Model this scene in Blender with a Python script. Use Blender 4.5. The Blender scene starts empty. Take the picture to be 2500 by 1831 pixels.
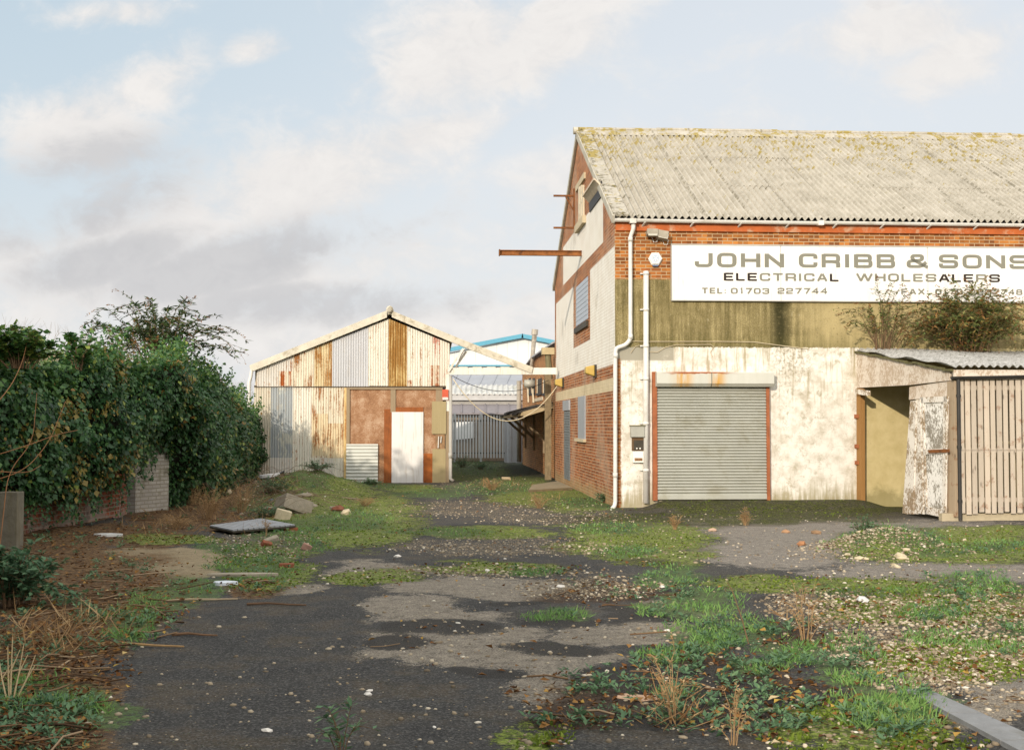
import bpy, math, random
import numpy as np
from mathutils import Vector, Matrix

# ------------------------------------------------------------------ camera, world, sun, exposure
SC = bpy.context.scene
COL = SC.collection
FPX, CX, CY, HOR, CAMZ = 3000.0, 1250.0, 915.5, 1035.0, 1.8
PITCH = math.atan((HOR - CY) / FPX)
cam_data = bpy.data.cameras.new('camera')
cam = bpy.data.objects.new('camera', cam_data)
COL.objects.link(cam)
cam.location = (0, 0, CAMZ)
cam.rotation_euler = (math.pi / 2 + PITCH, 0, 0)
cam_data.sensor_fit = 'HORIZONTAL'
cam_data.sensor_width = 36.0
cam_data.lens = FPX / 2500.0 * 36.0
cam_data.clip_end = 5000
SC.camera = cam
SC.view_settings.view_transform = 'Standard'
SC.view_settings.look = 'None'
SC.view_settings.exposure = 0.85
SC.view_settings.gamma = 1.0

SUN_EL, SUN_AZ = math.radians(18), math.radians(24)      # azimuth: to the left of straight behind the camera
sun_dir = Vector((-math.sin(SUN_AZ) * math.cos(SUN_EL), -math.cos(SUN_AZ) * math.cos(SUN_EL), math.sin(SUN_EL)))
sd = bpy.data.lights.new('sun', 'SUN')
sd.energy = 2.0
sd.angle = math.radians(0.9)
sd.color = (1.0, 0.87, 0.71)
sun = bpy.data.objects.new('sun', sd)
COL.objects.link(sun)
sun.rotation_euler = (-sun_dir).to_track_quat('-Z', 'Y').to_euler()


class NT:
    """small helper to write node trees in lines"""
    def __init__(s, tree):
        s.t = tree

    def n(s, typ, props=None, ins=None):
        nd = s.t.nodes.new(typ)
        for k, v in (props or {}).items():
            setattr(nd, k, v)
        for k, v in (ins or {}).items():
            s.put(nd.inputs[k], v)
        return nd

    def put(s, sock, v):
        if v is None:
            return
        if isinstance(v, bpy.types.NodeSocket):
            s.t.links.new(v, sock)
        else:
            if hasattr(sock, 'default_value'):
                try:
                    sock.default_value = v
                except Exception:
                    sock.default_value = tuple(v) + (1.0,) if len(v) == 3 else v[:3]

    def m(s, op, a, b=0.0, c=0.0, clamp=False):
        nd = s.n('ShaderNodeMath', {'operation': op, 'use_clamp': clamp})
        s.put(nd.inputs[0], a); s.put(nd.inputs[1], b); s.put(nd.inputs[2], c)
        return nd.outputs[0]

    def add(s, a, b): return s.m('ADD', a, b)
    def sub(s, a, b): return s.m('SUBTRACT', a, b)
    def mul(s, a, b): return s.m('MULTIPLY', a, b)
    def mx(s, a, b): return s.m('MAXIMUM', a, b)
    def mn(s, a, b): return s.m('MINIMUM', a, b)

    def ss(s, x, e0, e1):
        nd = s.n('ShaderNodeMapRange', {'interpolation_type': 'SMOOTHSTEP', 'clamp': True})
        s.put(nd.inputs[0], x); s.put(nd.inputs[1], e0); s.put(nd.inputs[2], e1)
        return nd.outputs[0]

    def co(s, kind='Object'):
        return s.n('ShaderNodeTexCoord').outputs[kind]

    def sep(s, v):
        o = s.n('ShaderNodeSeparateXYZ', None, {0: v}).outputs
        return o[0], o[1], o[2]

    def comb(s, x=0.0, y=0.0, z=0.0):
        return s.n('ShaderNodeCombineXYZ', None, {0: x, 1: y, 2: z}).outputs[0]

    def noise(s, v, scale, detail=4.0, rough=0.6, dist=0.0):
        return s.n('ShaderNodeTexNoise', None, {'Vector': v, 'Scale': scale, 'Detail': detail, 'Roughness': rough, 'Distortion': dist}).outputs[0]

    def stretch(s, v, sx, sy, sz, off=0.0):
        return s.n('ShaderNodeMapping', None, {'Vector': v, 'Scale': (sx, sy, sz), 'Location': (off, off * 1.7, off * 0.6)}).outputs[0]

    def ramp(s, fac, stops):
        nd = s.n('ShaderNodeValToRGB', None, {0: fac})
        el = nd.color_ramp.elements
        while len(el) < len(stops):
            el.new(0.5)
        for e, (p, c) in zip(el, stops):
            e.position = p
            e.color = tuple(c) + (1.0,) if len(c) == 3 else c
        return nd.outputs[0]

    def mix(s, fac, a, b, mode='MIX'):
        nd = s.n('ShaderNodeMix', {'data_type': 'RGBA', 'blend_type': mode, 'clamp_factor': True})
        s.put(nd.inputs[0], fac); s.put(nd.inputs[6], a if isinstance(a, bpy.types.NodeSocket) else tuple(a) + (1.0,))
        s.put(nd.inputs[7], b if isinstance(b, bpy.types.NodeSocket) else tuple(b) + (1.0,))
        return nd.outputs[2]

    def rect(s, x, z, x0, x1, z0, z1, e=0.01):
        a = s.mul(s.ss(x, x0 - e, x0 + e), s.ss(x, x1 + e, x1 - e))
        b = s.mul(s.ss(z, z0 - e, z0 + e), s.ss(z, z1 + e, z1 - e))
        return s.mul(a, b)

    def attr(s, name, out='Fac'):
        return s.n('ShaderNodeAttribute', {'attribute_name': name}).outputs[out]


# ---- sky: physical sky with procedural cloud banks in it (all in the world, by direction)
W = bpy.data.worlds.new('World')
SC.world = W
W.use_nodes = True
W.node_tree.nodes.clear()
w = NT(W.node_tree)
SKY_STRENGTH = 0.11
sky = w.n('ShaderNodeTexSky', {'sky_type': 'NISHITA', 'sun_disc': False, 'sun_elevation': SUN_EL,
                               'sun_rotation': math.pi + SUN_AZ, 'altitude': 20, 'air_density': 1.0,
                               'dust_density': 1.6, 'ozone_density': 1.2}).outputs[0]
dirv = w.co('Generated')
dx, dy, dz = w.sep(dirv)
# gnomonic direction coordinates on the northern half (tan of azimuth, tan of elevation)
yy = w.mx(w.m('ABSOLUTE', dy), 0.15)
tu = w.m('DIVIDE', dx, yy)
tv = w.m('DIVIDE', dz, yy)


def tblob(cx, cy, rx, ry, ang):
    """soft ellipse on the sky, given where it lies in source pixels"""
    u0, v0 = (cx - CX) / FPX, (HOR - cy) / FPX
    a, b = w.sub(tu, u0), w.sub(tv, v0)
    c, s_ = math.cos(ang), math.sin(ang)
    p = w.m('DIVIDE', w.add(w.mul(a, c), w.mul(b, s_)), rx / FPX)
    q = w.m('DIVIDE', w.sub(w.mul(b, c), w.mul(a, s_)), ry / FPX)
    d = w.m('SQRT', w.add(w.mul(p, p), w.mul(q, q)))
    return w.ss(d, 1.75, 0.0)


suv = w.comb(tu, w.mul(tv, 1.35), w.mul(dy, 0.3))
n1 = w.noise(suv, 11.0, 12.0, 0.62, 0.35)
n2 = w.noise(w.stretch(suv, 1, 1, 1, 3.1), 3.2, 6.0, 0.55)
n3 = w.noise(w.stretch(suv, 1, 1, 1, 7.7), 26.0, 8.0, 0.66, 0.6)
nn = w.add(w.add(w.mul(n1, 0.52), w.mul(n2, 0.24)), w.mul(n3, 0.24))
blobs = None
for b in [(760, 440, 460, 130, 0.30), (980, 340, 320, 70, 0.22), (350, 560, 420, 120, 0.25), (180, 300, 220, 120, 0.35), (370, 195, 200, 80, 0.5),
          (620, 110, 120, 50, 0.2), (1080, 130, 260, 170, 0.4), (1330, 90, 260, 110, 0.5), (280, 20, 180, 45, 0.1), (800, 640, 700, 130, 0.12),
          (200, 700, 500, 170, 0.05), (1500, 420, 420, 120, 0.2), (2200, 60, 260, 70, 0.1), (2350, 130, 160, 80, 0.5), (1250, 860, 2200, 230, 0.0)]:
    t = tblob(*b)
    blobs = t if blobs is None else w.mx(blobs, t)
# more cloud elsewhere in the sky, outside this view
elsewhere = w.mx(w.ss(dy, 0.35, -0.2), w.ss(dz, 0.35, 0.7))
blobs = w.mx(blobs, w.mul(elsewhere, 0.62))
cmask = w.ss(w.add(w.mul(blobs, 0.62), w.mul(w.sub(nn, 0.5), 2.7)), 0.04, 0.66)
# undersides: grey where the bank is thick and turned away from the sun
grey = None
for b in [(170, 480, 330, 130, 0.2), (700, 610, 560, 75, 0.22), (850, 735, 420, 60, 0.06), (230, 640, 260, 70, 0.25)]:
    t = tblob(*b)
    grey = t if grey is None else w.mx(grey, t)
grey = w.mul(w.ss(w.add(w.mul(grey, 0.62), w.mul(w.sub(nn, 0.5), 2.4)), 0.12, 0.62), 0.95)
CL = 1.0 / SKY_STRENGTH
ccol = w.mix(grey, tuple(c * CL for c in (0.50, 0.485, 0.47)), tuple(c * CL for c in (0.355, 0.353, 0.358)))
ccol = w.mix(1.0, ccol, w.ramp(w.add(w.mul(n1, .5), w.mul(n3, .5)), [(.38, (.88, .885, .90)), (.60, (1.0, 1.0, 1.0))]), 'MULTIPLY')
haze = w.ss(dz, 0.34, 0.0)
blue = w.mix(w.mul(haze, 0.75), w.mix(1.0, sky, (1.0, 1.0, 1.0), 'MULTIPLY'), tuple(c * CL for c in (0.44, 0.44, 0.445)))
# thin high veil: lightens the blue, as on a pale winter afternoon
pale_ = w.mn(1.0, w.add(w.ss(tu, -0.45, 0.30), w.mul(w.ss(tv, 0.36, 0.05), 0.7)))
veil = w.mix(pale_, tuple(c * CL for c in (0.325, 0.385, 0.425)), tuple(c * CL for c in (0.43, 0.445, 0.46)))
blue = w.mix(0.88, blue, veil)
skyc = w.mix(cmask, blue, ccol)
# the overhead and sunward sky, outside this view, is brightened to add fill light
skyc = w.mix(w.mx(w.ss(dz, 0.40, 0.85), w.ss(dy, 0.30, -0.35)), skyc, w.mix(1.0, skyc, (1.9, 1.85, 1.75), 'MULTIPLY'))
skyc = w.mix(w.ss(dz, 0.0, -0.05), skyc, (0.8, 0.8, 0.75))
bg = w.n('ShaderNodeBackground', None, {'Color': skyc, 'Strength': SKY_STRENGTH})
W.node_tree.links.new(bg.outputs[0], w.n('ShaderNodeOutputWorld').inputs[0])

# ------------------------------------------------------------------ measuring: from the survey photograph to places in the world
_f = Vector((0, math.cos(PITCH), math.sin(PITCH)))
_u = Vector((0, -math.sin(PITCH), math.cos(PITCH)))
O = Vector((0, 0, CAMZ))


def ray(px, py):
    return _f + Vector((1, 0, 0)) * ((px - CX) / FPX) + _u * ((CY - py) / FPX)


def G(px, py, z=0.0):
    d = ray(px, py)
    return O + d * ((z - CAMZ) / d.z)


def P(px, py, Y):
    d = ray(px, py)
    return O + d * (Y / d.y)


def onplane(px, py, p0, n):
    d = ray(px, py)
    return O + d * ((p0 - O).dot(n) / d.dot(n))


def proj(x, y, z):
    """world -> source pixel, numpy"""
    a = y * _f.y + (z - CAMZ) * _f.z
    b = y * _u.y + (z - CAMZ) * _u.z
    return CX + FPX * x / a, CY - FPX * b / a


# ------------------------------------------------------------------ object helpers
R = random.Random(11)
RN = np.random.default_rng(5)


def tag(o, label=None, cat=None, group=None, kind=None):
    if label: o['label'] = label
    if cat: o['category'] = cat
    if group: o['group'] = group
    if kind: o['kind'] = kind
    return o


def thing(name, label, cat, loc=(0, 0, 0), rz=0.0, group=None):
    o = bpy.data.objects.new(name, None)
    o.empty_display_size = 0.2
    COL.objects.link(o)
    o.location = loc
    o.rotation_euler = (0, 0, rz)
    return tag(o, label, cat, group)


class MB:
    def __init__(s):
        s.v = []; s.f = []; s.sm = False

    def quad(s, a, b, c, d):
        i = len(s.v); s.v += [tuple(a), tuple(b), tuple(c), tuple(d)]; s.f.append((i, i + 1, i + 2, i + 3))

    def box(s, x0, x1, y0, y1, z0, z1):
        i = len(s.v)
        s.v += [(x, y, z) for z in (z0, z1) for (x, y) in ((x0, y0), (x1, y0), (x1, y1), (x0, y1))]
        s.f += [(i + 3, i + 2, i + 1, i), (i + 4, i + 5, i + 6, i + 7)] + [(i + k, i + (k + 1) % 4, i + 4 + (k + 1) % 4, i + 4 + k) for k in range(4)]
        return s

    def bar(s, p, q, wd, ht, up=(0, 0, 1)):
        """box beam from p to q: wd across, ht along up"""
        p, q = Vector(p), Vector(q)
        d = (q - p).normalized(); up = Vector(up)
        sd_ = d.cross(up).normalized(); u2 = sd_.cross(d).normalized()
        i = len(s.v)
        for e in (p, q):
            for a, b in ((-1, -1), (1, -1), (1, 1), (-1, 1)):
                s.v.append(tuple(e + sd_ * (a * wd / 2) + u2 * (b * ht / 2)))
        s.f += [(i, i + 1, i + 2, i + 3), (i + 7, i + 6, i + 5, i + 4)] + [(i + k, i + 4 + k, i + 4 + (k + 1) % 4, i + (k + 1) % 4) for k in range(4)]
        return s

    def prism(s, pts, ext):
        """planar polygon pts extruded by vector ext"""
        i = len(s.v); n = len(pts); ext = Vector(ext)
        s.v += [tuple(Vector(p)) for p in pts] + [tuple(Vector(p) + ext) for p in pts]
        s.f += [tuple(range(i + n - 1, i - 1, -1)), tuple(range(i + n, i + 2 * n))]
        s.f += [(i + k, i + (k + 1) % n, i + n + (k + 1) % n, i + n + k) for k in range(n)]
        return s

    def tube(s, path, r, n=8, r1=None, cap=True):
        path = [Vector(p) for p in path]
        m = len(path); i = len(s.v)
        ref = None
        for k, p in enumerate(path):
            d = (path[min(k + 1, m - 1)] - path[max(k - 1, 0)]).normalized()
            if ref is None:
                ref = d.orthogonal().normalized()
            ref = (ref - d * ref.dot(d))
            ref = ref.normalized() if ref.length > 1e-6 else d.orthogonal().normalized()
            b = d.cross(ref)
            rr = r if r1 is None else r + (r1 - r) * k / (m - 1)
            for j in range(n):
                a = 2 * math.pi * j / n
                s.v.append(tuple(p + ref * (rr * math.cos(a)) + b * (rr * math.sin(a))))
        for k in range(m - 1):
            for j in range(n):
                a, b = i + k * n + j, i + k * n + (j + 1) % n
                s.f.append((a, b, b + n, a + n))
        if cap:
            s.f.append(tuple(range(i + n - 1, i - 1, -1)))
            s.f.append(tuple(range(i + (m - 1) * n, i + m * n)))
        return s

    def corr(s, xs, f0, f1, rows, pt, thick=0.0):
        """corrugated sheet: columns xs (parameter), from f0(x) to f1(x); pt(x, t, k) -> point, k = side"""
        i = len(s.v); nc = len(xs)
        for side in ((0, 1) if thick else (0,)):
            for x in xs:
                a, b = f0(x), f1(x)
                for r_ in range(rows + 1):
                    s.v.append(tuple(pt(x, a + (b - a) * r_ / rows, side * thick)))
        rr = rows + 1
        for c in range(nc - 1):
            for r_ in range(rows):
                a = i + c * rr + r_
                s.f.append((a, a + rr, a + rr + 1, a + 1))
                if thick:
                    b = a + nc * rr
                    s.f.append((b + 1, b + rr + 1, b + rr, b))
        if thick:
            o = nc * rr
            for c in range(nc - 1):
                for r_ in (0, rows):
                    a = i + c * rr + r_
                    s.f.append((a, a + o, a + o + rr, a + rr) if r_ == 0 else (a, a + rr, a + o + rr, a + o))
            for r_ in range(rows):
                for c in (0, nc - 1):
                    a = i + c * rr + r_
                    s.f.append((a, a + 1, a + o + 1, a + o) if c == 0 else (a, a + o, a + o + 1, a + 1))
        return s

    def lump(s, c, sx, sy, sz, rnd, jit=0.25, rot=None):
        """irregular stone: jittered icosahedron"""
        t = 1.618; i = len(s.v)
        base = [(-1, t, 0), (1, t, 0), (-1, -t, 0), (1, -t, 0), (0, -1, t), (0, 1, t), (0, -1, -t), (0, 1, -t), (t, 0, -1), (t, 0, 1), (-t, 0, -1), (-t, 0, 1)]
        a = rnd.uniform(0, 6.28); ca, sa = math.cos(a), math.sin(a)
        for b in base:
            k = (1 + rnd.uniform(-jit, jit)) / 1.9
            x, y, z = b[0] * k * sx, b[1] * k * sy, b[2] * k * sz
            s.v.append((c[0] + x * ca - y * sa, c[1] + x * sa + y * ca, c[2] + z))
        s.f += [(i + p, i + q, i + r_) for p, q, r_ in ((0, 11, 5), (0, 5, 1), (0, 1, 7), (0, 7, 10), (0, 10, 11), (1, 5, 9), (5, 11, 4), (11, 10, 2), (10, 7, 6), (7, 1, 8), (3, 9, 4), (3, 4, 2), (3, 2, 6), (3, 6, 8), (3, 8, 9), (4, 9, 5), (2, 4, 11), (6, 2, 10), (8, 6, 7), (9, 8, 1))]
        return s

    def build(s, name, mat, parent=None, smooth=False, loc=None, bevel=0.0):
        me = bpy.data.meshes.new(name)
        vs = s.v
        if loc is not None:
            l = Vector(loc)
            vs = [(a - l.x, b - l.y, c - l.z) for a, b, c in vs]
        me.from_pydata(vs, [], s.f)
        me.materials.append(mat)
        if smooth:
            me.polygons.foreach_set('use_smooth', [True] * len(me.polygons))
        me.update()
        o = bpy.data.objects.new(name, me)
        COL.objects.link(o)
        if loc is not None:
            o.location = loc
        if parent is not None:
            o.parent = parent
        if bevel:
            b = o.modifiers.new('edge', 'BEVEL'); b.width = bevel; b.segments = 2; b.limit_method = 'ANGLE'
        return o


def np_mesh(name, V, F, mat, parent=None, attrs=None, smooth=False, loc=None):
    """mesh from numpy: V (n,3), F (m,k) all the same k; attrs: name -> (n,) floats"""
    me = bpy.data.meshes.new(name)
    if loc is not None:
        V = V - np.array(loc)
    n, (m, k) = len(V), F.shape
    me.vertices.add(n); me.vertices.foreach_set('co', V.astype(np.float32).ravel())
    me.loops.add(m * k); me.loops.foreach_set('vertex_index', F.astype(np.int32).ravel())
    me.polygons.add(m)
    me.polygons.foreach_set('loop_start', np.arange(0, m * k, k, dtype=np.int32))
    me.polygons.foreach_set('loop_total', np.full(m, k, dtype=np.int32))
    if smooth:
        me.polygons.foreach_set('use_smooth', np.ones(m, dtype=bool))
    for an, av in (attrs or {}).items():
        at = me.attributes.new(an, 'FLOAT', 'POINT'); at.data.foreach_set('value', av.astype(np.float32))
    me.materials.append(mat)
    me.update(calc_edges=True)
    me.validate()
    o = bpy.data.objects.new(name, me)
    COL.objects.link(o)
    if loc is not None:
        o.location = loc
    if parent is not None:
        o.parent = parent
    return o


def unit(a):
    return a / np.maximum(np.linalg.norm(a, axis=1, keepdims=True), 1e-9)


def leaf_mesh(C, D, Nn, L, Wd, fold=0.25):
    """kite leaves: base points C, growth direction D, face normal Nn, lengths L, widths Wd -> V, F"""
    D = unit(D); S = unit(np.cross(D, Nn)); Nn = np.cross(S, D)
    L = L[:, None]; Wd = Wd[:, None]
    V = np.stack([C, C + D * L * 0.4 + S * Wd * 0.5 + Nn * Wd * fold, C + D * L, C + D * L * 0.4 - S * Wd * 0.5 + Nn * Wd * fold], 1).reshape(-1, 3)
    i = np.arange(len(C))[:, None] * 4
    F = np.concatenate([i + np.array([[0, 1, 2]]), i + np.array([[0, 2, 3]])])
    return V, F


def vnoise(x, y, seed=0):
    xi, yi = np.floor(x).astype(np.int64), np.floor(y).astype(np.int64)
    fx, fy = x - xi, y - yi
    fx, fy = fx * fx * (3 - 2 * fx), fy * fy * (3 - 2 * fy)

    def h(a, b):
        n = (a * 374761393 + b * 668265263 + seed * 974634277) & 0x7fffffff
        n = ((n ^ (n >> 13)) * 1274126177) & 0x7fffffff
        return ((n ^ (n >> 16)) & 0xffff) / 65535.0
    return (h(xi, yi) * (1 - fx) + h(xi + 1, yi) * fx) * (1 - fy) + (h(xi, yi + 1) * (1 - fx) + h(xi + 1, yi + 1) * fx) * fy


def fbm(x, y, oct=4, seed=0):
    t, a, s_ = 0.0, 0.5, 0.0
    for k in range(oct):
        t = t + a * vnoise(x * 2 ** k, y * 2 ** k, seed + k); s_ += a; a *= 0.5
    return t / s_


# ------------------------------------------------------------------ materials
def new_mat(name):
    m = bpy.data.materials.new(name); m.use_nodes = True
    t = NT(m.node_tree)
    bs = m.node_tree.nodes['Principled BSDF']
    return m, t, bs


def simple(name, col, rough=0.75, var=0.18, scale=6.0, metal=0.0, spec=0.3, grime=None, gscale=2.0, gamt=0.5, bump=0.0, streak=False):
    """one colour broken up by noise, with optional stains"""
    m, t, bs = new_mat(name)
    co = t.co()
    n = t.noise(co, scale, 6.0, 0.65)
    c = t.ramp(n, [(0.25, tuple(max(0, x * (1 - var)) for x in col)), (0.75, tuple(min(1, x * (1 + var)) for x in col))])
    if grime:
        gco = t.stretch(co, 5, 5, 0.5) if streak else co
        g = t.noise(gco, gscale, 7.0, 0.7, 0.3)
        c = t.mix(t.mul(t.ss(g, 0.5, 0.68), gamt), c, grime)
    t.put(bs.inputs['Base Color'], c)
    bs.inputs['Roughness'].default_value = rough
    bs.inputs['Metallic'].default_value = metal
    bs.inputs['Specular IOR Level'].default_value = spec
    if bump:
        bn = t.n('ShaderNodeBump', None, {'Strength': bump, 'Distance': 0.02, 'Height': t.noise(co, scale * 4, 5.0)})
        t.put(bs.inputs['Normal'], bn.outputs[0])
    return m


def brick_nodes(t, co, c1, c2, cm, mortar=0.009, dark=0.35, seed=0.0):
    """brickwork over walls lying along local x or y; returns colour, mortar factor"""
    x, y, z = t.sep(co)
    h = t.comb(t.add(x, y), z, 0.0)
    bt = t.n('ShaderNodeTexBrick', {'offset': 0.5}, {'Vector': h, 'Color1': tuple(c1) + (1,), 'Color2': tuple(c2) + (1,), 'Mortar': tuple(cm) + (1,), 'Scale': 1.0,
                                    'Mortar Size': mortar, 'Mortar Smooth': 0.3, 'Bias': 0.0, 'Brick Width': 0.225, 'Row Height': 0.075})
    # a second tint per brick, from its own cell
    row = t.m('FLOOR', t.m('DIVIDE', z, 0.075))
    cell = t.m('FLOOR', t.add(t.m('DIVIDE', t.add(x, y), 0.225), t.mul(t.m('MODULO', row, 2.0), 0.5)))
    wn = t.n('ShaderNodeTexWhiteNoise', {'noise_dimensions': '3D'}, {'Vector': t.comb(cell, row, seed)}).outputs[0]
    low = t.noise(co, 0.7, 5.0, 0.6)
    k = t.add(t.mul(wn, dark), t.mul(low, 0.35))
    col = t.mix(t.ss(k, 0.12, 0.62), tuple(c * 0.42 for c in c2), bt.outputs[0])
    col = t.mix(bt.outputs[1], col, cm)
    fine = t.noise(co, 45.0, 3.0)
    col = t.mix(t.mul(fine, 0.35), col, tuple(c * 0.6 for c in c2))
    return col, bt.outputs[1]

# ---- frames of the big structures
C0 = G(1503, 1240)
ALPHA = math.atan((CX - 1061) / FPX)
U = Vector((math.cos(ALPHA), math.sin(ALPHA), 0)); V_ = Vector((-math.sin(ALPHA), math.cos(ALPHA), 0))


def loc(p):
    d = p - C0
    return Vector((d.dot(U), d.dot(V_), d.z))


def fac(px, py, off=0.0):
    """pixel on the front wall (off metres in front of it) -> (u, z)"""
    p = loc(onplane(px, py, C0 - V_ * off, V_)); return p.x, p.z


def gab(px, py, off=0.0):
    p = loc(onplane(px, py, C0 - U * off, U)); return p.y, p.z


WD = gab(1355, 1000)[0]                 # depth of the gable
EAVE = fac(1520, 541)[1]
RIDGE = loc(onplane(1416, 328, C0 + V_ * (WD / 2), V_)).z
LEN = 17.0
SHY = 38.4                              # the shed front stands here


def sh(px, py, off=0.0):
    p = P(px, py, SHY - off); return p.x, p.z


# ================================================================== main building
B = thing('brick_building', 'tall two storey brick building with pale corrugated roof and a white painted lower front', 'building', C0, ALPHA)

# -- materials of its walls
m_wall, t, bs = new_mat('brick_wall_front')
co = t.co(); x, y, z = t.sep(co)
bcol, bm_ = brick_nodes(t, co, (0.56, 0.225, 0.048), (0.36, 0.122, 0.036), (0.47, 0.37, 0.23), 0.009, 0.45)
nb = t.noise(co, 3.0, 6.0, 0.65); nf = t.noise(co, 14.0, 6.0, 0.7)
nst = t.noise(t.stretch(co, 6, 6, 0.45), 1.6, 6.0, 0.65, 0.2)
nbl = t.noise(co, 1.1, 5.0, 0.6)
# mossy render band
zr1, zr0 = fac(1700, 683)[1], fac(1700, 848)[1]
rcol = t.ramp(t.add(t.add(t.mul(t.noise(co, 48.0, 4.0, .7), .40), t.mul(nst, .40)), t.mul(nb, .20)), [(0.40, (0.10, 0.083, 0.032)), (0.50, (0.20, 0.162, 0.072)), (0.60, (0.40, 0.335, 0.17))])
u1, u2 = fac(1950, 760)[0], fac(2060, 760)[0]
rcol = t.mix(t.mul(t.ss(t.add(x, t.mul(nb, 1.2)), u1, u2 + 0.6), 0.75), rcol, (0.46, 0.375, 0.19))
rcol = t.mix(t.mul(t.ss(t.noise(co, 22.0, 6.0, .75), .54, .66), .5), rcol, (.36, .31, .20)); rcol = t.mix(t.mul(t.ss(t.noise(t.stretch(co, 1, 1, 1, 3.3), 30.0, 6.0, .75), .56, .66), .6), rcol, (.075, .062, .028))
rcol = t.mix(t.mul(t.ss(t.noise(t.stretch(co, 4, 4, 1.3), 3.0, 5.0), 0.63, 0.75), 0.6), rcol, (0.45, 0.40, 0.27))
uS = fac(1905, 790)[0]
drip = t.mul(t.ss(t.m('ABSOLUTE', t.sub(t.add(x, t.mul(t.sub(nb, 0.5), 0.3)), uS)), 0.32, 0.02), t.ss(z, zr1 + 0.02, zr1 - 0.25))
rcol = t.mix(t.mul(drip, t.ss(nf, 0.2, 0.5)), rcol, (0.035, 0.032, 0.012))
rcol = t.mix(t.mul(t.ss(t.add(z, t.mul(nst, 0.8)), zr0 + 0.85, zr0 + 0.2), 0.55), rcol, (0.075, 0.07, 0.02))
c = t.mix(t.ss(t.add(z, t.mul(t.sub(nf, 0.5), 0.05)), zr1 + 0.01, zr1 - 0.01), bcol, rcol)
# white painted lower wall, stained
wcol = t.ramp(nb, [(0.36, (0.53, 0.49, 0.41)), (0.56, (0.75, 0.725, 0.67))])
ztop = fac(1700, 850)[1]
s1 = t.mul(t.ss(nst, 0.50, 0.66), t.ss(t.add(z, t.mul(nbl, 1.4)), ztop - 1.1, ztop + 0.4))
wcol = t.mix(t.mul(s1, 0.75), wcol, (0.29, 0.235, 0.12))
sp = t.mul(t.ss(t.noise(co, 5.0, 8.0, 0.75), 0.53, 0.63), 0.85)
wcol = t.mix(t.mul(t.mul(sp, .8), t.ss(nbl, 0.40, 0.60)), wcol, (0.29, 0.255, 0.16))
uD = fac(1930, 900)[0]
dk = t.mul(t.ss(t.m('ABSOLUTE', t.sub(x, uD)), 0.75, 0.1), t.ss(z, ztop - 1.5, ztop - 0.1))
wcol = t.mix(t.mul(t.mul(dk, .7), t.ss(nf, 0.45, 0.62)), wcol, (0.16, 0.13, 0.06))
low = t.mul(t.ss(t.add(z, t.mul(t.sub(nst, 0.5), 1.6)), 0.55, 0.05), 0.8)
wcol = t.mix(low, wcol, (0.26, 0.22, 0.10))
crk = t.ss(t.m('ABSOLUTE', t.sub(t.noise(co, 1.7, 6.0, 0.6), 0.5)), 0.006, 0.0)
wcol = t.mix(t.mul(crk, 0.5), wcol, (0.25, 0.2, 0.12))
big = t.noise(t.stretch(co, 1, 1, .8, 2.2), 0.9, 8.0, .7, .4)
wcol = t.mix(t.mul(t.ss(big, .50, .62), .45), wcol, (0.42, 0.365, 0.26))
wcol = t.mix(t.mul(t.ss(t.m('ABSOLUTE', t.sub(t.add(z, t.mul(t.sub(nb, .5), .03)), fac(1700, 933)[1])), .012, .003), .35), wcol, (0.4, 0.35, 0.26))
pk = t.mul(t.ss(t.add(t.noise(co, 2.7, 9.0, .78), t.mul(t.rect(x, z, fac(1890, 900)[0], fac(1950, 900)[0], 0, .75, .3), .10)), .62, .65), .55)
wcol = t.mix(pk, wcol, (0.36, 0.31, 0.20))
# grey lintel patches along the top of the white part
lin = t.mul(t.rect(x, z, fac(1508, 880)[0], fac(1645, 880)[0], fac(1550, 880)[1], ztop + 0.1, 0.015), t.ss(t.add(nb, t.mul(x, -0.10)), 0.15, 0.35))
wcol = t.mix(lin, wcol, (0.33, 0.31, 0.25))
# yellow distempered length inside the lean-to
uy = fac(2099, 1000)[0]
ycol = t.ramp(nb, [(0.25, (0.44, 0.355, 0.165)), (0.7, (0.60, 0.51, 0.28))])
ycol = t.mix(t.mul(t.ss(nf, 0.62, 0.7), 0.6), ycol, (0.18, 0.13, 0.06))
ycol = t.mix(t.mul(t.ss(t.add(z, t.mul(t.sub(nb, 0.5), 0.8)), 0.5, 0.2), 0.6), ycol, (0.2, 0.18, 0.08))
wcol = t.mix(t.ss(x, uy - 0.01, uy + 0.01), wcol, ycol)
wedge = t.add(z, t.mul(t.sub(nf, 0.5), 0.13))
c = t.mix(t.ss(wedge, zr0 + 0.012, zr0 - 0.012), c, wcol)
# bare brick strip at the corner
ubs = fac(1516, 1050)[0]
c = t.mix(t.mul(t.ss(t.add(x, t.mul(t.sub(nf, 0.5), 0.1)), ubs + 0.015, ubs - 0.015), t.ss(z, zr0 - 0.2, zr0 - 0.3)), c, t.mix(0.45, bcol, (0.10, 0.05, 0.03)))
t.put(bs.inputs['Base Color'], c)
bs.inputs['Roughness'].default_value = 0.9
bs.inputs['Specular IOR Level'].default_value = 0.2
bh = t.add(t.mul(t.mul(bm_, -1.0), t.ss(z, zr1, zr1 + 0.02)), t.add(t.mul(nf, 0.5), t.mul(t.noise(co, 60.0, 3.0), 0.25)))
t.put(bs.inputs['Normal'], t.n('ShaderNodeBump', None, {'Strength': 0.55, 'Distance': 0.012, 'Height': bh}).outputs[0])

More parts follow.
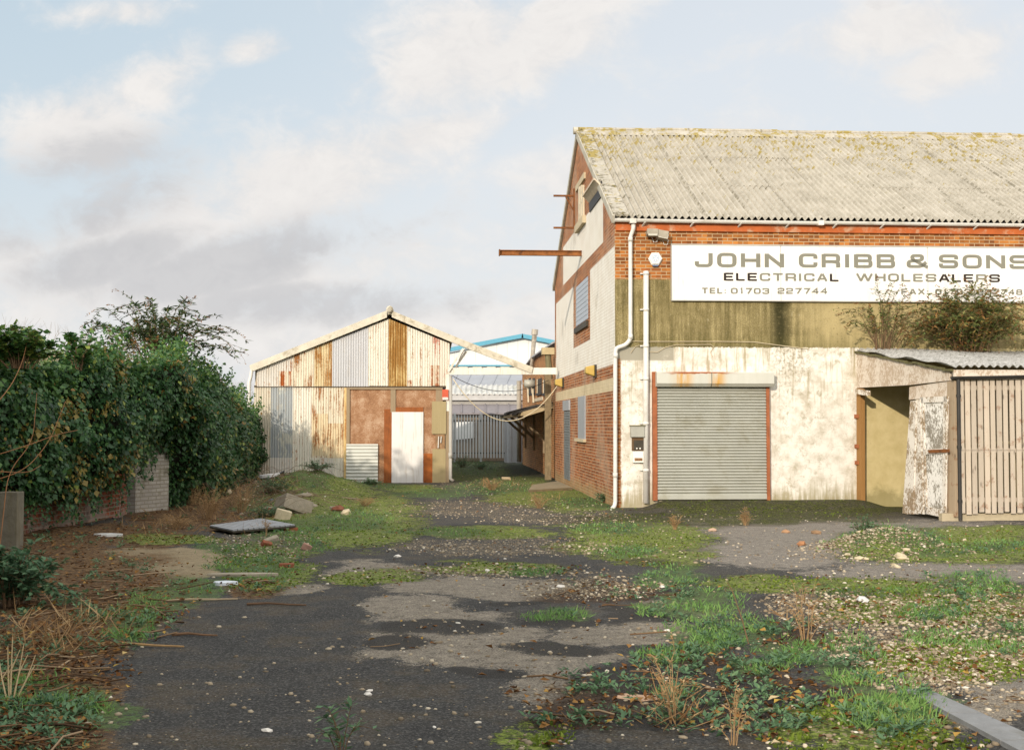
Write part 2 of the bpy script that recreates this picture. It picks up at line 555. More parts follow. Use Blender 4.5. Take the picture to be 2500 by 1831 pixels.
m_gab, t, bs = new_mat('brick_wall_gable')
co = t.co(); x, y, z = t.sep(co)
bcol, bm_ = brick_nodes(t, co, (0.55, 0.20, 0.065), (0.39, 0.125, 0.045), (0.52, 0.38, 0.25), 0.0095, 0.36, 4.0)
nb = t.noise(co, 2.0, 6.0, 0.65); nf = t.noise(co, 12.0, 6.0, 0.7); nl = t.noise(co, 0.6, 5.0, 0.6)
nst = t.noise(t.stretch(co, 5, 5, 0.5), 1.6, 6.0, 0.65, 0.2)
bcol = t.mix(t.mul(t.ss(nl, 0.48, 0.66), 0.4), bcol, (0.55, 0.40, 0.29))
white = t.ramp(nb, [(0.25, (0.72, 0.66, 0.57)), (0.7, (0.86, 0.83, 0.77))])
white = t.mix(t.mul(t.ss(nst, 0.55, 0.72), 0.5), white, (0.42, 0.34, 0.22))
white = t.mix(t.mul(bm_, 0.4), white, (0.5, 0.44, 0.36))
yn = t.add(y, t.mul(t.sub(nf, 0.5), 0.06)); zn = t.add(z, t.mul(t.sub(nf, 0.5), 0.05))


def grect(xa, ya, xb, yb, e=0.02):
    """panel on the gable from the pixel of its far bottom corner to its near top corner"""
    v1, z0 = gab(xa, ya); v0, z1 = gab(xb, yb)
    return t.rect(yn, zn, v0, v1, z0, z1, e)


pan = grect(1375, 697, 1472, 471)
pan = t.mx(pan, grect(1441, 908, 1502.3, 598))
pan = t.mx(pan, grect(1358, 927, 1400, 700))
pan = t.mx(pan, t.rect(yn, zn, gab(1503, 800)[0], gab(1357, 900)[0], gab(1358, 927)[1], gab(1420, 840)[1], 0.02))
c = t.mix(pan, bcol, white)
v1, z0 = gab(1358, 982); v0, z1 = gab(1497, 917)
zb0 = gab(1497, 951)[1]
band = t.rect(y, z, gab(1501, 930)[0], v1 + 0.2, 0.5 * (z0 + zb0), 0.5 * (z1 + gab(1358, 961)[1]), 0.01)
c = t.mix(band, c, t.ramp(nb, [(0.2, (0.50, 0.40, 0.25)), (0.7, (0.66, 0.55, 0.37))]))
c = t.mix(t.mul(t.ss(t.add(z, t.mul(t.sub(nb, 0.5), 0.7)), 0.45, 0.1), 0.55), c, (0.35, 0.28, 0.14))
c = t.mix(t.mul(t.ss(nl, 0.58, 0.7), 0.3), c, (0.12, 0.08, 0.04))
t.put(bs.inputs['Base Color'], c)
bs.inputs['Roughness'].default_value = 0.9
bs.inputs['Specular IOR Level'].default_value = 0.2
bh = t.add(t.mul(bm_, -1.0), t.mul(nf, 0.5))
t.put(bs.inputs['Normal'], t.n('ShaderNodeBump', None, {'Strength': 0.5, 'Distance': 0.012, 'Height': bh}).outputs[0])

# -- corrugated asbestos roof
m_roof, t, bs = new_mat('asbestos_roofing')
co = t.co(); x, y, z = t.sep(co)
n0 = t.noise(co, 2.2, 7.0, 0.7); n1_ = t.noise(co, 16.0, 6.0, 0.7)
c = t.ramp(t.add(t.mul(n0, 0.55), t.mul(n1_, 0.45)), [(0.36, (0.29, 0.268, 0.22)), (0.49, (0.40, 0.372, 0.315)), (0.62, (0.49, 0.46, 0.40))])
c = t.mix(t.mul(t.ss(t.noise(co, 40.0, 4.0, 0.7), 0.6, 0.7), 0.35), c, (0.15, 0.14, 0.11))
lich = t.noise(co, 3.2, 8.0, 0.75)
tall = t.ss(z, EAVE + 0.2, RIDGE + 0.5)
lk = t.add(lich, t.add(t.mul(tall, 0.12), t.mul(t.ss(x, 1.6, -0.2), 0.07)))
c = t.mix(t.mul(t.ss(lk, 0.635, 0.672), 0.85), c, (0.29, 0.22, 0.04))
c = t.mix(t.mul(t.ss(t.add(t.noise(t.stretch(co, 1, 1, 1, 5.0), 5.0, 7.0, 0.75), t.mul(t.ss(x, 1.0, 0.0), 0.08)), 0.61, 0.66), 0.8), c, (0.10, 0.085, 0.045))
lapx = t.m('FRACT', t.m('DIVIDE', t.add(x, 0.05), (LEN + 0.05) / int(LEN + 0.05)))
lap = t.mul(t.ss(t.m('ABSOLUTE', t.sub(lapx, 0.055)), 0.035, 0.012), t.ss(t.noise(t.stretch(co, 3, 9, 9), 1.0, 4.0), 0.47, 0.56))
c = t.mix(t.mul(lap, .6), c, (0.12, 0.105, 0.07))
t.put(bs.inputs['Base Color'], c)
bs.inputs['Roughness'].default_value = 0.95
bs.inputs['Specular IOR Level'].default_value = 0.15
t.put(bs.inputs['Normal'], t.n('ShaderNodeBump', None, {'Strength': 0.4, 'Distance': 0.01, 'Height': n1_}).outputs[0])

m_white_paint = simple('white_paint', (0.72, 0.70, 0.64), 0.6, 0.10, 3.0, grime=(0.36, 0.29, 0.18), gscale=2.5, gamt=0.45, streak=True)
m_pvc = simple('white_plastic_pipe', (0.66, 0.645, 0.61), 0.45, 0.07, 4.0, spec=0.4, grime=(0.36, 0.32, 0.24), gscale=3.0, gamt=0.4)
m_redfascia = simple('red_painted_board', (0.42, 0.105, 0.025), 0.7, 0.25, 3.0, grime=(0.5, 0.36, 0.24), gscale=3.5, gamt=0.7)
m_verge = simple('grey_cement_verge', (0.46, 0.43, 0.36), 0.9, 0.2, 5.0, grime=(0.17, 0.15, 0.08), gscale=3.0, gamt=0.6)
m_steel_rust = simple('rusty_steel', (0.20, 0.075, 0.022), 0.8, 0.4, 8.0, grime=(0.06, 0.03, 0.018), gscale=7.0, gamt=0.8, bump=0.3)
m_galv = simple('grey_shutter_metal', (0.40, 0.405, 0.36), 0.5, 0.08, 2.0, metal=0.1, spec=0.4, grime=(0.27, 0.25, 0.17), gscale=1.5, gamt=0.5)
m_grey_panel = simple('grey_metal_panel', (0.36, 0.385, 0.42), 0.5, 0.08, 3.0, metal=0.2, grime=(0.24, 0.22, 0.2), gscale=3.0, gamt=0.4)
m_dark_grey = simple('dark_grey_metal', (0.17, 0.19, 0.20), 0.5, 0.15, 4.0, metal=0.2)
m_black = simple('black_plastic', (0.028, 0.026, 0.024), 0.55, 0.3, 5.0)
m_dark = simple('dark_box', (0.05, 0.042, 0.03), 0.6, 0.4, 9.0)
m_cream = simple('cream_frame', (0.62, 0.54, 0.40), 0.7, 0.12, 6.0, grime=(0.3, 0.22, 0.12), gscale=5.0, gamt=0.5)
m_stone = simple('stone_lintel', (0.52, 0.44, 0.30), 0.9, 0.15, 6.0, grime=(0.25, 0.2, 0.12), gscale=3.0, gamt=0.4, bump=0.2)
m_orange_rust = simple('red_oxide_steel', (0.31, 0.105, 0.043), 0.75, 0.3, 6.0, grime=(0.17, 0.05, 0.02), gscale=6.0, gamt=0.7, streak=True)
m_amber = simple('amber_diffuser', (0.48, 0.33, 0.07), 0.4, 0.15, 8.0, spec=0.5)

mb = MB(); mb.box(0.3, LEN, 0, 0.3, -0.3, EAVE - 0.1)
front = mb.build('front_wall', m_wall, B)
th = 0.3
mb = MB(); mb.prism([(0, 0, -0.3), (0, WD, -0.3), (0, WD, EAVE), (0, WD / 2, RIDGE - 0.12), (0, 0, EAVE)], (th, 0, 0))
gw = mb.build('gable_wall', m_gab, B)
mb = MB(); mb.box(0.3, LEN, WD - 0.3, WD, -0.3, EAVE); mb.prism([(LEN - .3, 0.3, -0.3), (LEN - .3, WD - .3, -0.3), (LEN - .3, WD - .3, EAVE), (LEN - .3, WD / 2, RIDGE - .3), (LEN - .3, .3, EAVE - .1)], (0.29, 0, 0))
mb.build('rear_wall', m_gab, B)
# front corner strip (the wall end) belongs to the front wall look
mb = MB(); mb.box(0.0, 0.3, -0.004, 0.0, -0.3, EAVE - 0.1)
mb.build('corner_pier', m_wall, B)


def roof_sheets(name, mat, parent, side, x0, x1, ea, ez, ra, rz, pitch=0.146, amp=0.042, nrow=3, sw=1.0):
    """corrugated sheets in lapped rows from eave (y=ea, z=ez) to ridge (y=ra, z=rz)"""
    mb = MB()
    d = Vector((0, ra - ea, rz - ez)); L = d.length; d.normalize()
    nn_ = Vector((0, -d.z, d.y)) * (1 if side > 0 else -1)
    if nn_.z < 0: nn_ = -nn_
    ncol = int((x1 - x0) / sw)
    for r_ in range(nrow):
        for k in range(ncol):
            a = x0 + (x1 - x0) * k / ncol; b = x0 + (x1 - x0) * (k + 1) / ncol + 0.06
            xs = list(np.arange(a, min(b, x1 + 0.03), pitch / 6))
            t0 = L * r_ / nrow - (0.12 if r_ else 0); t1 = L * (r_ + 1) / nrow
            t0 += R.uniform(-0.015, 0.015)
            lift = 0.012 * r_ + R.uniform(0, 0.006)
            tl = R.uniform(-0.004, 0.010)

            def pt(x, tt, off, a=a, b=b, lift=lift, tl=tl):
                h = amp * math.cos(2 * math.pi * x / pitch) + lift + tl * (x - a) / (b - a) + 0.010 * (1 - (x - a) / (b - a)) - off
                return Vector((x, ea, ez)) + d * tt + nn_ * h
            mb.corr(xs, lambda x: t0, lambda x: t1, 5, pt, 0.008)
    return mb.build(name, mat, parent)


oh = 0.28
slope = (RIDGE - EAVE) / (WD / 2)
roof = roof_sheets('roof', m_roof, B, 1, -0.05, LEN, -0.10, EAVE + 0.075, WD / 2, RIDGE + 0.04)
mb = MB(); mb.quad((-0.05, WD / 2, RIDGE), (-0.05, WD + oh, EAVE + .10 - oh * slope), (LEN, WD + oh, EAVE + .10 - oh * slope), (LEN, WD / 2, RIDGE)); mb.build('rear_roof', m_roof, B)
mb = MB()
# ridge capping with rolled joints
for k in range(int(LEN / 1.1)):
    a = -0.06 + k * 1.1; b = a + 1.14
    lift = R.uniform(0, 0.02)
    for sgn in (-1, 1):
        mb.prism([(a, WD / 2, RIDGE + 0.13 + lift), (b, WD / 2, RIDGE + 0.13 + lift), (b, WD / 2 + sgn * 0.30, RIDGE + 0.07 - 0.30 * slope + lift), (a, WD / 2 + sgn * 0.30, RIDGE + 0.07 - 0.30 * slope + lift)], (0, 0, 0.02))
    mb.tube([(a, WD / 2, RIDGE + 0.13 + lift), (b, WD / 2, RIDGE + 0.13 + lift)], 0.06, 8)
mb.build('ridge_cap', m_roof, roof)
# verge: cement flashing at the gable edge, both slopes
mb = MB()
for sgn in (-1, 1):
    ye = WD / 2 + sgn * (WD / 2 + oh)
    ye = WD / 2 + sgn * (WD / 2 + .10)
    p = Vector((-0.04, WD / 2, RIDGE - 0.01)); q = Vector((-0.04, ye, EAVE + 0.03))
    mb.bar(p, q, 0.06, 0.17)
mb.build('verge_board', m_verge, B)
mb = MB(); mb.bar((0.13, WD / 2, RIDGE + .085), (0.13, -.09, EAVE + .125), .34, .05); mb.build('verge_flashing', m_roof, roof)
mb = MB(); mb.tube([(-0.14, WD / 2, RIDGE + 0.09), (-0.02, WD / 2, RIDGE + 0.09)], 0.10, 14); mb.build('ridge_end_cap', m_verge, B)

# fascia, gutter, downpipes
mb = MB(); mb.box(0.02, LEN, -0.05, -0.005, fac(1700, 566)[1], EAVE - 0.02); mb.build('fascia_board', m_redfascia, B)
gz = fac(1600, 541, 0.14)[1]


def half_gutter(xa, xb, za, zb, yc, r):
    mb = MB()
    n = 8
    i = len(mb.v)
    for (xx, zz) in ((xa, za), (xb, zb)):
        for rr in (r, r - 0.008):
            for j in range(n + 1):
                a = math.pi + math.pi * j / n
                mb.v.append((xx, yc + rr * math.cos(a), zz + rr * math.sin(a) * 1.1))
    m1 = n + 1
    for j in range(n):
        mb.f.append((i + j, i + 2 * m1 + j, i + 2 * m1 + j + 1, i + j + 1))
        mb.f.append((i + m1 + j + 1, i + 3 * m1 + j + 1, i + 3 * m1 + j, i + m1 + j))
    for k in (0, 2):
        mb.f.append(tuple(i + k * m1 + j for j in range(n + 1)))
    for j in (0, n):
        mb.f.append((i + j, i + m1 + j, i + 3 * m1 + j, i + 2 * m1 + j))
    return mb


ug = fac(1998, 545)[0]
mb = half_gutter(-0.02, ug, gz + 0.05, gz + 0.03, -0.13, 0.066)
gut = mb.build('gutter', m_pvc, B)
mb = half_gutter(ug, LEN, gz + 0.04, gz + 0.01, -0.13, 0.062); mb.build('gutter', m_pvc, B)
for k in range(9):
    mb = MB(); xx = 0.6 + k * 1.05
    mb.bar((xx, -0.05, gz - 0.09), (xx + 0.04, -0.17, gz - 0.02), 0.03, 0.025)
    mb.build('gutter_bracket', m_pvc, gut)
for (a, b) in ((0.30, 0.44), (ug - 0.06, ug + 0.06)):
    mb = MB(); mb.box(a, b, -0.21, -0.055, gz - 0.05, gz + 0.055)
    mb.build('gutter_union', m_pvc, gut)


def smooth_path(pts, k=5, r=0.12):
    """polyline with rounded corners"""
    pts = [Vector(p) for p in pts]; out = [pts[0]]
    for a, b, c in zip(pts, pts[1:], pts[2:]):
        d0, d1 = (a - b), (c - b)
        rr = min(r, d0.length * 0.45, d1.length * 0.45)
        p0, p1 = b + d0.normalized() * rr, b + d1.normalized() * rr
        for j in range(k + 1):
            s_ = j / k
            out.append(p0.lerp(b, s_).lerp(b.lerp(p1, s_), s_))
    out.append(pts[-1])
    return out


f_ = lambda px, py, o=0.09: Vector((fac(px, py, o)[0], -o, fac(px, py, o)[1]))
mb = MB()
mb.tube(smooth_path([f_(1546, 548, .13), f_(1546, 560, .13), f_(1539, 578), f_(1539, 828), f_(1528, 842), f_(1504, 850), f_(1502, 866), f_(1502, 1228), f_(1499, 1238, .16), f_(1494, 1241, .2)], 5, 0.12), 0.045, 10)
dp = mb.build('downpipe', m_pvc, B, True)
for (px, py) in ((1546, 554), (1539, 585), (1539, 822), (1503, 868), (1502, 1160)):
    mb = MB(); p = f_(px, py); mb.tube([p + Vector((0, 0, -.05)), p + Vector((0, 0, .05))], 0.053, 10)
    mb.build('pipe_collar', m_pvc, dp, True)
mb = MB()
mb.tube([f_(1577, 662, .08), f_(1577, 1228, .08)], 0.058, 12); vp = mb.build('vent_pipe', m_pvc, B, True)
for py in (668, 756, 845, 925, 1034, 1148):
    mb = MB(); p = f_(1577, py, .08); mb.tube([p + Vector((0, 0, -.03)), p + Vector((0, 0, .03))], 0.066, 12)
    mb.box(p.x - 0.12, p.x - .04, -0.05, -0.004, p.z - .015, p.z + .015)
    mb.build('pipe_collar', m_pvc, vp, True)

# roller shutter
sx0, sz0 = fac(1602, 1218); sx1, sz1 = fac(1871, 940)
m_slat = m_galv
mb = MB()
ns = 38; hh = (sz1 - sz0) / ns; prof = []
for k in range(ns):
    for (a, dy_) in ((0.0, -0.045), (0.12, -0.07), (0.35, -0.082), (0.62, -0.078), (0.82, -0.058), (0.9, -0.04)):
        prof.append((sz0 + (k + a) * hh, dy_))
i = 0
for zz, yy_ in prof:
    mb.v += [(sx0 + .01, yy_, zz), (sx1 - .01, yy_, zz)]
mb.f = [(2 * k, 2 * k + 1, 2 * k + 3, 2 * k + 2) for k in range(len(prof) - 1)]
shutter = mb.build('roller_shutter', m_slat, B)
mb = MB(); mb.box(sx0, sx1, -0.088, -0.02, sz0 - 0.005, sz0 + 0.085); mb.build('bottom_rail', m_galv, shutter)
for (a, b) in ((1592, 1603), (1869, 1877)):
    u0_, u1_ = fac(a, 1100)[0], fac(b, 1100)[0]
    mb = MB(); mb.box(u0_, u1_, -0.10, -0.003, sz0 - 0.03, sz1 + 0.05 if a > 1700 else fac(1598, 908)[1]); mb.build('guide_rail', m_orange_rust, shutter)
m_box, t, bs = new_mat('rust_stained_shutter_box')
co = t.co(); x, y, z = t.sep(co)
n0 = t.noise(t.stretch(co, 4, 4, 0.7), 1.5, 5.0)
xa, xb = fac(1598, 925)[0], fac(1882, 925)[0]
c = t.mix(n0, (0.46, 0.46, 0.40), (0.58, 0.58, 0.53))
st = t.mx(t.ss(t.m('ABSOLUTE', t.sub(x, fac(1660, 925)[0])), 0.34, 0.0), t.ss(t.m('ABSOLUTE', t.sub(x, fac(1745, 925)[0])), 0.26, 0.0))
c = t.mix(t.mul(st, t.ss(n0, 0.3, 0.55)), c, (0.52, 0.28, 0.05))
ztb = fac(1700, 908, .25)[1]
c = t.mix(t.mul(t.ss(t.add(z, t.mul(t.sub(t.noise(co, 9.0), 0.5), 0.09)), ztb - 0.05, ztb - 0.03), t.rect(x, z, xa + .3, xb - 1.0, 0, 9, .3)), c, (0.28, 0.08, 0.02))
c = t.mix(t.ss(t.m('ABSOLUTE', t.sub(x, fac(1731, 925)[0])), 0.012, 0.006), c, (0.12, 0.11, 0.08))
t.put(bs.inputs['Base Color'], c); bs.inputs['Roughness'].default_value = 0.5
zb = fac(1700, 944, .22)[1]
mb = MB()
pr = [(-0.003, zb + .01), (-0.20, zb), (-0.27, zb + 0.07), (-0.27, ztb - 0.02), (-0.25, ztb), (-0.003, ztb)]
mb.prism([(xa, a, b) for a, b in pr], (xb - xa, 0, 0)); mb.build('shutter_box', m_box, shutter)

# gable openings, as parts of the building
def gpanel(name, mat, xa, ya, xb, yb, d0=0.02, parent=None, label=None):
    v1, z0 = gab(xa, ya); v0, z1 = gab(xb, yb)
    mb = MB(); mb.box(-d0, -0.002, v0, v1, z0, z1)
    o = mb.build(name, mat, parent or B)
    if label: o['label'] = label
    return o


def louvre(name, mat, xa, ya, xb, yb, n, d0=0.03, vertical=False, parent=None):
    v1, z0 = gab(xa, ya); v0, z1 = gab(xb, yb)
    mb = MB()
    for k in range(n):
        za, zc = z0 + (z1 - z0) * k / n, z0 + (z1 - z0) * (k + 1) / n
        mb.prism([(-0.002, v0, za), (-d0, v0, za + 0.01), (-d0 * 0.55, v0, zc), (-0.002, v0, zc)], (0, v1 - v0, 0))
    return mb.build(name, mat, parent or B)


dr = louvre('shutter_door', m_dark_grey, 1379, 1168, 1392, 1003, 26)
gpanel('door_head', m_grey_panel, 1377.5, 1003, 1392.5, 976, 0.05, dr)
wn_ = gpanel('boarded_window', m_grey_panel, 1413.5, 1074, 1430, 966, 0.03, None, 'tall narrow grey boarded window near the ground')
gpanel('window_sill', m_stone, 1409, 1077, 1431, 1072, 0.08, wn_)
m_blue = simple('blue_grey_sheet', (0.40, 0.44, 0.50), 0.5, 0.06, 3.0, metal=0.1)
wb = louvre('boarded_window', m_blue, 1407, 798, 1436, 674, 9, 0.012)
wb['label'] = 'blue grey sheeted upper window on the gable'
gpanel('window_sill', m_dark, 1406, 803, 1437, 796, 0.06, wb)
tw = gpanel('gable_window', m_dark, 1416, 546, 1428, 452, 0.012)
for (a, b) in ((1416, 1419), (1421, 1423.2), (1425.5, 1428)):
    gpanel('window_frame', m_cream, a, 546, b, 452, 0.05, tw)
gpanel('window_frame', m_cream, 1416, 500, 1428, 489, 0.045, tw)
v1, z0 = gab(1409, 467); v0, z1 = gab(1430, 425)
mb = MB(); mb.box(-0.05, 0.0, v0, v1, (z0 + gab(1430, 440)[1]) / 2, (z1 + gab(1409, 452)[1]) / 2); mb.build('window_lintel', m_stone, tw)
gpanel('window_sill', m_stone, 1411, 553, 1431, 544, 0.10, tw)
# sheet metal hood
v1, z0 = gab(1441, 482); v0, z1 = gab(1470, 452)
mb = MB(); mb.prism([(-0.002, v0, z1), (-0.20, v0, z0 + 0.05), (-0.20, v0, z0), (-0.17, v0, z0), (-0.002, v0, z1 - 0.06)], (0, v1 - v0, 0))
hd = mb.build('vent_hood', simple('rust_streaked_white', (0.62, 0.52, 0.40), 0.7, 0.2, 6.0, grime=(0.25, 0.09, 0.03), gscale=4.0, gamt=0.8, streak=True), B)
mb = MB(); mb.box(-0.03, 0.0, v0, v1, z0 - 0.38, z0 - 0.02); mb.build('vent_opening', m_black, hd)
# steel hoist beam and brackets standing out of the gable
v, zc = gab(1420, 619)
ln = loc(P(1220, 619, (C0 + V_ * v).y)).x
mb = MB()
hb = 0.14 / 2
mb.box(ln, 0.0, v - 0.06, v + 0.06, zc + hb - 0.018, zc + hb); mb.box(ln, 0.0, v - 0.06, v + 0.06, zc - hb, zc - hb + 0.018); mb.box(ln, 0.0, v - 0.012, v + 0.012, zc - hb + 0.018, zc + hb - 0.018)
ho = mb.build('hoist_beam', simple('rust_brown_beam', (0.26, 0.10, 0.03), 0.8, 0.4, 5.0, grime=(0.09, 0.035, 0.015), gscale=4.0, gamt=0.8), B)
mb = MB(); mb.box(ln - 0.03, ln, v - 0.10, v + 0.10, zc - hb - .01, zc + hb + .01); mb.build('end_plate', m_steel_rust, ho)
for (px, py, brace) in ((1403, 479, True), (1403, 557, False)):
    v, zc = gab(px, py); ln = loc(P(1351, py, (C0 + V_ * v).y)).x
    mb = MB(); mb.bar((ln, v, zc), (0, v, zc), 0.05, 0.05)
    if brace:
        mb.bar((ln * 0.42, v, zc - .03), (-0.02, v, zc - 0.42), 0.035, 0.035); mb.box(-0.04, 0.0, v - 0.06, v + 0.06, zc - 0.85, zc + 0.2)
    mb.build('steel_bracket', m_steel_rust, B)
# timber post / cable run at the far corner of the gable
v, _ = gab(1357, 1000)
mb = MB(); mb.box(-0.32, -0.12, WD + 0.02, WD + 0.22, 0.0, gab(1357, 905)[1]); mb.build('corner_post', simple('weathered_post', (0.22, 0.17, 0.10), 0.9, 0.3, 8.0, grime=(0.08, 0.06, 0.04), gscale=5, gamt=0.6, streak=True), B)
# thin cable along the join of the render and the white paint
mb = MB()
mb.tube([f_(px, py, 0.02) for px, py in ((1528, 840), (1545, 833), (1575, 834), (1660, 834), (1760, 834), (1840, 835), (1900, 843), (1975, 852))], 0.009, 5)
mb.tube([f_(px, py, 0.02) for px, py in ((1540, 862), (1552, 845), (1575, 841), (1570, 858), (1605, 860), (1625, 848), (1650, 842), (1735, 841), (1742, 846), (1735, 860), (1740, 873))], 0.008, 5)
mb.build('wall_cable', simple('cream_cable', (0.5, 0.42, 0.28), 0.6), B)

# ================================================================== fittings on the building
# ---- sign with lettering
sa, sztop = fac(1638, 600); _, szb = fac(1638, 733)
sb = fac(2572, 606)[0]
S = thing('shop_sign', 'long white wholesaler sign board with grey and black lettering', 'sign', C0 + U * sa + Vector((0, 0, szb)), ALPHA)
# tilt: the top and bottom edges run level in the place
sH = sztop - szb; sL = sb - sa
m_sign = simple('white_sign_paint', (0.80, 0.79, 0.765), 0.5, 0.03, 1.5, spec=0.35, grime=(0.58, 0.54, 0.46), gscale=2.0, gamt=0.5, streak=True)
mb = MB(); cuts = [0, fac(1904, 660)[0] - sa, fac(2262, 660)[0] - sa, sL]
for a, b in zip(cuts, cuts[1:]):
    mb.box(a + 0.006, b - 0.006, -0.075, -0.012, 0, sH)
mb.build('board', m_sign, S)
mb = MB(); mb.box(-0.012, sL + 0.012, -0.085, -0.001, sH + 0.001, sH + 0.03); mb.box(-0.012, -0.001, -0.08, -0.001, 0, sH); mb.box(-0.012, sL + .012, -0.08, -0.001, -0.02, -0.001)
mb.build('frame', simple('grey_trim', (0.42, 0.40, 0.36), 0.6, 0.1), S)
m_lg = simple('faded_grey_letter', (0.205, 0.20, 0.16), 0.6, 0.10, 3.0)
m_lb = simple('black_letter', (0.022, 0.014, 0.010), 0.5, 0.2, 3.0)


def rpoly(pts, r, k=5, closed=False):
    pts = [Vector((p[0], p[1])) for p in pts]
    rs = [(p_[2] if len(p_) > 2 else r) for p_ in PTS]
    n = len(pts); out = []
    for j in range(n):
        if not closed and j in (0, n - 1):
            out.append(pts[j]); continue
        a, b, c_ = pts[j - 1], pts[j], pts[(j + 1) % n]
        rr = min(rs[j], (a - b).length * 0.49, (c_ - b).length * 0.49)
        if rr < 1e-4:
            out.append(b); continue
        p0, p1 = b + (a - b).normalized() * rr, b + (c_ - b).normalized() * rr
        for q in range(k + 1):
            s_ = q / k; out.append(p0.lerp(b, s_).lerp(b.lerp(p1, s_), s_))
    return out


def ribbon(mb, pts, tw, th_, closed, y0, y1, X0, Z0, sx, sz):
    """flat stroke of even pen width along pts (unit space scaled by sx, sz), given a little depth"""
    pts = [Vector((p.x * sx, p.y * sz)) for p in pts]
    n = len(pts); Ls = []; Rs = []
    for j, p in enumerate(pts):
        a = pts[j - 1] if (closed or j > 0) else None
        b = pts[(j + 1) % n] if (closed or j < n - 1) else None
        d0 = (p - a).normalized() if a is not None else None
        d1 = (b - p).normalized() if b is not None else None
        d0 = d0 or d1; d1 = d1 or d0
        nm = Vector((-(d0 + d1).y, (d0 + d1).x))
        nm = nm.normalized() if nm.length > 1e-6 else Vector((-d0.y, d0.x))
        cs = max(0.45, nm.dot(Vector((-d0.y, d0.x))))
        wv = (tw * abs(nm.x) ** 2 + th_ * abs(nm.y) ** 2) / 2 / cs
        Ls.append(p + nm * wv); Rs.append(p - nm * wv)
    i = len(mb.v)
    for yv in (y0, y1):
        for l, r_ in zip(Ls, Rs):
            mb.v += [(X0 + l.x, yv, Z0 + l.y), (X0 + r_.x, yv, Z0 + r_.y)]
    m2 = 2 * n
    rng = range(n if closed else n - 1)
    for j in rng:
        a, b = i + 2 * j, i + 2 * ((j + 1) % n)
        mb.f += [(a, b, b + 1, a + 1), (a + m2, a + m2 + 1, b + m2 + 1, b + m2), (a, a + m2, b + m2, b), (a + 1, b + 1, b + m2 + 1, a + m2 + 1)]
    if not closed:
        a, b = i, i + 2 * (n - 1)
        mb.f += [(a, a + 1, a + m2 + 1, a + m2), (b, b + m2, b + m2 + 1, b + 1)]


# strokes on a unit square (0..1 = centre lines), 'c' = closed
GL = {
    'O': [('c', [(0, 0), (0, 1), (1, 1), (1, 0)], .32)], '0': [('c', [(0, 0), (0, 1), (1, 1), (1, 0)], .32)],
    'J': [('o', [(1, 1.1), (1, 0), (0, 0), (0, .38)], .32)], 'C': [('o', [(1, .66), (1, 1), (0, 1), (0, 0), (1, 0), (1, .34)], .32)],
    'S': [('o', [(1, .70), (1, 1), (0, 1), (0, .5), (1, .5), (1, 0), (0, 0), (0, .30)], .24)],
    'H': [('o', [(0, -.1), (0, 1.1)], 0), ('o', [(1, -.1), (1, 1.1)], 0), ('o', [(0, .5), (1, .5)], 0)],
    'N': [('o', [(0, -.1), (0, 1.1)], 0), ('o', [(1, -.1), (1, 1.1)], 0), ('o', [(0.02, 1.0), (.98, 0.0)], 0)],
    'R': [('o', [(0, -.1), (0, 1.1)], 0), ('o', [(0, 1), (1, 1), (1, .42), (0, .42)], .22), ('o', [(.62, .42), (1.0, .36), (1.0, -.1)], .16)],
    'I': [('o', [(.5, -.1), (.5, 1.1)], 0)],
    'B': [('o', [(0, -.1), (0, 1.1)], 0), ('o', [(0, 1), (.96, 1), (.96, .52), (0, .52)], .2), ('o', [(0, .52), (1, .52), (1, 0), (0, 0)], .2)],
    'E': [('o', [(0, -.1), (0, 1.1)], 0), ('o', [(0, 1), (1.1, 1)], 0), ('o', [(0, .5), (1.0, .5)], 0), ('o', [(0, 0), (1.1, 0)], 0)],
    'L': [('o', [(0, 1.1), (0, -.1)], 0), ('o', [(0, 0), (1.1, 0)], 0)],
    'T': [('o', [(.5, -.1), (.5, 1.0)], 0), ('o', [(-.1, 1), (1.1, 1)], 0)],
    'A': [('o', [(-.02, -.1), (.46, 1.08)], 0), ('o', [(1.02, -.1), (.54, 1.08)], 0), ('o', [(.2, .28), (.8, .28)], 0)],
    'W': [('o', [(-.05, 1.1), (.24, -.08)], 0), ('o', [(.24, -.08), (.5, 1.06)], 0), ('o', [(.5, 1.06), (.76, -.08)], 0), ('o', [(.76, -.08), (1.05, 1.1)], 0)],
    'F': [('o', [(0, -.1), (0, 1.1)], 0), ('o', [(0, 1), (1.1, 1)], 0), ('o', [(0, .48), (.95, .48)], 0)],
    'X': [('o', [(-.03, 1.1), (1.03, -.1)], 0), ('o', [(1.03, 1.1), (-.03, -.1)], 0)],
    '&': [('o', [(1.1, -.08), (.22, .66), (.22, 1), (.78, 1), (.78, .60), (0, .46), (0, 0), (.72, 0), (1.02, .40)], .16)],
    ':': [('o', [(.5, .0), (.5, .18)], 0), ('o', [(.5, .52), (.5, .70)], 0)],
    '1': [('o', [(.25, .82), (.62, 1.06), (.62, -.1)], 0)], '2': [('o', [(0, .70), (0, 1), (1, 1), (1, .48), (0, .42), (0, 0, 0.0), (1.1, 0)], .2)],
    '3': [('o', [(0, .74), (0, 1), (1, 1), (1, .52), (.3, .52)], .2), ('o', [(.3, .52), (1, .52), (1, 0), (0, 0), (0, .26)], .2)],
    '4': [('o', [(.78, -.1), (.78, 1.05), (0, .3, 0.0), (1.1, .3)], 0)], '7': [('o', [(-.05, 1), (1, 1, 0.0), (.36, -.1)], 0)],
    '8': [('c', [(.04, .52), (.04, 1), (.96, 1), (.96, .52)], .2), ('c', [(0, 0), (0, .52), (1, .52), (1, 0)], .2)],
}
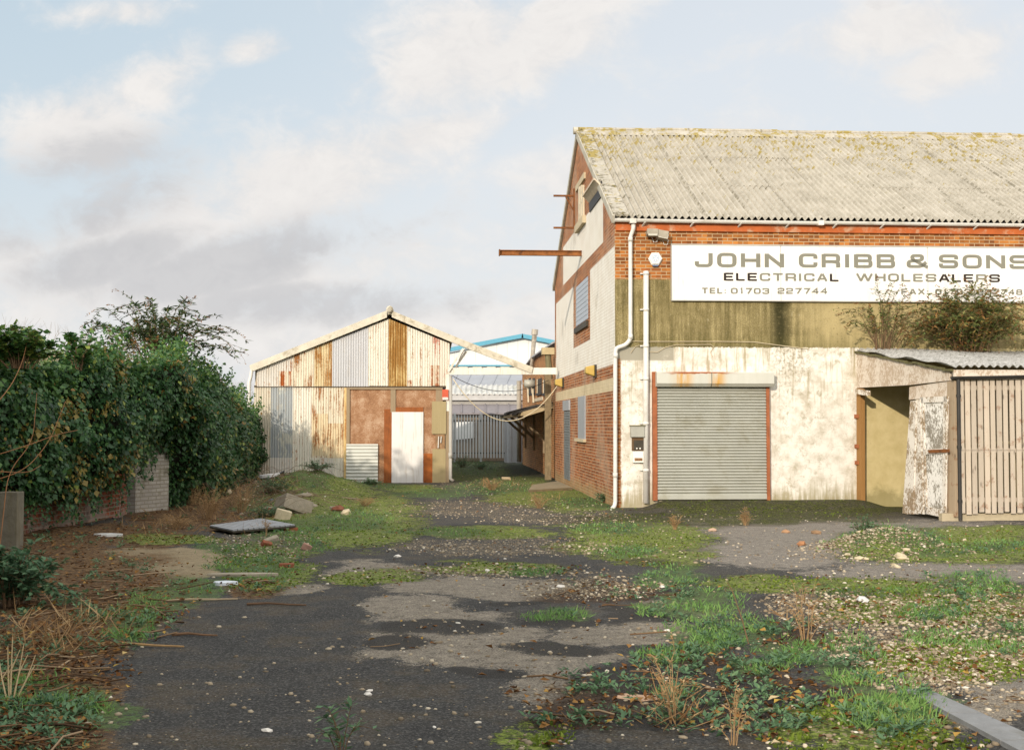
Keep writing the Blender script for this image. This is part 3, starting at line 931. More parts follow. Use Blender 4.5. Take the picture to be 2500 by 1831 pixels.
WIDE = {'I': 0.30, 'W': 1.45, '&': 1.0, ':': 0.30, '1': 0.62, 'J': .92, 'T': .98, 'L': .86, 'E': .92, 'F': .9}


def word(txt, xa, xb, yt, yb, blacks, tfac=0.215):
    """letters between source pixels xa..xb of the board face, cap height yt..yb"""
    global PTS
    o_ = 0.076
    u0_, zt = fac(xa, yt, o_); u1_, _z = fac(xb, yt, o_); _x, zb_ = fac(xa, yb, o_)
    u0_ -= sa; u1_ -= sa; zt -= szb; zb_ -= szb
    h = zt - zb_
    gap = 0.22
    tot = sum(WIDE.get(ch, 1.0) for ch in txt) + gap * (len(txt) - 1)
    sc_ = (u1_ - u0_) / tot
    x_ = u0_
    for n_, ch in enumerate(txt):
        wl = WIDE.get(ch, 1.0) * sc_
        tv_ = min(h * 0.295, 0.30 * sc_); thz = h * tfac
        mb = MB()
        for q, (kind, pts, r_) in enumerate(GL[ch]):
            PTS = pts
            rp = rpoly(pts, r_, 5, kind == 'c')
            ribbon(mb, rp, tv_, thz, kind == 'c', -o_ - 0.004 - 0.0007 * q, -o_ + 0.003, x_ + tv_ / 2, zb_ + thz / 2, wl - tv_, h - thz)
        mb.build('letter', m_lb if n_ in blacks else m_lg, S)
        x_ += wl + gap * sc_


word('JOHN', 1696, 1914, 617, 652.5, ())
word('CRIBB', 1950, 2185, 619, 653.5, ())
word('&', 2213, 2265, 620.5, 654.5, ())
word('SONS', 2292, 2511, 621.5, 655.5, ())
word('ELECTRICAL', 1767, 2048, 666, 685.6, (0, 1, 2, 9))
word('WHOLESALERS', 2091, 2441, 667.5, 687, (6, 7, 8, 10))
word('TEL:', 1713, 1773, 702.5, 717, ()); word('01703', 1784, 1878, 703, 717.5, ()); word('227744', 1898, 2020, 703, 717.5, ())
word('FAX:', 2200, 2267, 705, 719, ()); word('01703', 2283, 2369.6, 705.5, 719.5, ()); word('227748', 2385.5, 2496, 706, 720, ())

# ---- alarm box
ux, uz = fac(1599, 633)
A_ = thing('alarm_box', 'white hexagonal burglar alarm box on the brickwork', 'alarm box', C0 + U * ux + Vector((0, 0, uz)) , ALPHA)
r_ = 0.155
hexp = [(r_ * math.cos(math.pi / 3 * k), 0, r_ * math.sin(math.pi / 3 * k)) for k in range(6)]
mb = MB(); mb.prism([(a, -0.002, c_) for a, b, c_ in hexp], (0, -0.05, 0)); mb.prism([(a * .86, -0.052, c_ * .86) for a, b, c_ in hexp], (0, -0.03, 0))
mb.build('case', simple('white_plastic', (0.74, 0.73, 0.70), 0.4, 0.05), A_, bevel=0.006)
m_emb = simple('pale_blue_print', (0.42, 0.50, 0.60), 0.5, 0.1)
mb = MB()
mb.prism([(-.07, -.083, .075), (.07, -.083, .075), (.07, -.083, -.02), (0.0, -.083, -.085), (-.07, -.083, -.02)], (0, -.003, 0)); em = mb.build('emblem', m_emb, A_)
mb = MB(); mb.bar((-.05, -.088, .055), (.05, -.088, -.03), .006, .018, (0, 0, 1)); mb.bar((.05, -.088, .055), (-.05, -.088, -.03), .006, .018, (0, 0, 1)); mb.bar((0, -.0885, .0), (0, -.0885, -.06), .006, .02, (1, 0, 0)); mb.build('emblem_cross', simple('white_print', (.72, .73, .74), .5), em)
mb = MB(); mb.box(-.06, .06, -.07, -.01, -.165, -.135); mb.build('strobe_lamp', simple('blue_lens', (0.09, 0.13, 0.22), 0.3), A_)

# ---- floodlights
for (px, py, lab, tl) in ((1592, 569, 'small dark floodlight facing down under the gutter beside the downpipe', 0.0), (1618, 575, 'square tilted floodlight facing right near the sign corner', 0.6)):
    ux, uz = fac(px, py, 0.15)
    T = thing('floodlight', lab, 'floodlight', C0 + U * ux + Vector((0, 0, uz)), ALPHA, 'floodlights under the eaves')
    mb = MB(); ca, sa_ = math.cos(tl), math.sin(tl)
    ctr = Vector((0, -0.16, 0)); ax = Vector((ca, -sa_ * .4, -0.35 * sa_)).normalized()
    mb.bar(ctr - ax * .12, ctr + ax * .12, .16, .17 if tl else .13, (0.25 * sa_, 0.3, 1)); mb.build('housing', simple('grey_lamp_metal', (.30, .27, .21), .5, .2), T, bevel=.008)
    mb = MB(); up_ = Vector((.25 * sa_, .3, 1)).normalized(); dn = ax.cross(Vector((0, 1, 0))).normalized()
    f0 = ctr + Vector((0, -0.082, -0.03)); mb.bar(f0 - ax * .10, f0 + ax * .10, .02, .10, (0.25 * sa_, 0.3, 1)); mb.build('glass', simple('lamp_glass', (.45, .43, .36), .2, .1, spec=.6), T)
    mb = MB(); mb.tube([(0, 0, -.05), (0, -.1, -.05), (0, -.13, -.02)], .012, 6); mb.tube([(0.02, -.02, -.08), (0.05, -.06, -.19), (.12, -.06, -.18), (.14, -.05, -.08)], .008, 5); mb.build('bracket', m_pvc, T)

# ---- switch boxes left of the shutter
def wallbox(name, lab, cat, xa, ya, xb, yb, dpt, mat, hood=False, group=None):
    u0_, z1_ = fac(xa, ya); u1_, z0_ = fac(xb, yb)
    T = thing(name, lab, cat, C0 + U * ((u0_ + u1_) / 2) + Vector((0, 0, z0_)), ALPHA, group)
    w2, h2 = (u1_ - u0_) / 2, z1_ - z0_
    mb = MB(); mb.box(-w2, w2, -dpt, -0.003, 0, h2); mb.build('case', mat, T, bevel=0.008)
    return T, w2, h2


T, w2, h2 = wallbox('meter_box', 'grey slope topped meter hood above the keypad box', 'meter box', 1538, 1041, 1571, 1067, 0.16, simple('light_grey_box', (.36, .355, .31), .5, .1))
mb = MB(); mb.box(-w2 - .012, w2 + .012, -.175, -.003, h2 + .009, h2 + .03); mb.build('lid', simple('olive_grey', (.24, .22, .14), .7, .2), T)
T, w2, h2 = wallbox('keypad_box', 'dark open keypad box with two white buttons', 'control box', 1542, 1068, 1571, 1100, 0.10, simple('brown_box_frame', (.13, .075, .035), .7, .3))
mb = MB(); mb.box(-w2 + .03, w2 - .02, -.108, -.1005, .02, h2 - .06); pn = mb.build('panel', m_dark, T)
for k in (-.035, .035):
    mb = MB(); mb.tube([(k, -.109, .05), (k, -.122, .05)], .017, 10); mb.build('button', simple('white_button', (.75, .72, .66), .4), T)
T, w2, h2 = wallbox('post_box', 'white letter box with a rusted flap below the keypad box', 'letter box', 1543, 1101, 1571, 1129, 0.09, simple('white_metal', (.78, .76, .70), .5, .05))
mb = MB(); mb.box(-w2 + .04, w2 - .04, -.1, -.0905, .04, .1); mb.build('flap', simple('rusty_flap', (.22, .12, .06), .8, .5, 20.), T)

# ---- bulkhead lamps on the gable
for (px, py, lab) in ((1376, 935, 'farther yellow bulkhead lamp on the gable, above the shutter door'), (1455, 906, 'nearer yellow bulkhead lamp on the gable, close to the downpipe')):
    v, zc = gab(px, py)
    T = thing('bulkhead_lamp', lab, 'wall lamp', C0 + V_ * v + Vector((0, 0, zc)), ALPHA, 'bulkhead lamps on the gable')
    mb = MB(); mb.box(-.05, -.002, -.17, .17, -.15, .15); mb.build('base', m_dark, T)
    mb = MB(); mb.prism([(-.05, -.15, -.13), (-.26, -.13, -.06), (-.26, -.13, .10), (-.05, -.15, .14)], (0, .29, 0)); mb.build('diffuser', m_amber, T, bevel=.02)


def wpart(name, mb, mat, parent, label=None, smooth=False):
    """a part given in world coordinates, under a thing placed without scaling"""
    M = (Matrix.Translation(parent.location) @ parent.rotation_euler.to_matrix().to_4x4()).inverted() if parent.parent is None else None
    if M is None:
        pp = parent.parent
        M = (Matrix.Translation(pp.location) @ pp.rotation_euler.to_matrix().to_4x4()).inverted()
    mb.v = [tuple(M @ Vector(p)) for p in mb.v]
    o = mb.build(name, mat, parent, smooth)
    if label: o['label'] = label
    return o


def poly(mb, pxs, p0, n, ext, off=0.0):
    """flat piece: outline given by pixels on the plane (p0, n) moved off towards the viewer, thickness vector ext"""
    q = [onplane(a, b, p0 - n * off, n) for a, b in pxs]
    return mb.prism(q, ext)


# ================================================================== timber lean-to
uA = fac(2096, 1000)[0]
A = C0 + U * uA
F = P(2335, 1265, 22.9); F.z = 0
sdir = (F - A); sdir.z = 0; SL = sdir.length; sdir.normalize()
nside = Vector((-sdir.y, sdir.x, 0)); nside = nside if nside.x > 0 else -nside      # points into the lean-to
uF, vF, _ = loc(F)
LT = thing('timber_lean_to', 'low timber lean-to with corrugated roof, slatted front and open doorway', 'lean-to', A.lerp(F, 0.5), ALPHA)
zF = onplane(2317, 903, A, nside).z; zW = fac(2100, 858)[1]
m_leanroof, t, bs = new_mat('lean_to_roofing')
co = t.co()
n0 = t.noise(co, 3.0, 7.0, 0.7); n1_ = t.noise(co, 13.0, 7.0, 0.75)
c = t.ramp(t.add(t.mul(n0, .4), t.mul(n1_, .6)), [(0.38, (.20, .195, .185)), (0.5, (.38, .375, .36)), (0.62, (.52, .515, .50))])
c = t.mix(t.mul(t.ss(t.noise(co, 9.0, 8.0, 0.8), 0.56, 0.61), 0.85), c, (0.07, 0.07, 0.03))
t.put(bs.inputs['Base Color'], c); bs.inputs['Roughness'].default_value = 0.9
M_B = (Matrix.Translation(C0) @ Matrix.Rotation(ALPHA, 4, 'Z'))
mb = MB()
xs = list(np.arange(uA - 0.02, LEN - 1, 0.146 / 6))
vfr = vF - 0.12
dl = Vector((0, -vfr, zW - zF)); 


def lpt(x, tt, off):
    s_ = 0.012 * math.sin(tt * 9 + x) + 0.02 * math.sin(x * 1.3)
    return M_B @ Vector((x, vfr + (-vfr - 0.02) * tt, zF + (zW - zF) * tt + 0.026 * math.cos(2 * math.pi * x / 0.146) + 0.03 - off + s_ + (0.015 if tt < 0.5 else 0)))


mb.corr(xs, lambda x: max(0.0, (uF - 0.05 - x) / (uF - uA)) if x < uF - .05 else 0.0, lambda x: 1.0, 8, lpt, 0.008)
lroof = wpart('roof', mb, m_leanroof, LT)
mb = MB(); q0, q1 = M_B @ Vector((uA - .05, 0, zW - .02)), M_B @ Vector((uF - .06, vF, zF - .02))
for k in range(14):          # mossy ragged edge of the sheets along the side
    a = q0.lerp(q1, k / 14); b = q0.lerp(q1, (k + 1.03) / 14)
    mb.bar(a + Vector((0, 0, R.uniform(-.02, .02))), b + Vector((0, 0, R.uniform(-.02, .02))), 0.07, 0.035)
wpart('roof_edge', mb, simple('mossy_edge', (.12, .11, .05), .95, .5, 14.0), lroof)


SLAT0 = loc(onplane(2341, 1100, F, V_)).x - (uA + uF) / 2 - .01


def wood(name, c0, c1, knots=True, seed=0.0, flake=None):
    m, t, bs = new_mat(name)
    co = t.stretch(t.co(), 1, 1, 1, seed)
    g = t.noise(t.stretch(co, 22, 22, 0.8), 2.0, 6.0, 0.6, 0.4)
    l = t.noise(co, 1.8, 4.0)
    c = t.mix(t.add(t.mul(g, .7), t.mul(l, .3)), c0, c1)
    if knots:
        kx = t.n('ShaderNodeTexVoronoi', {'feature': 'F1'}, {'Vector': t.stretch(co, 7, 7, 2.2), 'Scale': 1.0}).outputs[0]
        c = t.mix(t.mul(t.ss(kx, .16, .05), .8), c, tuple(a * .3 for a in c0))
        c = t.mix(t.mul(t.ss(t.noise(co, 5.0, 6.0, .7), .56, .66), .65), c, (.22, .085, .03))
    if knots:
        x, y, z = t.sep(t.co())
        ci = t.n('ShaderNodeTexWhiteNoise', {'noise_dimensions': '1D'}, {'W': t.m('FLOOR', t.m('DIVIDE', t.sub(x, SLAT0), .1215))}).outputs[0]
        c = t.mix(t.mul(t.ss(ci, .2, 1.0), .38), c, tuple(a * .45 for a in c1))
    if flake:
        f = t.noise(t.stretch(co, 1.6, 1.6, 1.0), 16.0, 8.0, 0.75, .6)
        f2 = t.noise(co, 2.6, 3.0)
        c = t.mix(t.ss(t.add(t.mul(f, .75), t.mul(f2, .45)), .57, .60), c, flake)
    t.put(bs.inputs['Base Color'], c); bs.inputs['Roughness'].default_value = 0.85
    bs.inputs['Specular IOR Level'].default_value = 0.2
    t.put(bs.inputs['Normal'], t.n('ShaderNodeBump', None, {'Strength': .4, 'Distance': .006, 'Height': g}).outputs[0])
    return m


m_larch = wood('pale_weathered_slats', (.40, .325, .25), (.62, .55, .46))
m_board = wood('pinkish_cream_boards', (.40, .30, .21), (.52, .43, .34), False, 2.0, (.66, .59, .51))
m_peel = wood('peeling_white_door_paint', (.20, .18, .145), (.33, .30, .25), False, 4.0, (.80, .78, .74))
m_peel2 = wood('flaking_white_planks', (.24, .17, .10), (.36, .28, .19), False, 9.0, (.74, .70, .64))
m_rustpost = wood('rust_brown_post', (.24, .12, .035), (.40, .22, .08), False, 6.0)
si = nside * 0.05
mb = MB(); poly(mb, [(2088, 862), (2318, 905), (2317, 929), (2219, 940), (2091, 947)], A, nside, si, 0.03); wpart('gable_board', mb, m_board, LT)
mb = MB(); poly(mb, [(2220, 945), (2312, 931), (2313, 968), (2219, 976)], A, nside, si, 0.0); wpart('door_head_board', mb, m_board, LT)
mb = MB(); poly(mb, [(2312, 931), (2330, 929), (2331, 1262), (2311, 1262)], A, nside, nside * .12, 0.03); wpart('corner_post', mb, wood('grey_post', (.30, .22, .14), (.46, .37, .27), True, 3.0), LT)
mb = MB(); poly(mb, [(2091, 948), (2101, 948), (2102, 1229), (2091, 1229)], A, nside, nside * .10, 0.06); fp = wpart('door_frame_post', mb, m_rustpost, LT)
mb = MB(); poly(mb, [(2088, 950), (2115, 954), (2115, 966), (2088, 961)], A, nside, nside * .10, 0.16); wpart('frame_bracket', mb, m_peel2, fp)
for py in (1016, 1089, 1129):
    mb = MB(); poly(mb, [(2079, py - 5), (2092, py - 4), (2093, py + 5), (2080, py + 5)], A, nside, nside * .06, 0.10); wpart('hinge', mb, m_orange_rust, fp)
# the old door, sagging, with ledges
mb = MB(); poly(mb, [(2245, 971), (2312, 968), (2307, 1265), (2256, 1254)], A, nside, si, 0.07); dr = wpart('door', mb, m_peel, LT, 'old door leaf with flaking white paint')
for q in ([(2245, 970), (2253, 970), (2262, 1253), (2254, 1252)], [(2303, 968), (2312, 967), (2308, 1264), (2300, 1262)], [(2246, 970), (2312, 967), (2312, 981), (2246, 984)], [(2252, 1098), (2309, 1094), (2309, 1106), (2252, 1110)], [(2256, 1236), (2307, 1246), (2306, 1264), (2257, 1253)]):
    mb = MB(); poly(mb, q, A, nside, nside * .025, 0.096); wpart('door_rail', mb, m_peel2, dr)
mb = MB(); poly(mb, [(2266, 1098), (2316, 1096), (2316, 1104), (2266, 1106)], A, nside, nside * .02, 0.118); wpart('strap_hinge', mb, m_steel_rust, dr)
for k, (a, b, c_, d) in enumerate(((2222, 2230, 2203, 2214), (2229, 2237, 2215, 2229), (2235, 2243, 2229, 2242), (2239, 2246, 2241, 2255))):
    mb = MB(); poly(mb, [(a, 979 - k), (b, 978 - k), (d, 1255), (c_, 1254 + R.uniform(-2, 2))], A, nside, nside * .03, 0.09 + .02 * (k % 2)); wpart('loose_plank', mb, m_peel2, LT)
# front of vertical slats
nf_ = V_
mb = MB()
x0p, pitch = 2340, 15.85
z1 = onplane(2400, 927, F, nf_).z; z0 = onplane(2400, 1253, F, nf_).z
u0_ = loc(onplane(2341, 1100, F, nf_)).x
k = 0
while u0_ + .12 * k < LEN - 2:
    a = u0_ + .1215 * k
    zz1, zz0 = z1 + R.uniform(-.01, .0), z0 + R.uniform(-.02, .03)
    dv = R.uniform(-.008, .008)
    zm = z0 + (z1 - z0) * .47
    b = a + .092 + R.uniform(-.010, .008)
    for (p_, q_) in ((zm + .004, zz1), (zz0, zm - .004)):
        i = len(mb.v)
        mb.box(a, b, vF - .022 + dv, vF + dv, p_, q_)
    k += 1
mb.v = [tuple(M_B @ Vector(p)) for p in mb.v]
sf = wpart('slatted_front', mb, m_larch, LT)
mb = MB()
for zz in (z0 + .25, z0 + (z1 - z0) * .47, z1 - .15):
    mb.box(u0_ - .05, LEN - 2, vF + .02, vF + .075, zz - .04, zz + .04)
mb.v = [tuple(M_B @ Vector(p)) for p in mb.v]
wpart('back_rail', mb, m_larch, sf)
zg0, zg1 = onplane(2330, 924, F, nf_).z, onplane(2500, 908, F, nf_).z
ug0, ug1 = loc(onplane(2318, 924, F, nf_)).x, loc(onplane(2500, 908, F, nf_)).x
mb = MB(); mb.box(uF - .02, LEN - 2, vF - .02, vF + .03, z1 + .001, zF - .005); mb.v = [tuple(M_B @ Vector(p)) for p in mb.v]
wpart('fascia_board', mb, m_board, LT)
mb = half_gutter(ug0, ug0 + (ug1 - ug0) * 5, zg0 + .03, zg0 + .03 + (zg1 - zg0) * 1.25, vF - .09, .055); mb.v = [tuple(M_B @ Vector(p)) for p in mb.v]
lg = wpart('gutter', mb, m_black, LT)
ud = loc(onplane(2336, 1000, F, nf_)).x
mb = MB(); mb.tube([M_B @ Vector((ud, vF - .08, zg0 + .02)), M_B @ Vector((ud, vF - .08, 0.02))], .036, 8)
for zz in (0.35, 1.35, 2.3):
    mb.tube([M_B @ Vector((ud, vF - .08, zz)), M_B @ Vector((ud, vF - .08, zz + .05))], .046, 8)
wpart('downpipe', mb, m_black, lg)
mb = MB(); mb.box(uA + .2, LEN - 2, vF + .05, vF + .2, -.2, z0 - .005); mb.v = [tuple(M_B @ Vector(p)) for p in mb.v]
wpart('kerb_base', mb, simple('pale_concrete', (.42, .36, .25), .9, .2, 6.0, bump=.3), LT)

# ================================================================== corrugated shed on the left
S0 = G(860, 1178); S0.z = 0
SHED = thing('corrugated_shed', 'low gabled shed of patched rusty corrugated sheets with boarded doors', 'shed', S0, ALPHA)


def shp(px, py, off=0.0):
    """pixel on the shed front -> local (x, z)"""
    p = onplane(px, py, S0 - V_ * off, V_) - S0
    return p.dot(U), p.z


def sheet_mat(name, base, rust=0.0, rcol=(.30, .12, .03), rl=0.55, dirt=.24, alt=None):
    m, t, bs = new_mat(name)
    co = t.co(); x, y, z = t.sep(co)
    seed = R.uniform(0, 20)
    st = t.noise(t.stretch(co, 9, 1, 0.55, seed), 1.5, 7.0, 0.7, .15)
    pt_ = t.noise(t.stretch(co, 1, 1, 1, seed), 1.3, 5.0, 0.6)
    fi = t.noise(co, 18.0, 6.0, .7)
    c = t.mix(pt_, tuple(a * .86 for a in base), tuple(min(1, a * 1.1) for a in base))
    if alt:
        c = t.mix(t.ss(t.noise(t.stretch(co, 1, 1, .6, seed + 3), 2.4, 6.0, .7), .52, .60), c, alt)
    c = t.mix(t.mul(t.ss(t.add(t.mul(st, .6), t.mul(fi, .4)), .5, .62), dirt), c, (.40, .28, .12))
    if rust:
        k = t.add(t.add(t.mul(st, .55), t.mul(pt_, .25)), t.mul(fi, .2))
        c = t.mix(t.ss(k, .66 - rust * .32, .72 - rust * .26), c, t.mix(fi, tuple(a * .55 for a in rcol), tuple(a * 1.35 for a in rcol)))
    t.put(bs.inputs['Base Color'], c)
    bs.inputs['Roughness'].default_value = .6
    bs.inputs['Specular IOR Level'].default_value = .3
    return m


m_cr = sheet_mat('cream_painted_sheet', (.69, .665, .585), .42)
m_cr2 = sheet_mat('cream_rust_flecked_sheet', (.66, .61, .49), .52)
m_cr3 = sheet_mat('white_sheet_with_red_streaks', (.67, .63, .55), .42, (.45, .16, .11))
m_gal = sheet_mat('galvanised_blue_grey_sheet', (.52, .53, .555), 0, dirt=.18)
m_gal2 = sheet_mat('dull_galvanised_sheet', (.33, .36, .375), 0, dirt=.35, alt=(.52, .52, .46))
m_och = sheet_mat('ochre_rusted_sheet', (.58, .43, .19), .78, (.30, .15, .035))
m_och2 = sheet_mat('half_rusted_cream_sheet', (.62, .52, .32), .62, (.33, .15, .035))
m_wht = sheet_mat('white_grey_sheet', (.60, .575, .53), .34)
m_crdk = sheet_mat('dark_cream_sheet', (.55, .51, .42), .38)  # darker cream than the other painted sheets
m_redr = sheet_mat('bright_rust_patch', (.64, .57, .45), .62, (.33, .085, .015))

z2 = lambda zx, zy: (580 + zx / 3.178, 700 + zy / 3.178)
apx = z2(1182, 200)


def topz(x):
    xa, za = shp(*z2(130, 655)); xb, zb_ = shp(*z2(1175, 250)); xc, zc = shp(*z2(1716, 470))
    return za + (zb_ - za) * (x - xa) / (xb - xa) if x < xb else zb_ + (zc - zb_) * (x - xb) / (xc - xb)


def sheet(mat, zxa, zxb, zya=None, zyb=772, off=0.0, name='cladding_sheet', label=None, horizontal=False, amp=.015, pitch=.076):
    xa = shp(*z2(zxa, 800))[0]; xb = shp(*z2(zxb, 800))[0]
    zb_ = shp(*z2(zxa, zyb))[1]
    mb = MB()
    if horizontal:
        zt = shp(*z2(zxa, zya))[1]
        zs = list(np.arange(zb_, zt, pitch / 6))
        mb.corr(zs, lambda q: xa, lambda q: xb, 2, lambda q, tt, o_: Vector((tt, -off - amp * math.cos(2 * math.pi * q / pitch) + o_, q)), .004)
    else:
        zt = (lambda x: topz(x)) if zya is None else (lambda x: shp(*z2(zxa, zya))[1])
        zj = R.uniform(-.012, .012)
        xs = list(np.arange(xa, xb + .02, pitch / 6))
        mb.corr(xs, lambda x: zb_ + zj, zt, 4, lambda x, tt, o_: Vector((x, -off - amp * math.cos(2 * math.pi * x / pitch) + o_, tt)), .004)
    o = mb.build(name, mat, SHED)
    if label: o['label'] = label
    return o


up = [(m_wht, 152, 440, 'white upper sheet with a rust patch'), (m_cr2, 428, 592, None), (m_och2, 586, 737, 'half rusted upper sheet'), (m_gal, 733, 880, 'blue grey galvanised upper sheet'), (m_gal, 876, 1020, 'blue grey galvanised upper sheet'),
      (m_cr, 1014, 1167, None), (m_och, 1162, 1320, 'ochre rusted sheet under the ridge'), (m_cr, 1314, 1502, None), (m_cr3, 1496, 1642, 'white sheet with red streaks')]
for k, (m_, a, b, lab) in enumerate(up):
    sheet(m_, a, b, None, 772, .02 + .006 * (k % 2), label=lab)
sheet(m_redr, 322, 428, 655, 770, .034, 'rust_patch')
sheet(m_redr, 1500, 1562, 610, 772, .034, 'rust_patch')
sheet(m_redr, 1318, 1352, 725, 774, .034, 'rust_patch')
lo = [(m_crdk, 128, 262, 'darker cream lower sheet by the ivy'), (m_gal2, 258, 424, 'grey galvanised lower sheet'), (m_cr, 418, 582, None), (m_cr2, 576, 712, None), (m_cr2, 706, 842, None)]
for k, (m_, a, b, lab) in enumerate(lo):
    sheet(m_, a, b, 770, 1330, -.03 + .006 * (k % 2), label=lab)
m_cr4 = sheet_mat('rust_run_cream_sheet', (.66, .56, .38), .58)
sheet(m_cr4, 578, 700, 985, 1310, -.018, label='rust streaked patch sheet'); sheet(m_cr4, 696, 838, 1060, 1328, -.012, label='rust streaked patch sheet')
for k, (m_, a, b) in enumerate(((m_crdk, 128, 262), (m_wht, 258, 424), (m_cr, 418, 645), (m_wht, 640, 742), (m_cr, 736, 838))):
    sheet(m_, a, b, 1326, 1480, -.02 + .006 * (k % 2))
# dark lap under the upper cladding, corner strip
xl, xr_ = shp(*z2(128, 772))[0], shp(*z2(1640, 772))[0]
zmid = shp(*z2(600, 772))[1]
mb = MB(); mb.box(xl, xr_, -.005, .08, zmid - .03, zmid + .02); mb.build('cladding_rail', simple('dark_timber', (.09, .07, .05), .9), SHED)
mb = MB(); mb.box(shp(*z2(828, 900))[0], shp(*z2(846, 900))[0], -.05, .05, 0, shp(*z2(830, 785))[1]); mb.build('corner_trim', sheet_mat('rusty_corner_trim', (.62, .45, .2), .6, (.38, .15, .03)), SHED)


def spanel(name, mat, zxa, zya, zxb, zyb, off, dpt=.03, label=None, parent=None):
    xa, z1_ = shp(*z2(zxa, zya)); xb, z0_ = shp(*z2(zxb, zyb))
    mb = MB(); mb.box(xa, xb, -off, -off + dpt, max(z0_, -.05), z1_)
    o = mb.build(name, mat, parent or SHED)
    if label: o['label'] = label
    return o


m_osb, t, bs = new_mat('stained_particle_board')
co = t.co()
n0 = t.noise(co, 1.4, 5.0, .6); n1_ = t.noise(co, 26.0, 5.0, .75); n2_ = t.noise(co, 5.0, 6.0, .7)
c = t.ramp(t.add(t.mul(n0, .4), t.add(t.mul(n1_, .35), t.mul(n2_, .25))), [(.38, (.15, .062, .026)), (.5, (.33, .175, .09)), (.60, (.50, .35, .24))])
t.put(bs.inputs['Base Color'], c); bs.inputs['Roughness'].default_value = .85
m_rpl = simple('rust_red_plate', (.27, .085, .022), .75, .3, 4.0, grime=(.14, .05, .02), gscale=4, gamt=.6, streak=True)
m_post = wood('grey_brown_frame', (.24, .18, .11), (.36, .28, .19), False, 8.0)
m_olive = wood('olive_plywood', (.30, .24, .12), (.42, .35, .21), False, 11.0)
m_door = simple('dented_white_door', (.72, .71, .70), .5, .06, 1.5, grime=(.46, .40, .33), gscale=2.2, gamt=.5, bump=.25, streak=True)
spanel('board_panel', m_osb, 865, 795, 1192, 1520, .0); spanel('board_panel', m_osb, 1224, 795, 1542, 1520, .0)
spanel('frame_post', m_post, 846, 785, 868, 1522, .05, .09); spanel('frame_post', m_post, 1188, 795, 1226, 975, .04, .09); spanel('frame_post', m_post, 1538, 785, 1590, 1522, .03, .09)
spanel('frame_head', m_post, 846, 782, 1590, 797, .06, .09)
spanel('rust_plate', m_rpl, 1138, 950, 1197, 1520, .03, .035); spanel('rust_plate', m_rpl, 1200, 935, 1440, 973, .03, .03)
spanel('rust_plate', simple('bright_rust_plate', (.34, .10, .02), .7, .5, 3.0, grime=(.11, .03, .012), gscale=2.5, gamt=.9), 1438, 1294, 1514, 1522, .035, .04)
dw = spanel('door_panel', m_door, 1197, 972, 1440, 1521, .055, .04, 'plain white metal door')
spanel('plywood_board', m_olive, 1508, 890, 1618, 1142, .075, .03); spanel('plywood_board', m_olive, 1512, 1258, 1614, 1522, .06, .03)
lk = spanel('lock_plate', simple('worn_brown_plate', (.28, .17, .09), .8, .4, 9.0), 1536, 1145, 1608, 1260, .055, .02)
mb = MB()
for zx in (1560, 1580):
    a = shp(*z2(zx, 1160)); b = shp(*z2(zx - 4, 1250 - (zx - 1560) * 2)); mb.bar((a[0], -.09, a[1]), (b[0], -.09, b[1]), .03, .04, (0, 1, 0))
mb.build('hasp', m_pvc, lk)
sheet(simple('grey_ribbed_sheet', (.56, .57, .53), .5, .05, 3.0), 847, 1092, 1218, 1516, .08, 'ribbed_sheet', 'grey sheet with horizontal ribs', True, .014, .105)
rb = spanel('notice_box', simple('red_box', (.55, .10, .05), .5, .1), 1588, 798, 1635, 880, .10, .09)
xa, z1_ = shp(*z2(1590, 858)); xb, z0_ = shp(*z2(1633, 880))
mb = MB(); mb.box(xa, xb, -.108, -.1005, z0_ + .005, z1_); mb.build('label_strip', m_pvc, rb)
spanel('edge_post', m_white_paint, 1618, 680, 1641, 965, .04, .12); spanel('edge_post', m_post, 1614, 965, 1641, 1524, .04, .12)
a = shp(*z2(1652, 690)); mb = MB(); mb.tube([(a[0], -.02, a[1]), (a[0], -.02, .12), (a[0] + .1, -.05, .04)], .055, 10)
mb.tube([(a[0], -.02, .75), (a[0], -.02, .9)], .066, 10); mb.build('drain_pipe', simple('grey_pipe', (.42, .41, .38), .6, .1, grime=(.25, .2, .14), gamt=.5, streak=True), SHED, True)
# verge boards and the tie beam of the open bay
m_asb = simple('weathered_white_verge', (.58, .54, .45), .85, .16, 4.0, grime=(.22, .18, .10), gscale=3.0, gamt=.65, bump=.3)
mb = MB()
for pxs in ([z2(98, 612), z2(1160, 188), z2(1160, 242), z2(128, 655), z2(104, 640)], ):
    mb.prism([(shp(a, b)[0], -.16, shp(a, b)[1]) for a, b in pxs], (0, .14, 0))
vb = mb.build('verge_board', m_asb, SHED)
mb = MB(); mb.prism([(shp(a, b)[0], -.165, shp(a, b)[1]) for a, b in (z2(1198, 190), (1120, 826.5), (1300, 897), (1297, 912), (1120, 843.5), z2(1198, 240))], (0, .14, 0)); mb.build('verge_board', m_asb, SHED)
mb = MB(); a = shp(*z2(1182, 180)); mb.tube([(a[0], -.22, a[1]), (a[0], 6, a[1])], .105, 14); rc = mb.build('ridge_roll', m_asb, SHED, True)
mb = MB(); mb.tube([(a[0], -.235, a[1]), (a[0], -.221, a[1])], .07, 12); mb.build('end_disc', m_verge, rc)
mb = MB(); mb.prism([(shp(x_, y_)[0], -.10, shp(x_, y_)[1]) for x_, y_ in ((1096, 899), (1358, 898), (1358, 914.5), (1096, 915))], (0, .12, 0)); mb.build('tie_beam', m_white_paint, SHED)
mb = MB()
for a, b, yo in (((1131, 852), (1094, 908), -.12), ((1138, 858), (1112, 897), .10)):
    p, q = shp(*a), shp(*b); mb.bar((p[0], yo, p[1]), (q[0], yo, q[1]), .07, .10, (0, 1, 0))
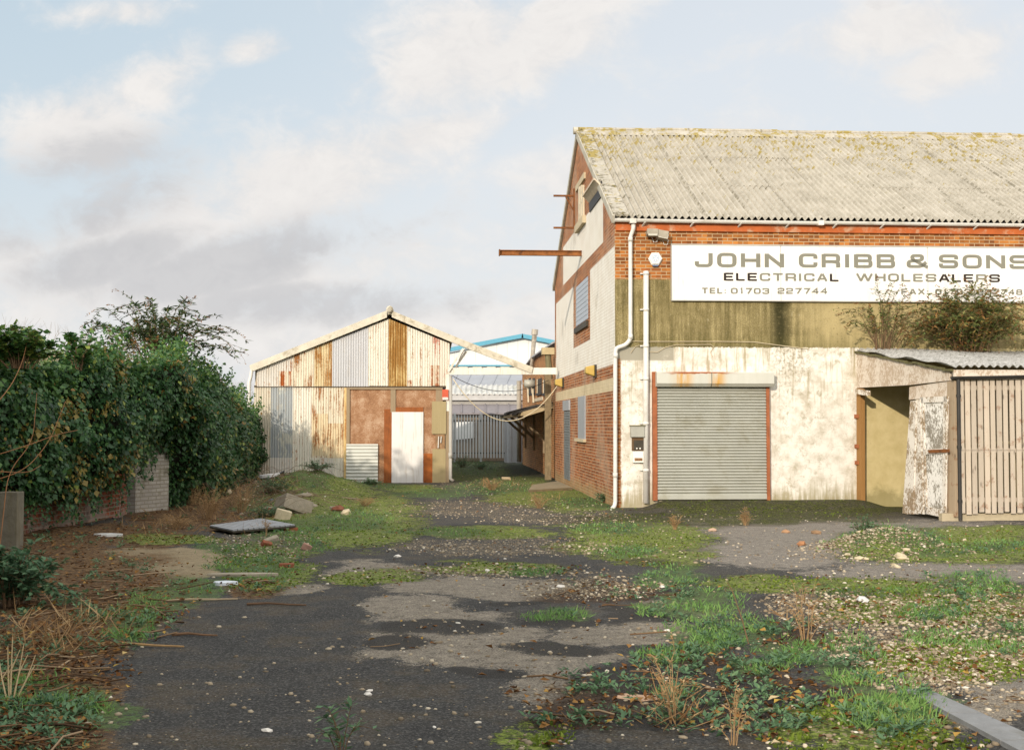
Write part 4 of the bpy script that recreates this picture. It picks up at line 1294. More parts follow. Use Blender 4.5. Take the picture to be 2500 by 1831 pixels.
p, q = shp(1135, 850), shp(1120, 880); mb.bar((p[0], 0, p[1]), (q[0], 0, q[1]), .03, .12, (0, 1, 0))
mb.build('knee_brace', m_white_paint, SHED)
# gutter end and pipe at the left eave
mb = MB(); g0 = shp(*z2(100, 640)); mb.tube(smooth_path([(g0[0] + .05, 0.3, g0[1]), (g0[0] + .05, -.05, g0[1]), (g0[0] + .02, -.05, g0[1] - .25), (g0[0] - .03, -.05, g0[1] - .4), (g0[0] - .03, -.05, .2)], 4, .1), .055, 9); mb.build('downpipe', m_pvc, SHED, True)
# roof, right hand wall and back
mb = MB(); e0 = shp(*z2(98, 618)); ap = shp(*z2(1182, 200)); e1 = shp(1105, 826)
mb.prism([(e0[0], -.10, e0[1]), (ap[0], -.10, ap[1]), (e1[0], -.10, e1[1]), (e1[0], -.10, e1[1] - .06), (ap[0], -.10, ap[1] - .06), (e0[0], -.10, e0[1] - .06)], (0, 14.0, 0)); mb.build('roof', m_verge, SHED)
mb = MB(); mb.box(shp(*z2(130, 900))[0], shp(*z2(130, 900))[0] + .08, .1, 13.8, 0, e0[1] - .1); xw = shp(*z2(1636, 900))[0]; mb.box(xw - .1, xw, .1, 13.8, 0, e1[1] - .15)
mb.box(shp(*z2(130, 900))[0] + .08, xw - .1, 13.7, 13.8, 0, e0[1] - .1); mb.build('side_walls', m_crdk, SHED)

# ---- cables across the passage
def catenary(p, q, sag, n=24):
    p, q = Vector(p), Vector(q)
    return [p.lerp(q, k / n) - Vector((0, 0, sag * 4 * (k / n) * (1 - k / n))) for k in range(n + 1)]


for lab, cat_, a, b, sag, r_, mt in (('cream cable looping low across the passage', 'cable', (1106, 925), (1362, 940), 1.22, .015, simple('cream_cable_sheath', (.62, .54, .38), .5)),
                                     ('thin black cable sagging across the passage', 'cable', (1104, 917), (1340, 928), .42, .010, m_black)):
    p = onplane(a[0], a[1], S0 - V_ * .1, V_); q = onplane(b[0], b[1], S0 + V_ * .8, V_)
    mb = MB(); mb.tube(catenary(p, q, sag), r_, 6)
    tag(mb.build('cable', mt, None, True, loc=p.lerp(q, .5)), lab, cat_)

# ================================================================== brick annex beyond the gable, with its canopy
vf = gab(1272, 1000)[0]
AN = thing('brick_annex', 'low brick annex behind the tall building along the shaded passage', 'building', C0 + V_ * (WD + .3), ALPHA)
o_ = WD + .3
zA, zB_, zC = gab(1272, 915)[1], gab(1303, 877)[1], gab(1350, 880)[1]
vB = gab(1303, 900)[0]
mb = MB(); mb.prism([(0.06, 0, -.2), (.06, vf - o_, -.2), (.06, vf - o_, zA), (.06, vB - o_, zB_), (.06, 0, zB_ + .02)], (.3, 0, 0)); mb.prism([(.36, vf - o_ - .3, -.2), (9, vf - o_ - .3, -.2), (9, vf - o_ - .3, zA), (.36, vf - o_ - .3, zA)], (0, .3, 0))
m_ann, t, bs = new_mat('brown_orange_brick')
co = t.co(); bcol, bm_ = brick_nodes(t, co, (.66, .29, .085), (.48, .175, .05), (.52, .38, .20), .010, .35, 8.0)
t.put(bs.inputs['Base Color'], bcol); bs.inputs['Roughness'].default_value = .9
t.put(bs.inputs['Normal'], t.n('ShaderNodeBump', None, {'Strength': .5, 'Distance': .012, 'Height': t.mul(bm_, -1.0)}).outputs[0])
mb.build('brick_wall', m_ann, AN)
m_gr = simple('grey_sheet_roof', (.36, .37, .40), .6, .12, 2.0, grime=(.22, .2, .18), gscale=2, gamt=.4)
mb = MB()
mb.prism([(-.1, -.1, zB_ + .04), (-.1, vB - o_, zB_ + .04), (2.6, vB - o_, zB_ + 1.5), (2.6, -.1, zB_ + 1.5)], (0, 0, .06))
mb.prism([(-.1, vB - o_, zB_ + .04), (-.1, vf - o_ + .1, zA + .04), (2.6, vf - o_ + .1, zA + .6), (2.6, vB - o_, zB_ + 1.5)], (0, 0, .06))
mb.build('roof', m_gr, AN)
mb = MB(); f0 = P(1297, 905, (C0 + V_ * vB).y); f1 = P(1305, 818, (C0 + V_ * vB).y)
mb.tube([f0, f1], .085, 10); mb.tube([f1, f1 + (f1 - f0).normalized() * .22], .13, 10); mb.tube([f0.lerp(f1, .8), f0.lerp(f1, .97)], .10, 10)
fl = wpart('flue', mb, simple('flue_metal', (.40, .36, .30), .5, .3, 5.0, metal=.3, grime=(.12, .09, .06), gamt=.8), AN)
# small windows and a boiler vent
for (a, b) in ((1287, 1293), (1296, 1303), (1309, 1319), (1324, 1338)):
    v1, z0_ = gab(a, 960); v0, z1_ = gab(b, 922)
    mb = MB(); mb.box(.045, .058, v0 - o_, v1 - o_, z0_, z1_); wq = mb.build('window', m_dark, AN)
    mb = MB(); mb.box(.0, .056, v0 - o_ - .12, v1 - o_ + .12, z0_ - .10, z0_ - .01); mb.build('window_sill', m_black, wq)
    mb = MB(); mb.box(.02, .05, v1 - o_ - .10, v1 - o_, z0_, z1_); mb.build('window_frame', m_cream, wq)
p = P(1302, 937, (C0 + V_ * gab(1302, 937)[0]).y)
mb = MB(); mb.tube([p + U * .05, p - U * .35], .16, 10); mb.tube([p - U * .35, p - U * .36 + Vector((0, 0, -.02))], .12, 10); wpart('boiler_vent', mb, m_galv, AN, smooth=True)
for (a, b) in ((1289, 1291), (1301, 1303.5)):
    q0, q1 = gab(a, 940), gab(b, 962)
    mb = MB(); mb.bar((-.02, q0[0] - o_, q0[1]), (-.02, q1[0] - o_, q1[1] - .35), .06, .06, (1, 0, 0)); mb.build('wall_pipe', m_cream, AN)
v1, z0_ = gab(1298, 982); v0, z1_ = gab(1322, 968)
mb = MB()
mb.box(.03, .058, v0 - o_, v1 - o_, z0_, z1_)
mb.build('air_brick', m_cream, AN)
# canopy of felted boards on struts
vn, vfar = gab(1346, 990)[0] + .0 - o_, vf - o_ - .8
zcw, zco = gab(1346, 985)[1], gab(1346, 985)[1] - .32
mb = MB()
n = 9
for k in range(n):
    a, b = vn + (vfar - vn) * k / n, vn + (vfar - vn) * (k + 1.02) / n
    zj = -.06 * math.sin(k * 1.1) - .02 * k / n
    ov = 1.02 + R.uniform(-.06, .12)
    mb.prism([(.05, a, zcw + zj * .3), (-ov, a, zco + zj), (-ov, b, zco + zj), (.05, b, zcw + zj * .3)], (0, 0, .05))
cp = mb.build('canopy', simple('ragged_black_felt', (.05, .042, .035), .95, .5, 8.0, bump=.5), AN)
mb = MB(); mb.bar((.05, vn - .03, zcw - .06), (-.95, vn - .03, zco - .05), .05, .17); mb.bar((-.98, vn, zco - .04), (-.98, vfar, zco - .08), .05, .10); mb.build('canopy_board', simple('cream_board', (.42, .33, .2), .8, .2), cp)
for k in range(3):
    vv = vn + (vfar - vn) * (.22 + .33 * k)
    mb = MB(); mb.bar((.05, vv, zco - .95), (-.92, vv, zco - .06), .08, .10); mb.bar((.02, vv, zco - 1.4), (.02, vv, zco), .08, .08, (1, 0, 0)); mb.build('strut', m_post, cp)
mb = MB(); p = gab(1274, 1000); mb.tube([(-.10, vf - o_ - .15, gab(1272, 930)[1]), (-.10, vf - o_ - .15, .1)], .11, 8); mb.build('drain_pipe', simple('grey_drain_pipe', (.34, .31, .26), .7, .2), AN, True)
# rainwater hopper on the far corner of the tall building
vv, zz = gab(1357, 856)
mb = MB(); mb.box(-.42, -.02, WD - .05, WD + .30, zz - .11, zz + .11); hp = mb.build('rain_hopper', simple('cream_hopper', (.45, .37, .22), .7, .2), B)
mb = MB(); mb.tube([(-.22, WD + .12, zz - .1), (-.16, WD + .12, zz - .9)], .10, 8); mb.build('hopper_pipe', simple('mossy_pipe', (.18, .16, .09), .8, .3), hp)

# ================================================================== beyond the passage
def flat(name, pxs, Y, mat, parent, dpt=.1, label=None):
    mb = MB(); mb.prism([P(a, b, Y) for a, b in pxs], (0, dpt, 0)); return wpart(name, mb, mat, parent, label)


Yf = 58.5
PF = thing('palisade_fence', 'grey steel palisade fence closing the end of the passage', 'fence', G(1168, 1128))
PF.location = P(1168, 1115, Yf); PF.location.z = 0
m_pal = simple('galvanised_pale', (.46, .48, .49), .5, .12, 3.0, metal=.2)
mb = MB(); zt, zb_ = P(1168, 1016, Yf).z, P(1168, 1118, Yf).z
for k in range(20):
    x_ = P(1098 + 7.2 * k, 1000, Yf).x
    mb.prism([(x_ - .038, Yf, zb_), (x_ + .038, Yf, zb_), (x_ + .038, Yf, zt), (x_, Yf, zt + .08), (x_ - .038, Yf, zt)], (0, .02, 0))
wpart('pales', mb, m_pal, PF)
mb = MB()
for py in (1027, 1106):
    zz = P(1168, py, Yf).z; mb.box(P(1090, 1000, Yf).x, P(1236, 1000, Yf).x, Yf + .02, Yf + .07, zz - .03, zz + .03)
wpart('rail', mb, m_dark, PF)
for px in (1110, 1174, 1233):
    mb = MB(); x_ = P(px, 1000, Yf).x; mb.box(x_ - .05, x_ + .05, Yf + .07, Yf + .15, 0, zt + .15); wpart('post', mb, m_pal, PF)

GS = thing('grey_shed', 'long grey shed with skylight strip and lean-to roof behind the palisade fence', 'shed', Vector((-1.6, 61, 0)))
m_gw = simple('stained_concrete_panel', (.22, .17, .12), .9, .25, 2.0, grime=(.14, .1, .07), gscale=1.5, gamt=.6, streak=True)
flat('lower_wall', [(1040, 1012), (1300, 1012), (1300, 1140), (1040, 1140)], 60.2, m_gw, GS)
flat('white_board', [(1100, 1031), (1158, 1029), (1158, 1069), (1100, 1075)], 60.0, simple('white_board', (.75, .77, .78), .5, .05), GS)
mb = MB(); a0, a1 = P(1040, 1012, 59.8), P(1300, 1012, 59.8); b0, b1 = P(1040, 990, 62.5), P(1300, 990, 62.5); mb.prism([a0, a1, b1, b0], (0, 0, .06)); 
for k in range(9):
    c0_, c1_ = a0.lerp(a1, k / 9), b0.lerp(b1, k / 9); mb.bar(c0_ + Vector((0, 0, .08)), c1_ + Vector((0, 0, .08)), .07, .05)
wpart('lower_roof', mb, simple('purple_grey_roof', (.22, .20, .21), .8, .2), GS)
flat('upper_wall', [(1040, 976), (1300, 976), (1300, 993), (1040, 993)], 62.6, simple('grey_cladding', (.36, .35, .33), .7, .1), GS)
flat('fascia', [(1040, 962), (1300, 962), (1300, 977), (1040, 977)], 62.4, simple('pale_grey_fascia', (.46, .46, .46), .6, .08), GS, .15)
mb = MB(); a0, a1 = P(1040, 963, 62.3), P(1300, 963, 62.3); b0, b1 = P(1040, 942, 64.5), P(1300, 942, 64.5)
xs = list(np.arange(a0.x, a1.x, .045)); mb.corr(xs, lambda x: 0.0, lambda x: 1.0, 2, lambda x, tt, o2: Vector((x, a0.y + (b0.y - a0.y) * tt, a0.z + (b0.z - a0.z) * tt + .05 * math.cos(2 * math.pi * x / .27) + .04 - o2)), .01)
wpart('skylight_strip', mb, simple('translucent_sheet', (.52, .52, .50), .5, .2, 1.2, grime=(.3, .3, .2), gscale=1.5, gamt=.5), GS)
mb = MB(); c0_, c1_ = P(1040, 905, 69.5), P(1300, 905, 69.5); mb.prism([b0, b1, c1_, c0_], (0, 0, .05))
for k in range(8):
    mb.bar(b0.lerp(b1, k / 8) + Vector((0, 0, .06)), c0_.lerp(c1_, k / 8) + Vector((.4, 0, .06)), .05, .04)
wpart('roof', mb, simple('blue_grey_roof', (.31, .325, .36), .6, .1, 1.0), GS)

GW = thing('grey_cladding_wall', 'plain grey ribbed cladding wall beside the far end of the palisade fence', 'wall', P(1250, 1125, 57.6)); GW.location.z = 0
mb = MB(); xs = list(np.arange(P(1232, 1000, 57.6).x, P(1285, 1000, 57.6).x, .06)); zt = P(1250, 1022, 57.6).z
mb.corr(xs, lambda x: -.1, lambda x: zt, 2, lambda x, tt, o2: Vector((x, 57.6 + (.03 if (x % .4) < .2 else 0) + o2, tt)), .02)
wpart('cladding', mb, m_grey_panel, GW)

WW = thing('white_warehouse', 'far white gabled warehouse with bright blue roof edge', 'building', Vector((1, 110, 0)))
m_ww, t, bs = new_mat('white_profiled_cladding')
co = t.co(); x, y, z = t.sep(co)
ln_ = t.ss(t.m('ABSOLUTE', t.sub(t.m('FRACT', t.m('DIVIDE', x, .95)), .5)), .06, .02)
c = t.mix(t.mul(ln_, .5), (.70, .70, .69), (.42, .43, .44)); t.put(bs.inputs['Base Color'], c)
flat('wall', [(960, 889), (1275, 825), (1620, 895), (1620, 1030), (960, 1030)], 110, m_ww, WW, 30)
m_bl = simple('bright_blue_trim', (.10, .33, .46), .5, .1)
mb = MB()
for a, b in (((960, 880), (1277, 820)), ((1274, 820), (1620, 890))):
    mb.bar(P(a[0], a[1], 109.8), P(b[0], b[1], 109.8), .5, .36)
wpart('roof_trim', mb, m_bl, WW)
mb = MB(); mb.box(P(960, 893, 109.7).x, P(1620, 893, 109.7).x, 109.7, 109.95, P(1200, 894, 109.7).z, P(1200, 890.5, 109.7).z); wpart('string_trim', mb, m_bl, WW)
m_pw = simple('pale_window', (.6, .58, .5), .3)
for k in range(7):
    mb = MB(); a, b = P(1120 + 34 * k, 899, 109.6), P(1142 + 34 * k, 895.5, 109.6); mb.box(a.x, b.x, 109.6, 109.95, a.z, b.z)
    wpart('window', mb, m_pw, WW)


# tan building beyond the ivy
TB = thing('tan_house', 'tan building just showing over the ivy at far left', 'building', Vector((-26, 66, 0)))
flat('wall', [(60, 893), (205, 893), (205, 1030), (60, 1030)], 66, simple('tan_wall', (.42, .33, .2), .9, .1), TB, 6)
mb = MB(); a = [P(50, 895, 65.6), P(215, 895, 65.6), P(200, 868, 69), P(65, 868, 69)]; mb.prism(a, (0, 0, .15)); wpart('roof', mb, simple('tan_roof', (.30, .22, .13), .9, .2), TB)

# ================================================================== ground: where each cover lies (ellipses read off the survey photograph)
FIELDS = {
    'darkmoss': [(1760, 1268, 380, 12), (1900, 1246, 330, 22), (1640, 1262, 120, 12), (2110, 1240, 130, 16), (1600, 1372, 60, 10)],
    'moss': [(830, 1260, 200, 75), (900, 1300, 110, 38), (780, 1195, 90, 26), (1540, 1310, 190, 55), (1610, 1365, 120, 22), (2290, 1345, 130, 26), (2060, 1350, 60, 16), (2170, 1335, 150, 40), (2390, 1340, 160, 38),
             (2030, 1425, 330, 22), (2300, 1480, 300, 55), (2350, 1610, 240, 55), (2170, 1790, 230, 60), (1250, 1180, 90, 22), (1330, 1212, 150, 24), (1420, 1230, 90, 22), (1130, 1300, 210, 13),
             (1220, 1388, 200, 14), (900, 1408, 120, 20), (1000, 1196, 90, 12), (430, 1318, 130, 12), (1330, 1800, 70, 40), (1930, 1800, 70, 30), (640, 1385, 120, 60), (1160, 1150, 90, 30), (2400, 1300, 150, 15), (2020, 1735, 120, 25)],
    'grass': [(2290, 1345, 130, 16), (2440, 1335, 80, 18), (2080, 1340, 70, 22), (2230, 1330, 60, 26), (1480, 1290, 90, 16), (1540, 1345, 70, 18), (1620, 1400, 60, 20), (850, 1270, 110, 26), (760, 1330, 60, 20), (2280, 1500, 90, 22), (2430, 1560, 90, 40), (2100, 1440, 120, 14), (560, 1390, 60, 30), (1060, 1300, 120, 9), (620, 1372, 110, 42), (700, 1295, 110, 28), (390, 1470, 70, 40), (310, 1535, 75, 42), (470, 1430, 80, 30), (1640, 1418, 80, 26), (1720, 1465, 85, 36), (1770, 1550, 140, 48), (1600, 1600, 90, 26),
              (2080, 1640, 75, 90), (2180, 1740, 110, 70), (1960, 1600, 80, 30), (1350, 1503, 75, 14), (1310, 1398, 60, 13), (1620, 1490, 70, 18), (1200, 1190, 110, 18), (2180, 1318, 120, 36), (1055, 1207, 90, 13),
              (1490, 1228, 70, 14), (2370, 1430, 120, 40), (90, 1710, 110, 60), (210, 1745, 60, 36), (540, 1345, 60, 16), (1160, 1140, 60, 24), (1640, 1705, 40, 26), (1880, 1640, 60, 22), (2300, 1560, 100, 20), (1430, 1225, 70, 16), (780, 1172, 120, 16), (900, 1190, 90, 14), (760, 1195, 60, 26), (690, 1240, 60, 18), (620, 1235, 60, 16)],
    'pale': [(1000, 1478, 120, 28), (1120, 1430, 220, 26), (900, 1395, 150, 24), (1130, 1575, 230, 62), (1290, 1600, 180, 34), (1080, 1505, 150, 30), (1330, 1665, 130, 58), (1560, 1540, 120, 30), (1440, 1545, 110, 30), (720, 1440, 90, 17), (1280, 1440, 150, 24), (2420, 1720, 120, 60), (1640, 1480, 70, 20)],
    'black': [(1090, 1532, 140, 20), (1000, 1572, 95, 21), (1330, 1580, 110, 19), (1180, 1636, 75, 14), (1620, 1378, 70, 18), (1490, 1650, 140, 36), (1720, 1690, 210, 55), (1960, 1725, 150, 50), (1550, 1502, 90, 17), (1370, 1520, 130, 14), (1880, 1465, 50, 12), (1280, 1470, 100, 8), (1600, 1760, 120, 16)],
    'soil': [(1500, 1450, 190, 30), (1560, 1705, 260, 60), (1820, 1720, 260, 70), (1950, 1560, 110, 40), (1690, 1620, 150, 40), (1880, 1680, 150, 50), (2080, 1478, 110, 14), (1430, 1760, 120, 20)],
    'litter': [(200, 1450, 260, 115), (100, 1620, 190, 120), (60, 1790, 150, 90), (450, 1250, 170, 55), (600, 1200, 160, 50), (330, 1315, 170, 26), (120, 1350, 160, 60), (620, 1440, 90, 20), (660, 1185, 90, 22), (900, 1178, 40, 8)],
    'gravel': [(2130, 1500, 200, 45), (2350, 1590, 220, 50), (2230, 1570, 200, 60), (1250, 1335, 260, 24), (1200, 1242, 260, 22), (1980, 1470, 120, 30), (2120, 1345, 170, 26), (1440, 1435, 170, 26), (1350, 1262, 170, 22), (700, 1225, 150, 36),
               (2260, 1650, 150, 40), (1200, 1395, 250, 16), (2400, 1480, 150, 50), (1180, 1180, 140, 18), (640, 1330, 120, 30), (690, 1200, 110, 40), (2170, 1335, 110, 40), (2170, 1335, 60, 30), (2330, 1520, 260, 40)],
    'conc': [(390, 1372, 150, 38), (330, 1385, 90, 24)],
    'light': [(2050, 1292, 470, 30), (1880, 1345, 240, 45), (2280, 1395, 350, 28), (1900, 1292, 280, 26), (2460, 1690, 160, 60), (1700, 1270, 200, 18)],
}


def field(name, px, py):
    out = np.zeros_like(px)
    for cx_, cy_, rx, ry in FIELDS[name]:
        d = ((px - cx_) / rx) ** 2 + ((py - cy_) / ry) ** 2
        out = np.maximum(out, np.clip(1.25 - 0.62 * d, 0, 1))
    return out


M1 = G(2170, 1345)          # gravel mound
M2 = G(690, 1225)           # rubble heap
M3 = G(2000, 1236)


def gz(x, y):
    """height of the ground"""
    h = 0.045 * (fbm(x * 0.55, y * 0.55, 3, 3) - .5) + 0.012 * (fbm(x * 2.6, y * 2.6, 3, 9) - .5)
    h = h * np.clip((y - 3) / 6, 0.25, 1)
    r1 = ((x - M1.x) / 1.0) ** 2 + ((y - M1.y) / .9) ** 2
    h = h + .33 * np.exp(-r1 * 1.6) * (0.75 + .5 * fbm(x * 3, y * 3, 3, 21))
    r2 = ((x - M2.x - .1) / 1.5) ** 2 + ((y - M2.y - 3.2) / 3.0) ** 2
    h = h + .56 * np.exp(-r2 * 1.3) * (0.7 + .6 * fbm(x * 2, y * 2, 3, 25))
    bank = np.clip((-5.2 - x) / 2.2, 0, 1) * np.clip((y - 10) / 8, 0, 1) * np.clip((60 - y) / 20, 0, 1)
    h = h + .10 * bank * (0.5 + fbm(x * 1.5, y * 1.5, 3, 31))
    # concrete apron up to the shutter
    u = (x - C0.x) * U.x + (y - C0.y) * U.y; v = (x - C0.x) * V_.x + (y - C0.y) * V_.y
    ap_ = np.clip((v + 1.9) / 1.6, 0, 1) * np.clip((u - .5) / .6, 0, 1) * np.clip((6.0 - u) / .8, 0, 1)
    h = h + .16 * ap_ * ap_ * (3 - 2 * ap_)
    return h


def gzs(x, y):
    return float(gz(np.array([float(x)]), np.array([float(y)]))[0])


xs = np.concatenate([[-900, -400, -200, -100, -60, -40, -28, -20, -15, -12], np.arange(-10.5, 13.01, .055), [14, 16, 20, 28, 40, 60, 100, 200, 400, 900]])
ys = np.concatenate([[-300, -120, -60, -30, -15, -8, -4, 0, 2, 3.5, 4.5], 5.0 * 1.0042 ** np.arange(0, 505), [42.5, 44, 46, 48, 51, 54, 57, 61, 66, 75, 90, 120, 180, 300, 700, 1500]])
X, Y = np.meshgrid(xs, ys)
xf, yf = X.ravel(), Y.ravel()
Zg = gz(xf, yf)
Vg = np.stack([xf, yf, Zg], 1)
nx, ny = len(xs), len(ys)
ii = (np.arange(ny - 1)[:, None] * nx + np.arange(nx - 1)[None, :]).ravel()
Fg = np.stack([ii, ii + 1, ii + 1 + nx, ii + nx], 1)
yc = np.maximum(yf, 4.0)
px_, py_ = proj(xf, yc, 0.0)
# edges of the patches wander
wx = (fbm(xf * 1.1, yf * 1.1, 4, 41) - .5); wy = (fbm(xf * 1.1 + 30, yf * 1.1, 4, 47) - .5)
sc_ = FPX / np.maximum(yc, 4) * .9
pxw, pyw = px_ + wx * sc_ * 1.0, py_ + wy * sc_ * .16
inside = (yf > 4.2)
attrs = {}
for k in FIELDS:
    attrs[k] = field(k, pxw, pyw) * inside
# beyond the frame the yard goes on in the same mix
out = ~((px_ > -150) & (px_ < 2650) & inside)
rn = fbm(xf * .35, yf * .35, 4, 61)
attrs['moss'] = np.where(out & (rn > .55), np.clip((rn - .5) * 6, 0, 1), attrs['moss'])
attrs['light'] = np.where(out & (rn < .45), .8, attrs['light'])

m_ground, t, bs = new_mat('yard_surface')
co = t.co()
nA = t.noise(co, 1.6, 6.0, .65); nB = t.noise(co, 7.0, 7.0, .7); nC = t.noise(co, 38.0, 5.0, .7); nD = t.noise(co, 140.0, 3.0, .7)
nz = t.add(t.add(t.mul(nA, .22), t.mul(nB, .30)), t.add(t.mul(nC, .28), t.mul(nD, .20)))


def cov(name, k=1.1, lo=.46, hi=.60):
    return t.ss(t.add(t.mul(t.attr(name), .62), t.mul(t.sub(nz, .5), k * 2.6)), lo - .04, hi - .08)


asp = t.ramp(t.add(t.mul(nA, .35), t.add(t.mul(nC, .35), t.mul(nD, .3))), [(.40, (.025, .025, .026)), (.52, (.054, .0515, .048)), (.61, (.104, .098, .088))])
asp = t.mix(t.mul(t.ss(nA, .48, .62), .65), asp, (.082, .062, .040))
vo = t.n('ShaderNodeTexVoronoi', {'feature': 'F1'}, {'Vector': co, 'Scale': 26.0})
stone = t.mul(t.ss(vo.outputs[0], .24, .14), t.ss(t.sep(vo.outputs[1])[0], .80, .84))
asp = t.mix(t.mul(stone, .8), asp, (.26, .23, .18))
grain = t.sep(t.n('ShaderNodeTexVoronoi', {'feature': 'F1'}, {'Vector': co, 'Scale': 85.0}).outputs[1])
agg = t.ss(grain[0], .62, .95)
asp = t.mix(t.mul(agg, .55), asp, (.17, .165, .155))
asp = t.mix(t.mul(t.ss(grain[1], .6, .9), .6), asp, (.016, .016, .016))
lite = t.ramp(t.add(t.mul(nB, .35), t.mul(nD, .65)), [(.40, (.09, .079, .066)), (.6, (.34, .30, .255))])
lite = t.mix(t.mul(t.ss(grain[2], .5, .9), .55), lite, (.34, .31, .27)); lite = t.mix(t.mul(t.ss(grain[0], .6, .95), .55), lite, (.05, .044, .038))
crd = t.n('ShaderNodeTexVoronoi', {'feature': 'DISTANCE_TO_EDGE'}, {'Vector': t.n('ShaderNodeMix', {'data_type': 'VECTOR'}, {0: .16, 4: co, 5: t.n('ShaderNodeTexNoise', None, {'Vector': co, 'Scale': 2.5, 'Detail': 5.0}).outputs[1]}).outputs[1], 'Scale': .62})
crack = t.mul(t.ss(crd.outputs[0], .014, .003), t.ss(nA, .44, .54))
asp = t.mix(t.mul(crack, .22), asp, (.020, .021, .010))
c = t.mix(cov('light', 1.0, .42, .56), asp, lite)
pale = t.ramp(t.add(t.mul(nB, .4), t.mul(nD, .6)), [(.40, (.10, .084, .064)), (.6, (.36, .31, .245))])
pale = t.mix(t.mul(t.ss(grain[2], .5, .9), .5), pale, (.42, .37, .30)); pale = t.mix(t.mul(t.ss(grain[1], .6, .95), .6), pale, (.07, .06, .048))
c = t.mix(t.mul(cov('pale', .9, .46, .60), .92), c, pale)
conc = t.ramp(t.add(t.mul(nB, .5), t.mul(nD, .5)), [(.4, (.17, .13, .075)), (.6, (.36, .29, .185))])
c = t.mix(cov('conc', .6, .40, .48), c, conc)
soil = t.ramp(t.add(t.mul(nB, .3), t.add(t.mul(nC, .35), t.mul(nD, .35))), [(.40, (.014, .009, .006)), (.53, (.06, .037, .022)), (.63, (.17, .105, .06))])
c = t.mix(t.mul(cov('soil', 1.2), .9), c, soil)
blk = t.ramp(nD, [(.42, (.008, .008, .009)), (.62, (.07, .064, .056))])
c = t.mix(t.mul(cov('black', .9, .45, .54), .95), c, blk)
grv = t.n('ShaderNodeTexVoronoi', {'feature': 'F1'}, {'Vector': co, 'Scale': 32.0})
gsep = t.sep(grv.outputs[1])
gcol = t.mix(gsep[0], (.11, .085, .055), t.mix(gsep[1], (.42, .35, .24), (.30, .21, .13)))
c = t.mix(t.mul(cov('gravel', 1.1, .40, .60), t.ss(grv.outputs[0], .52, .30)), c, gcol)
mg_ = t.sep(t.n('ShaderNodeTexVoronoi', {'feature': 'F1'}, {'Vector': co, 'Scale': 30.0}).outputs[1])
lit = t.ramp(t.add(t.mul(nB, .3), t.add(t.mul(nC, .4), t.mul(nD, .3))), [(.38, (.018, .011, .006)), (.5, (.085, .046, .021)), (.62, (.23, .135, .06))])
c = t.mix(t.mul(cov('litter', .9, .36, .58), .95), c, t.mix(t.mul(t.ss(mg_[0], .6, .95), .7), lit, (.27, .165, .075)))
mos = t.ramp(t.add(t.mul(nB, .45), t.mul(nC, .55)), [(.40, (.045, .062, .010)), (.5, (.135, .185, .026)), (.60, (.25, .31, .055))])
mk = cov('moss', 1.35, .40, .54)
mg = t.sep(t.n('ShaderNodeTexVoronoi', {'feature': 'F1'}, {'Vector': co, 'Scale': 42.0}).outputs[1])
mos = t.mix(t.mul(t.ss(mg[0], .5, .95), .75), mos, (.30, .36, .07)); mos = t.mix(t.mul(t.ss(mg[1], .55, .95), .75), mos, (.028, .030, .008)); mos = t.mix(t.mul(t.ss(mg[2], .86, .92), .8), mos, (.34, .28, .17))
c = t.mix(t.mul(mk, .95), c, mos)
c = t.mix(t.mul(t.ss(t.attr('darkmoss'), .1, .6), .6), c, t.mix(t.ss(grain[0], .5, .95), (.060, .050, .034), (.15, .13, .095)))
c = t.mix(cov('darkmoss', 2.1, .50, .60), c, t.mix(t.ss(mg[0], .45, .9), (.026, .030, .007), (.115, .125, .024)))
gr = t.ramp(t.add(t.mul(nB, .3), t.add(t.mul(nC, .35), t.mul(nD, .35))), [(.4, (.03, .05, .016)), (.6, (.14, .23, .07))])
gr = t.mix(t.mul(t.ss(mg[1], .5, .95), .75), gr, (.05, .036, .02))
c = t.mix(t.mul(cov('grass', 1.5, .46, .58), .85), c, gr)
far = t.ss(t.sep(co)[1], 36.0, 42.0)
c = t.mix(t.mul(far, t.ss(nB, .35, .6)), c, (.030, .042, .018))
t.put(bs.inputs['Base Color'], c)
bs.inputs['Roughness'].default_value = .88
bs.inputs['Specular IOR Level'].default_value = .22
hgt = t.add(t.add(t.mul(nC, .5), t.mul(nD, .35)), t.add(t.mul(stone, .5), t.mul(mk, t.mul(nC, .8))))
t.put(bs.inputs['Normal'], t.n('ShaderNodeBump', None, {'Strength': .9, 'Distance': .03, 'Height': hgt}).outputs[0])
ground = np_mesh('ground', Vg, Fg, m_ground, None, attrs, True)
ground['kind'] = 'structure'


def leafmat(name, stops, rough=.5, spec=.3, trans=.25):
    """leaf colour from the leaf's own tint (0..1); lets some light through"""
    m, t, bs = new_mat(name)
    c = t.ramp(t.attr('tint'), stops)
    t.put(bs.inputs['Base Color'], c)
    bs.inputs['Roughness'].default_value = rough
    bs.inputs['Specular IOR Level'].default_value = spec
    if trans:
        tr = t.n('ShaderNodeBsdfTranslucent', None, {'Color': t.mix(.5, c, (.25, .35, .03), 'MULTIPLY')})
        tr2 = t.n('ShaderNodeBsdfTranslucent', None, {'Color': c})
        mx = t.n('ShaderNodeMixShader', None, {0: trans, 1: bs.outputs[0], 2: tr2.outputs[0]})
        t.t.links.new(mx.outputs[0], t.t.nodes['Material Output'].inputs[0])
    return m


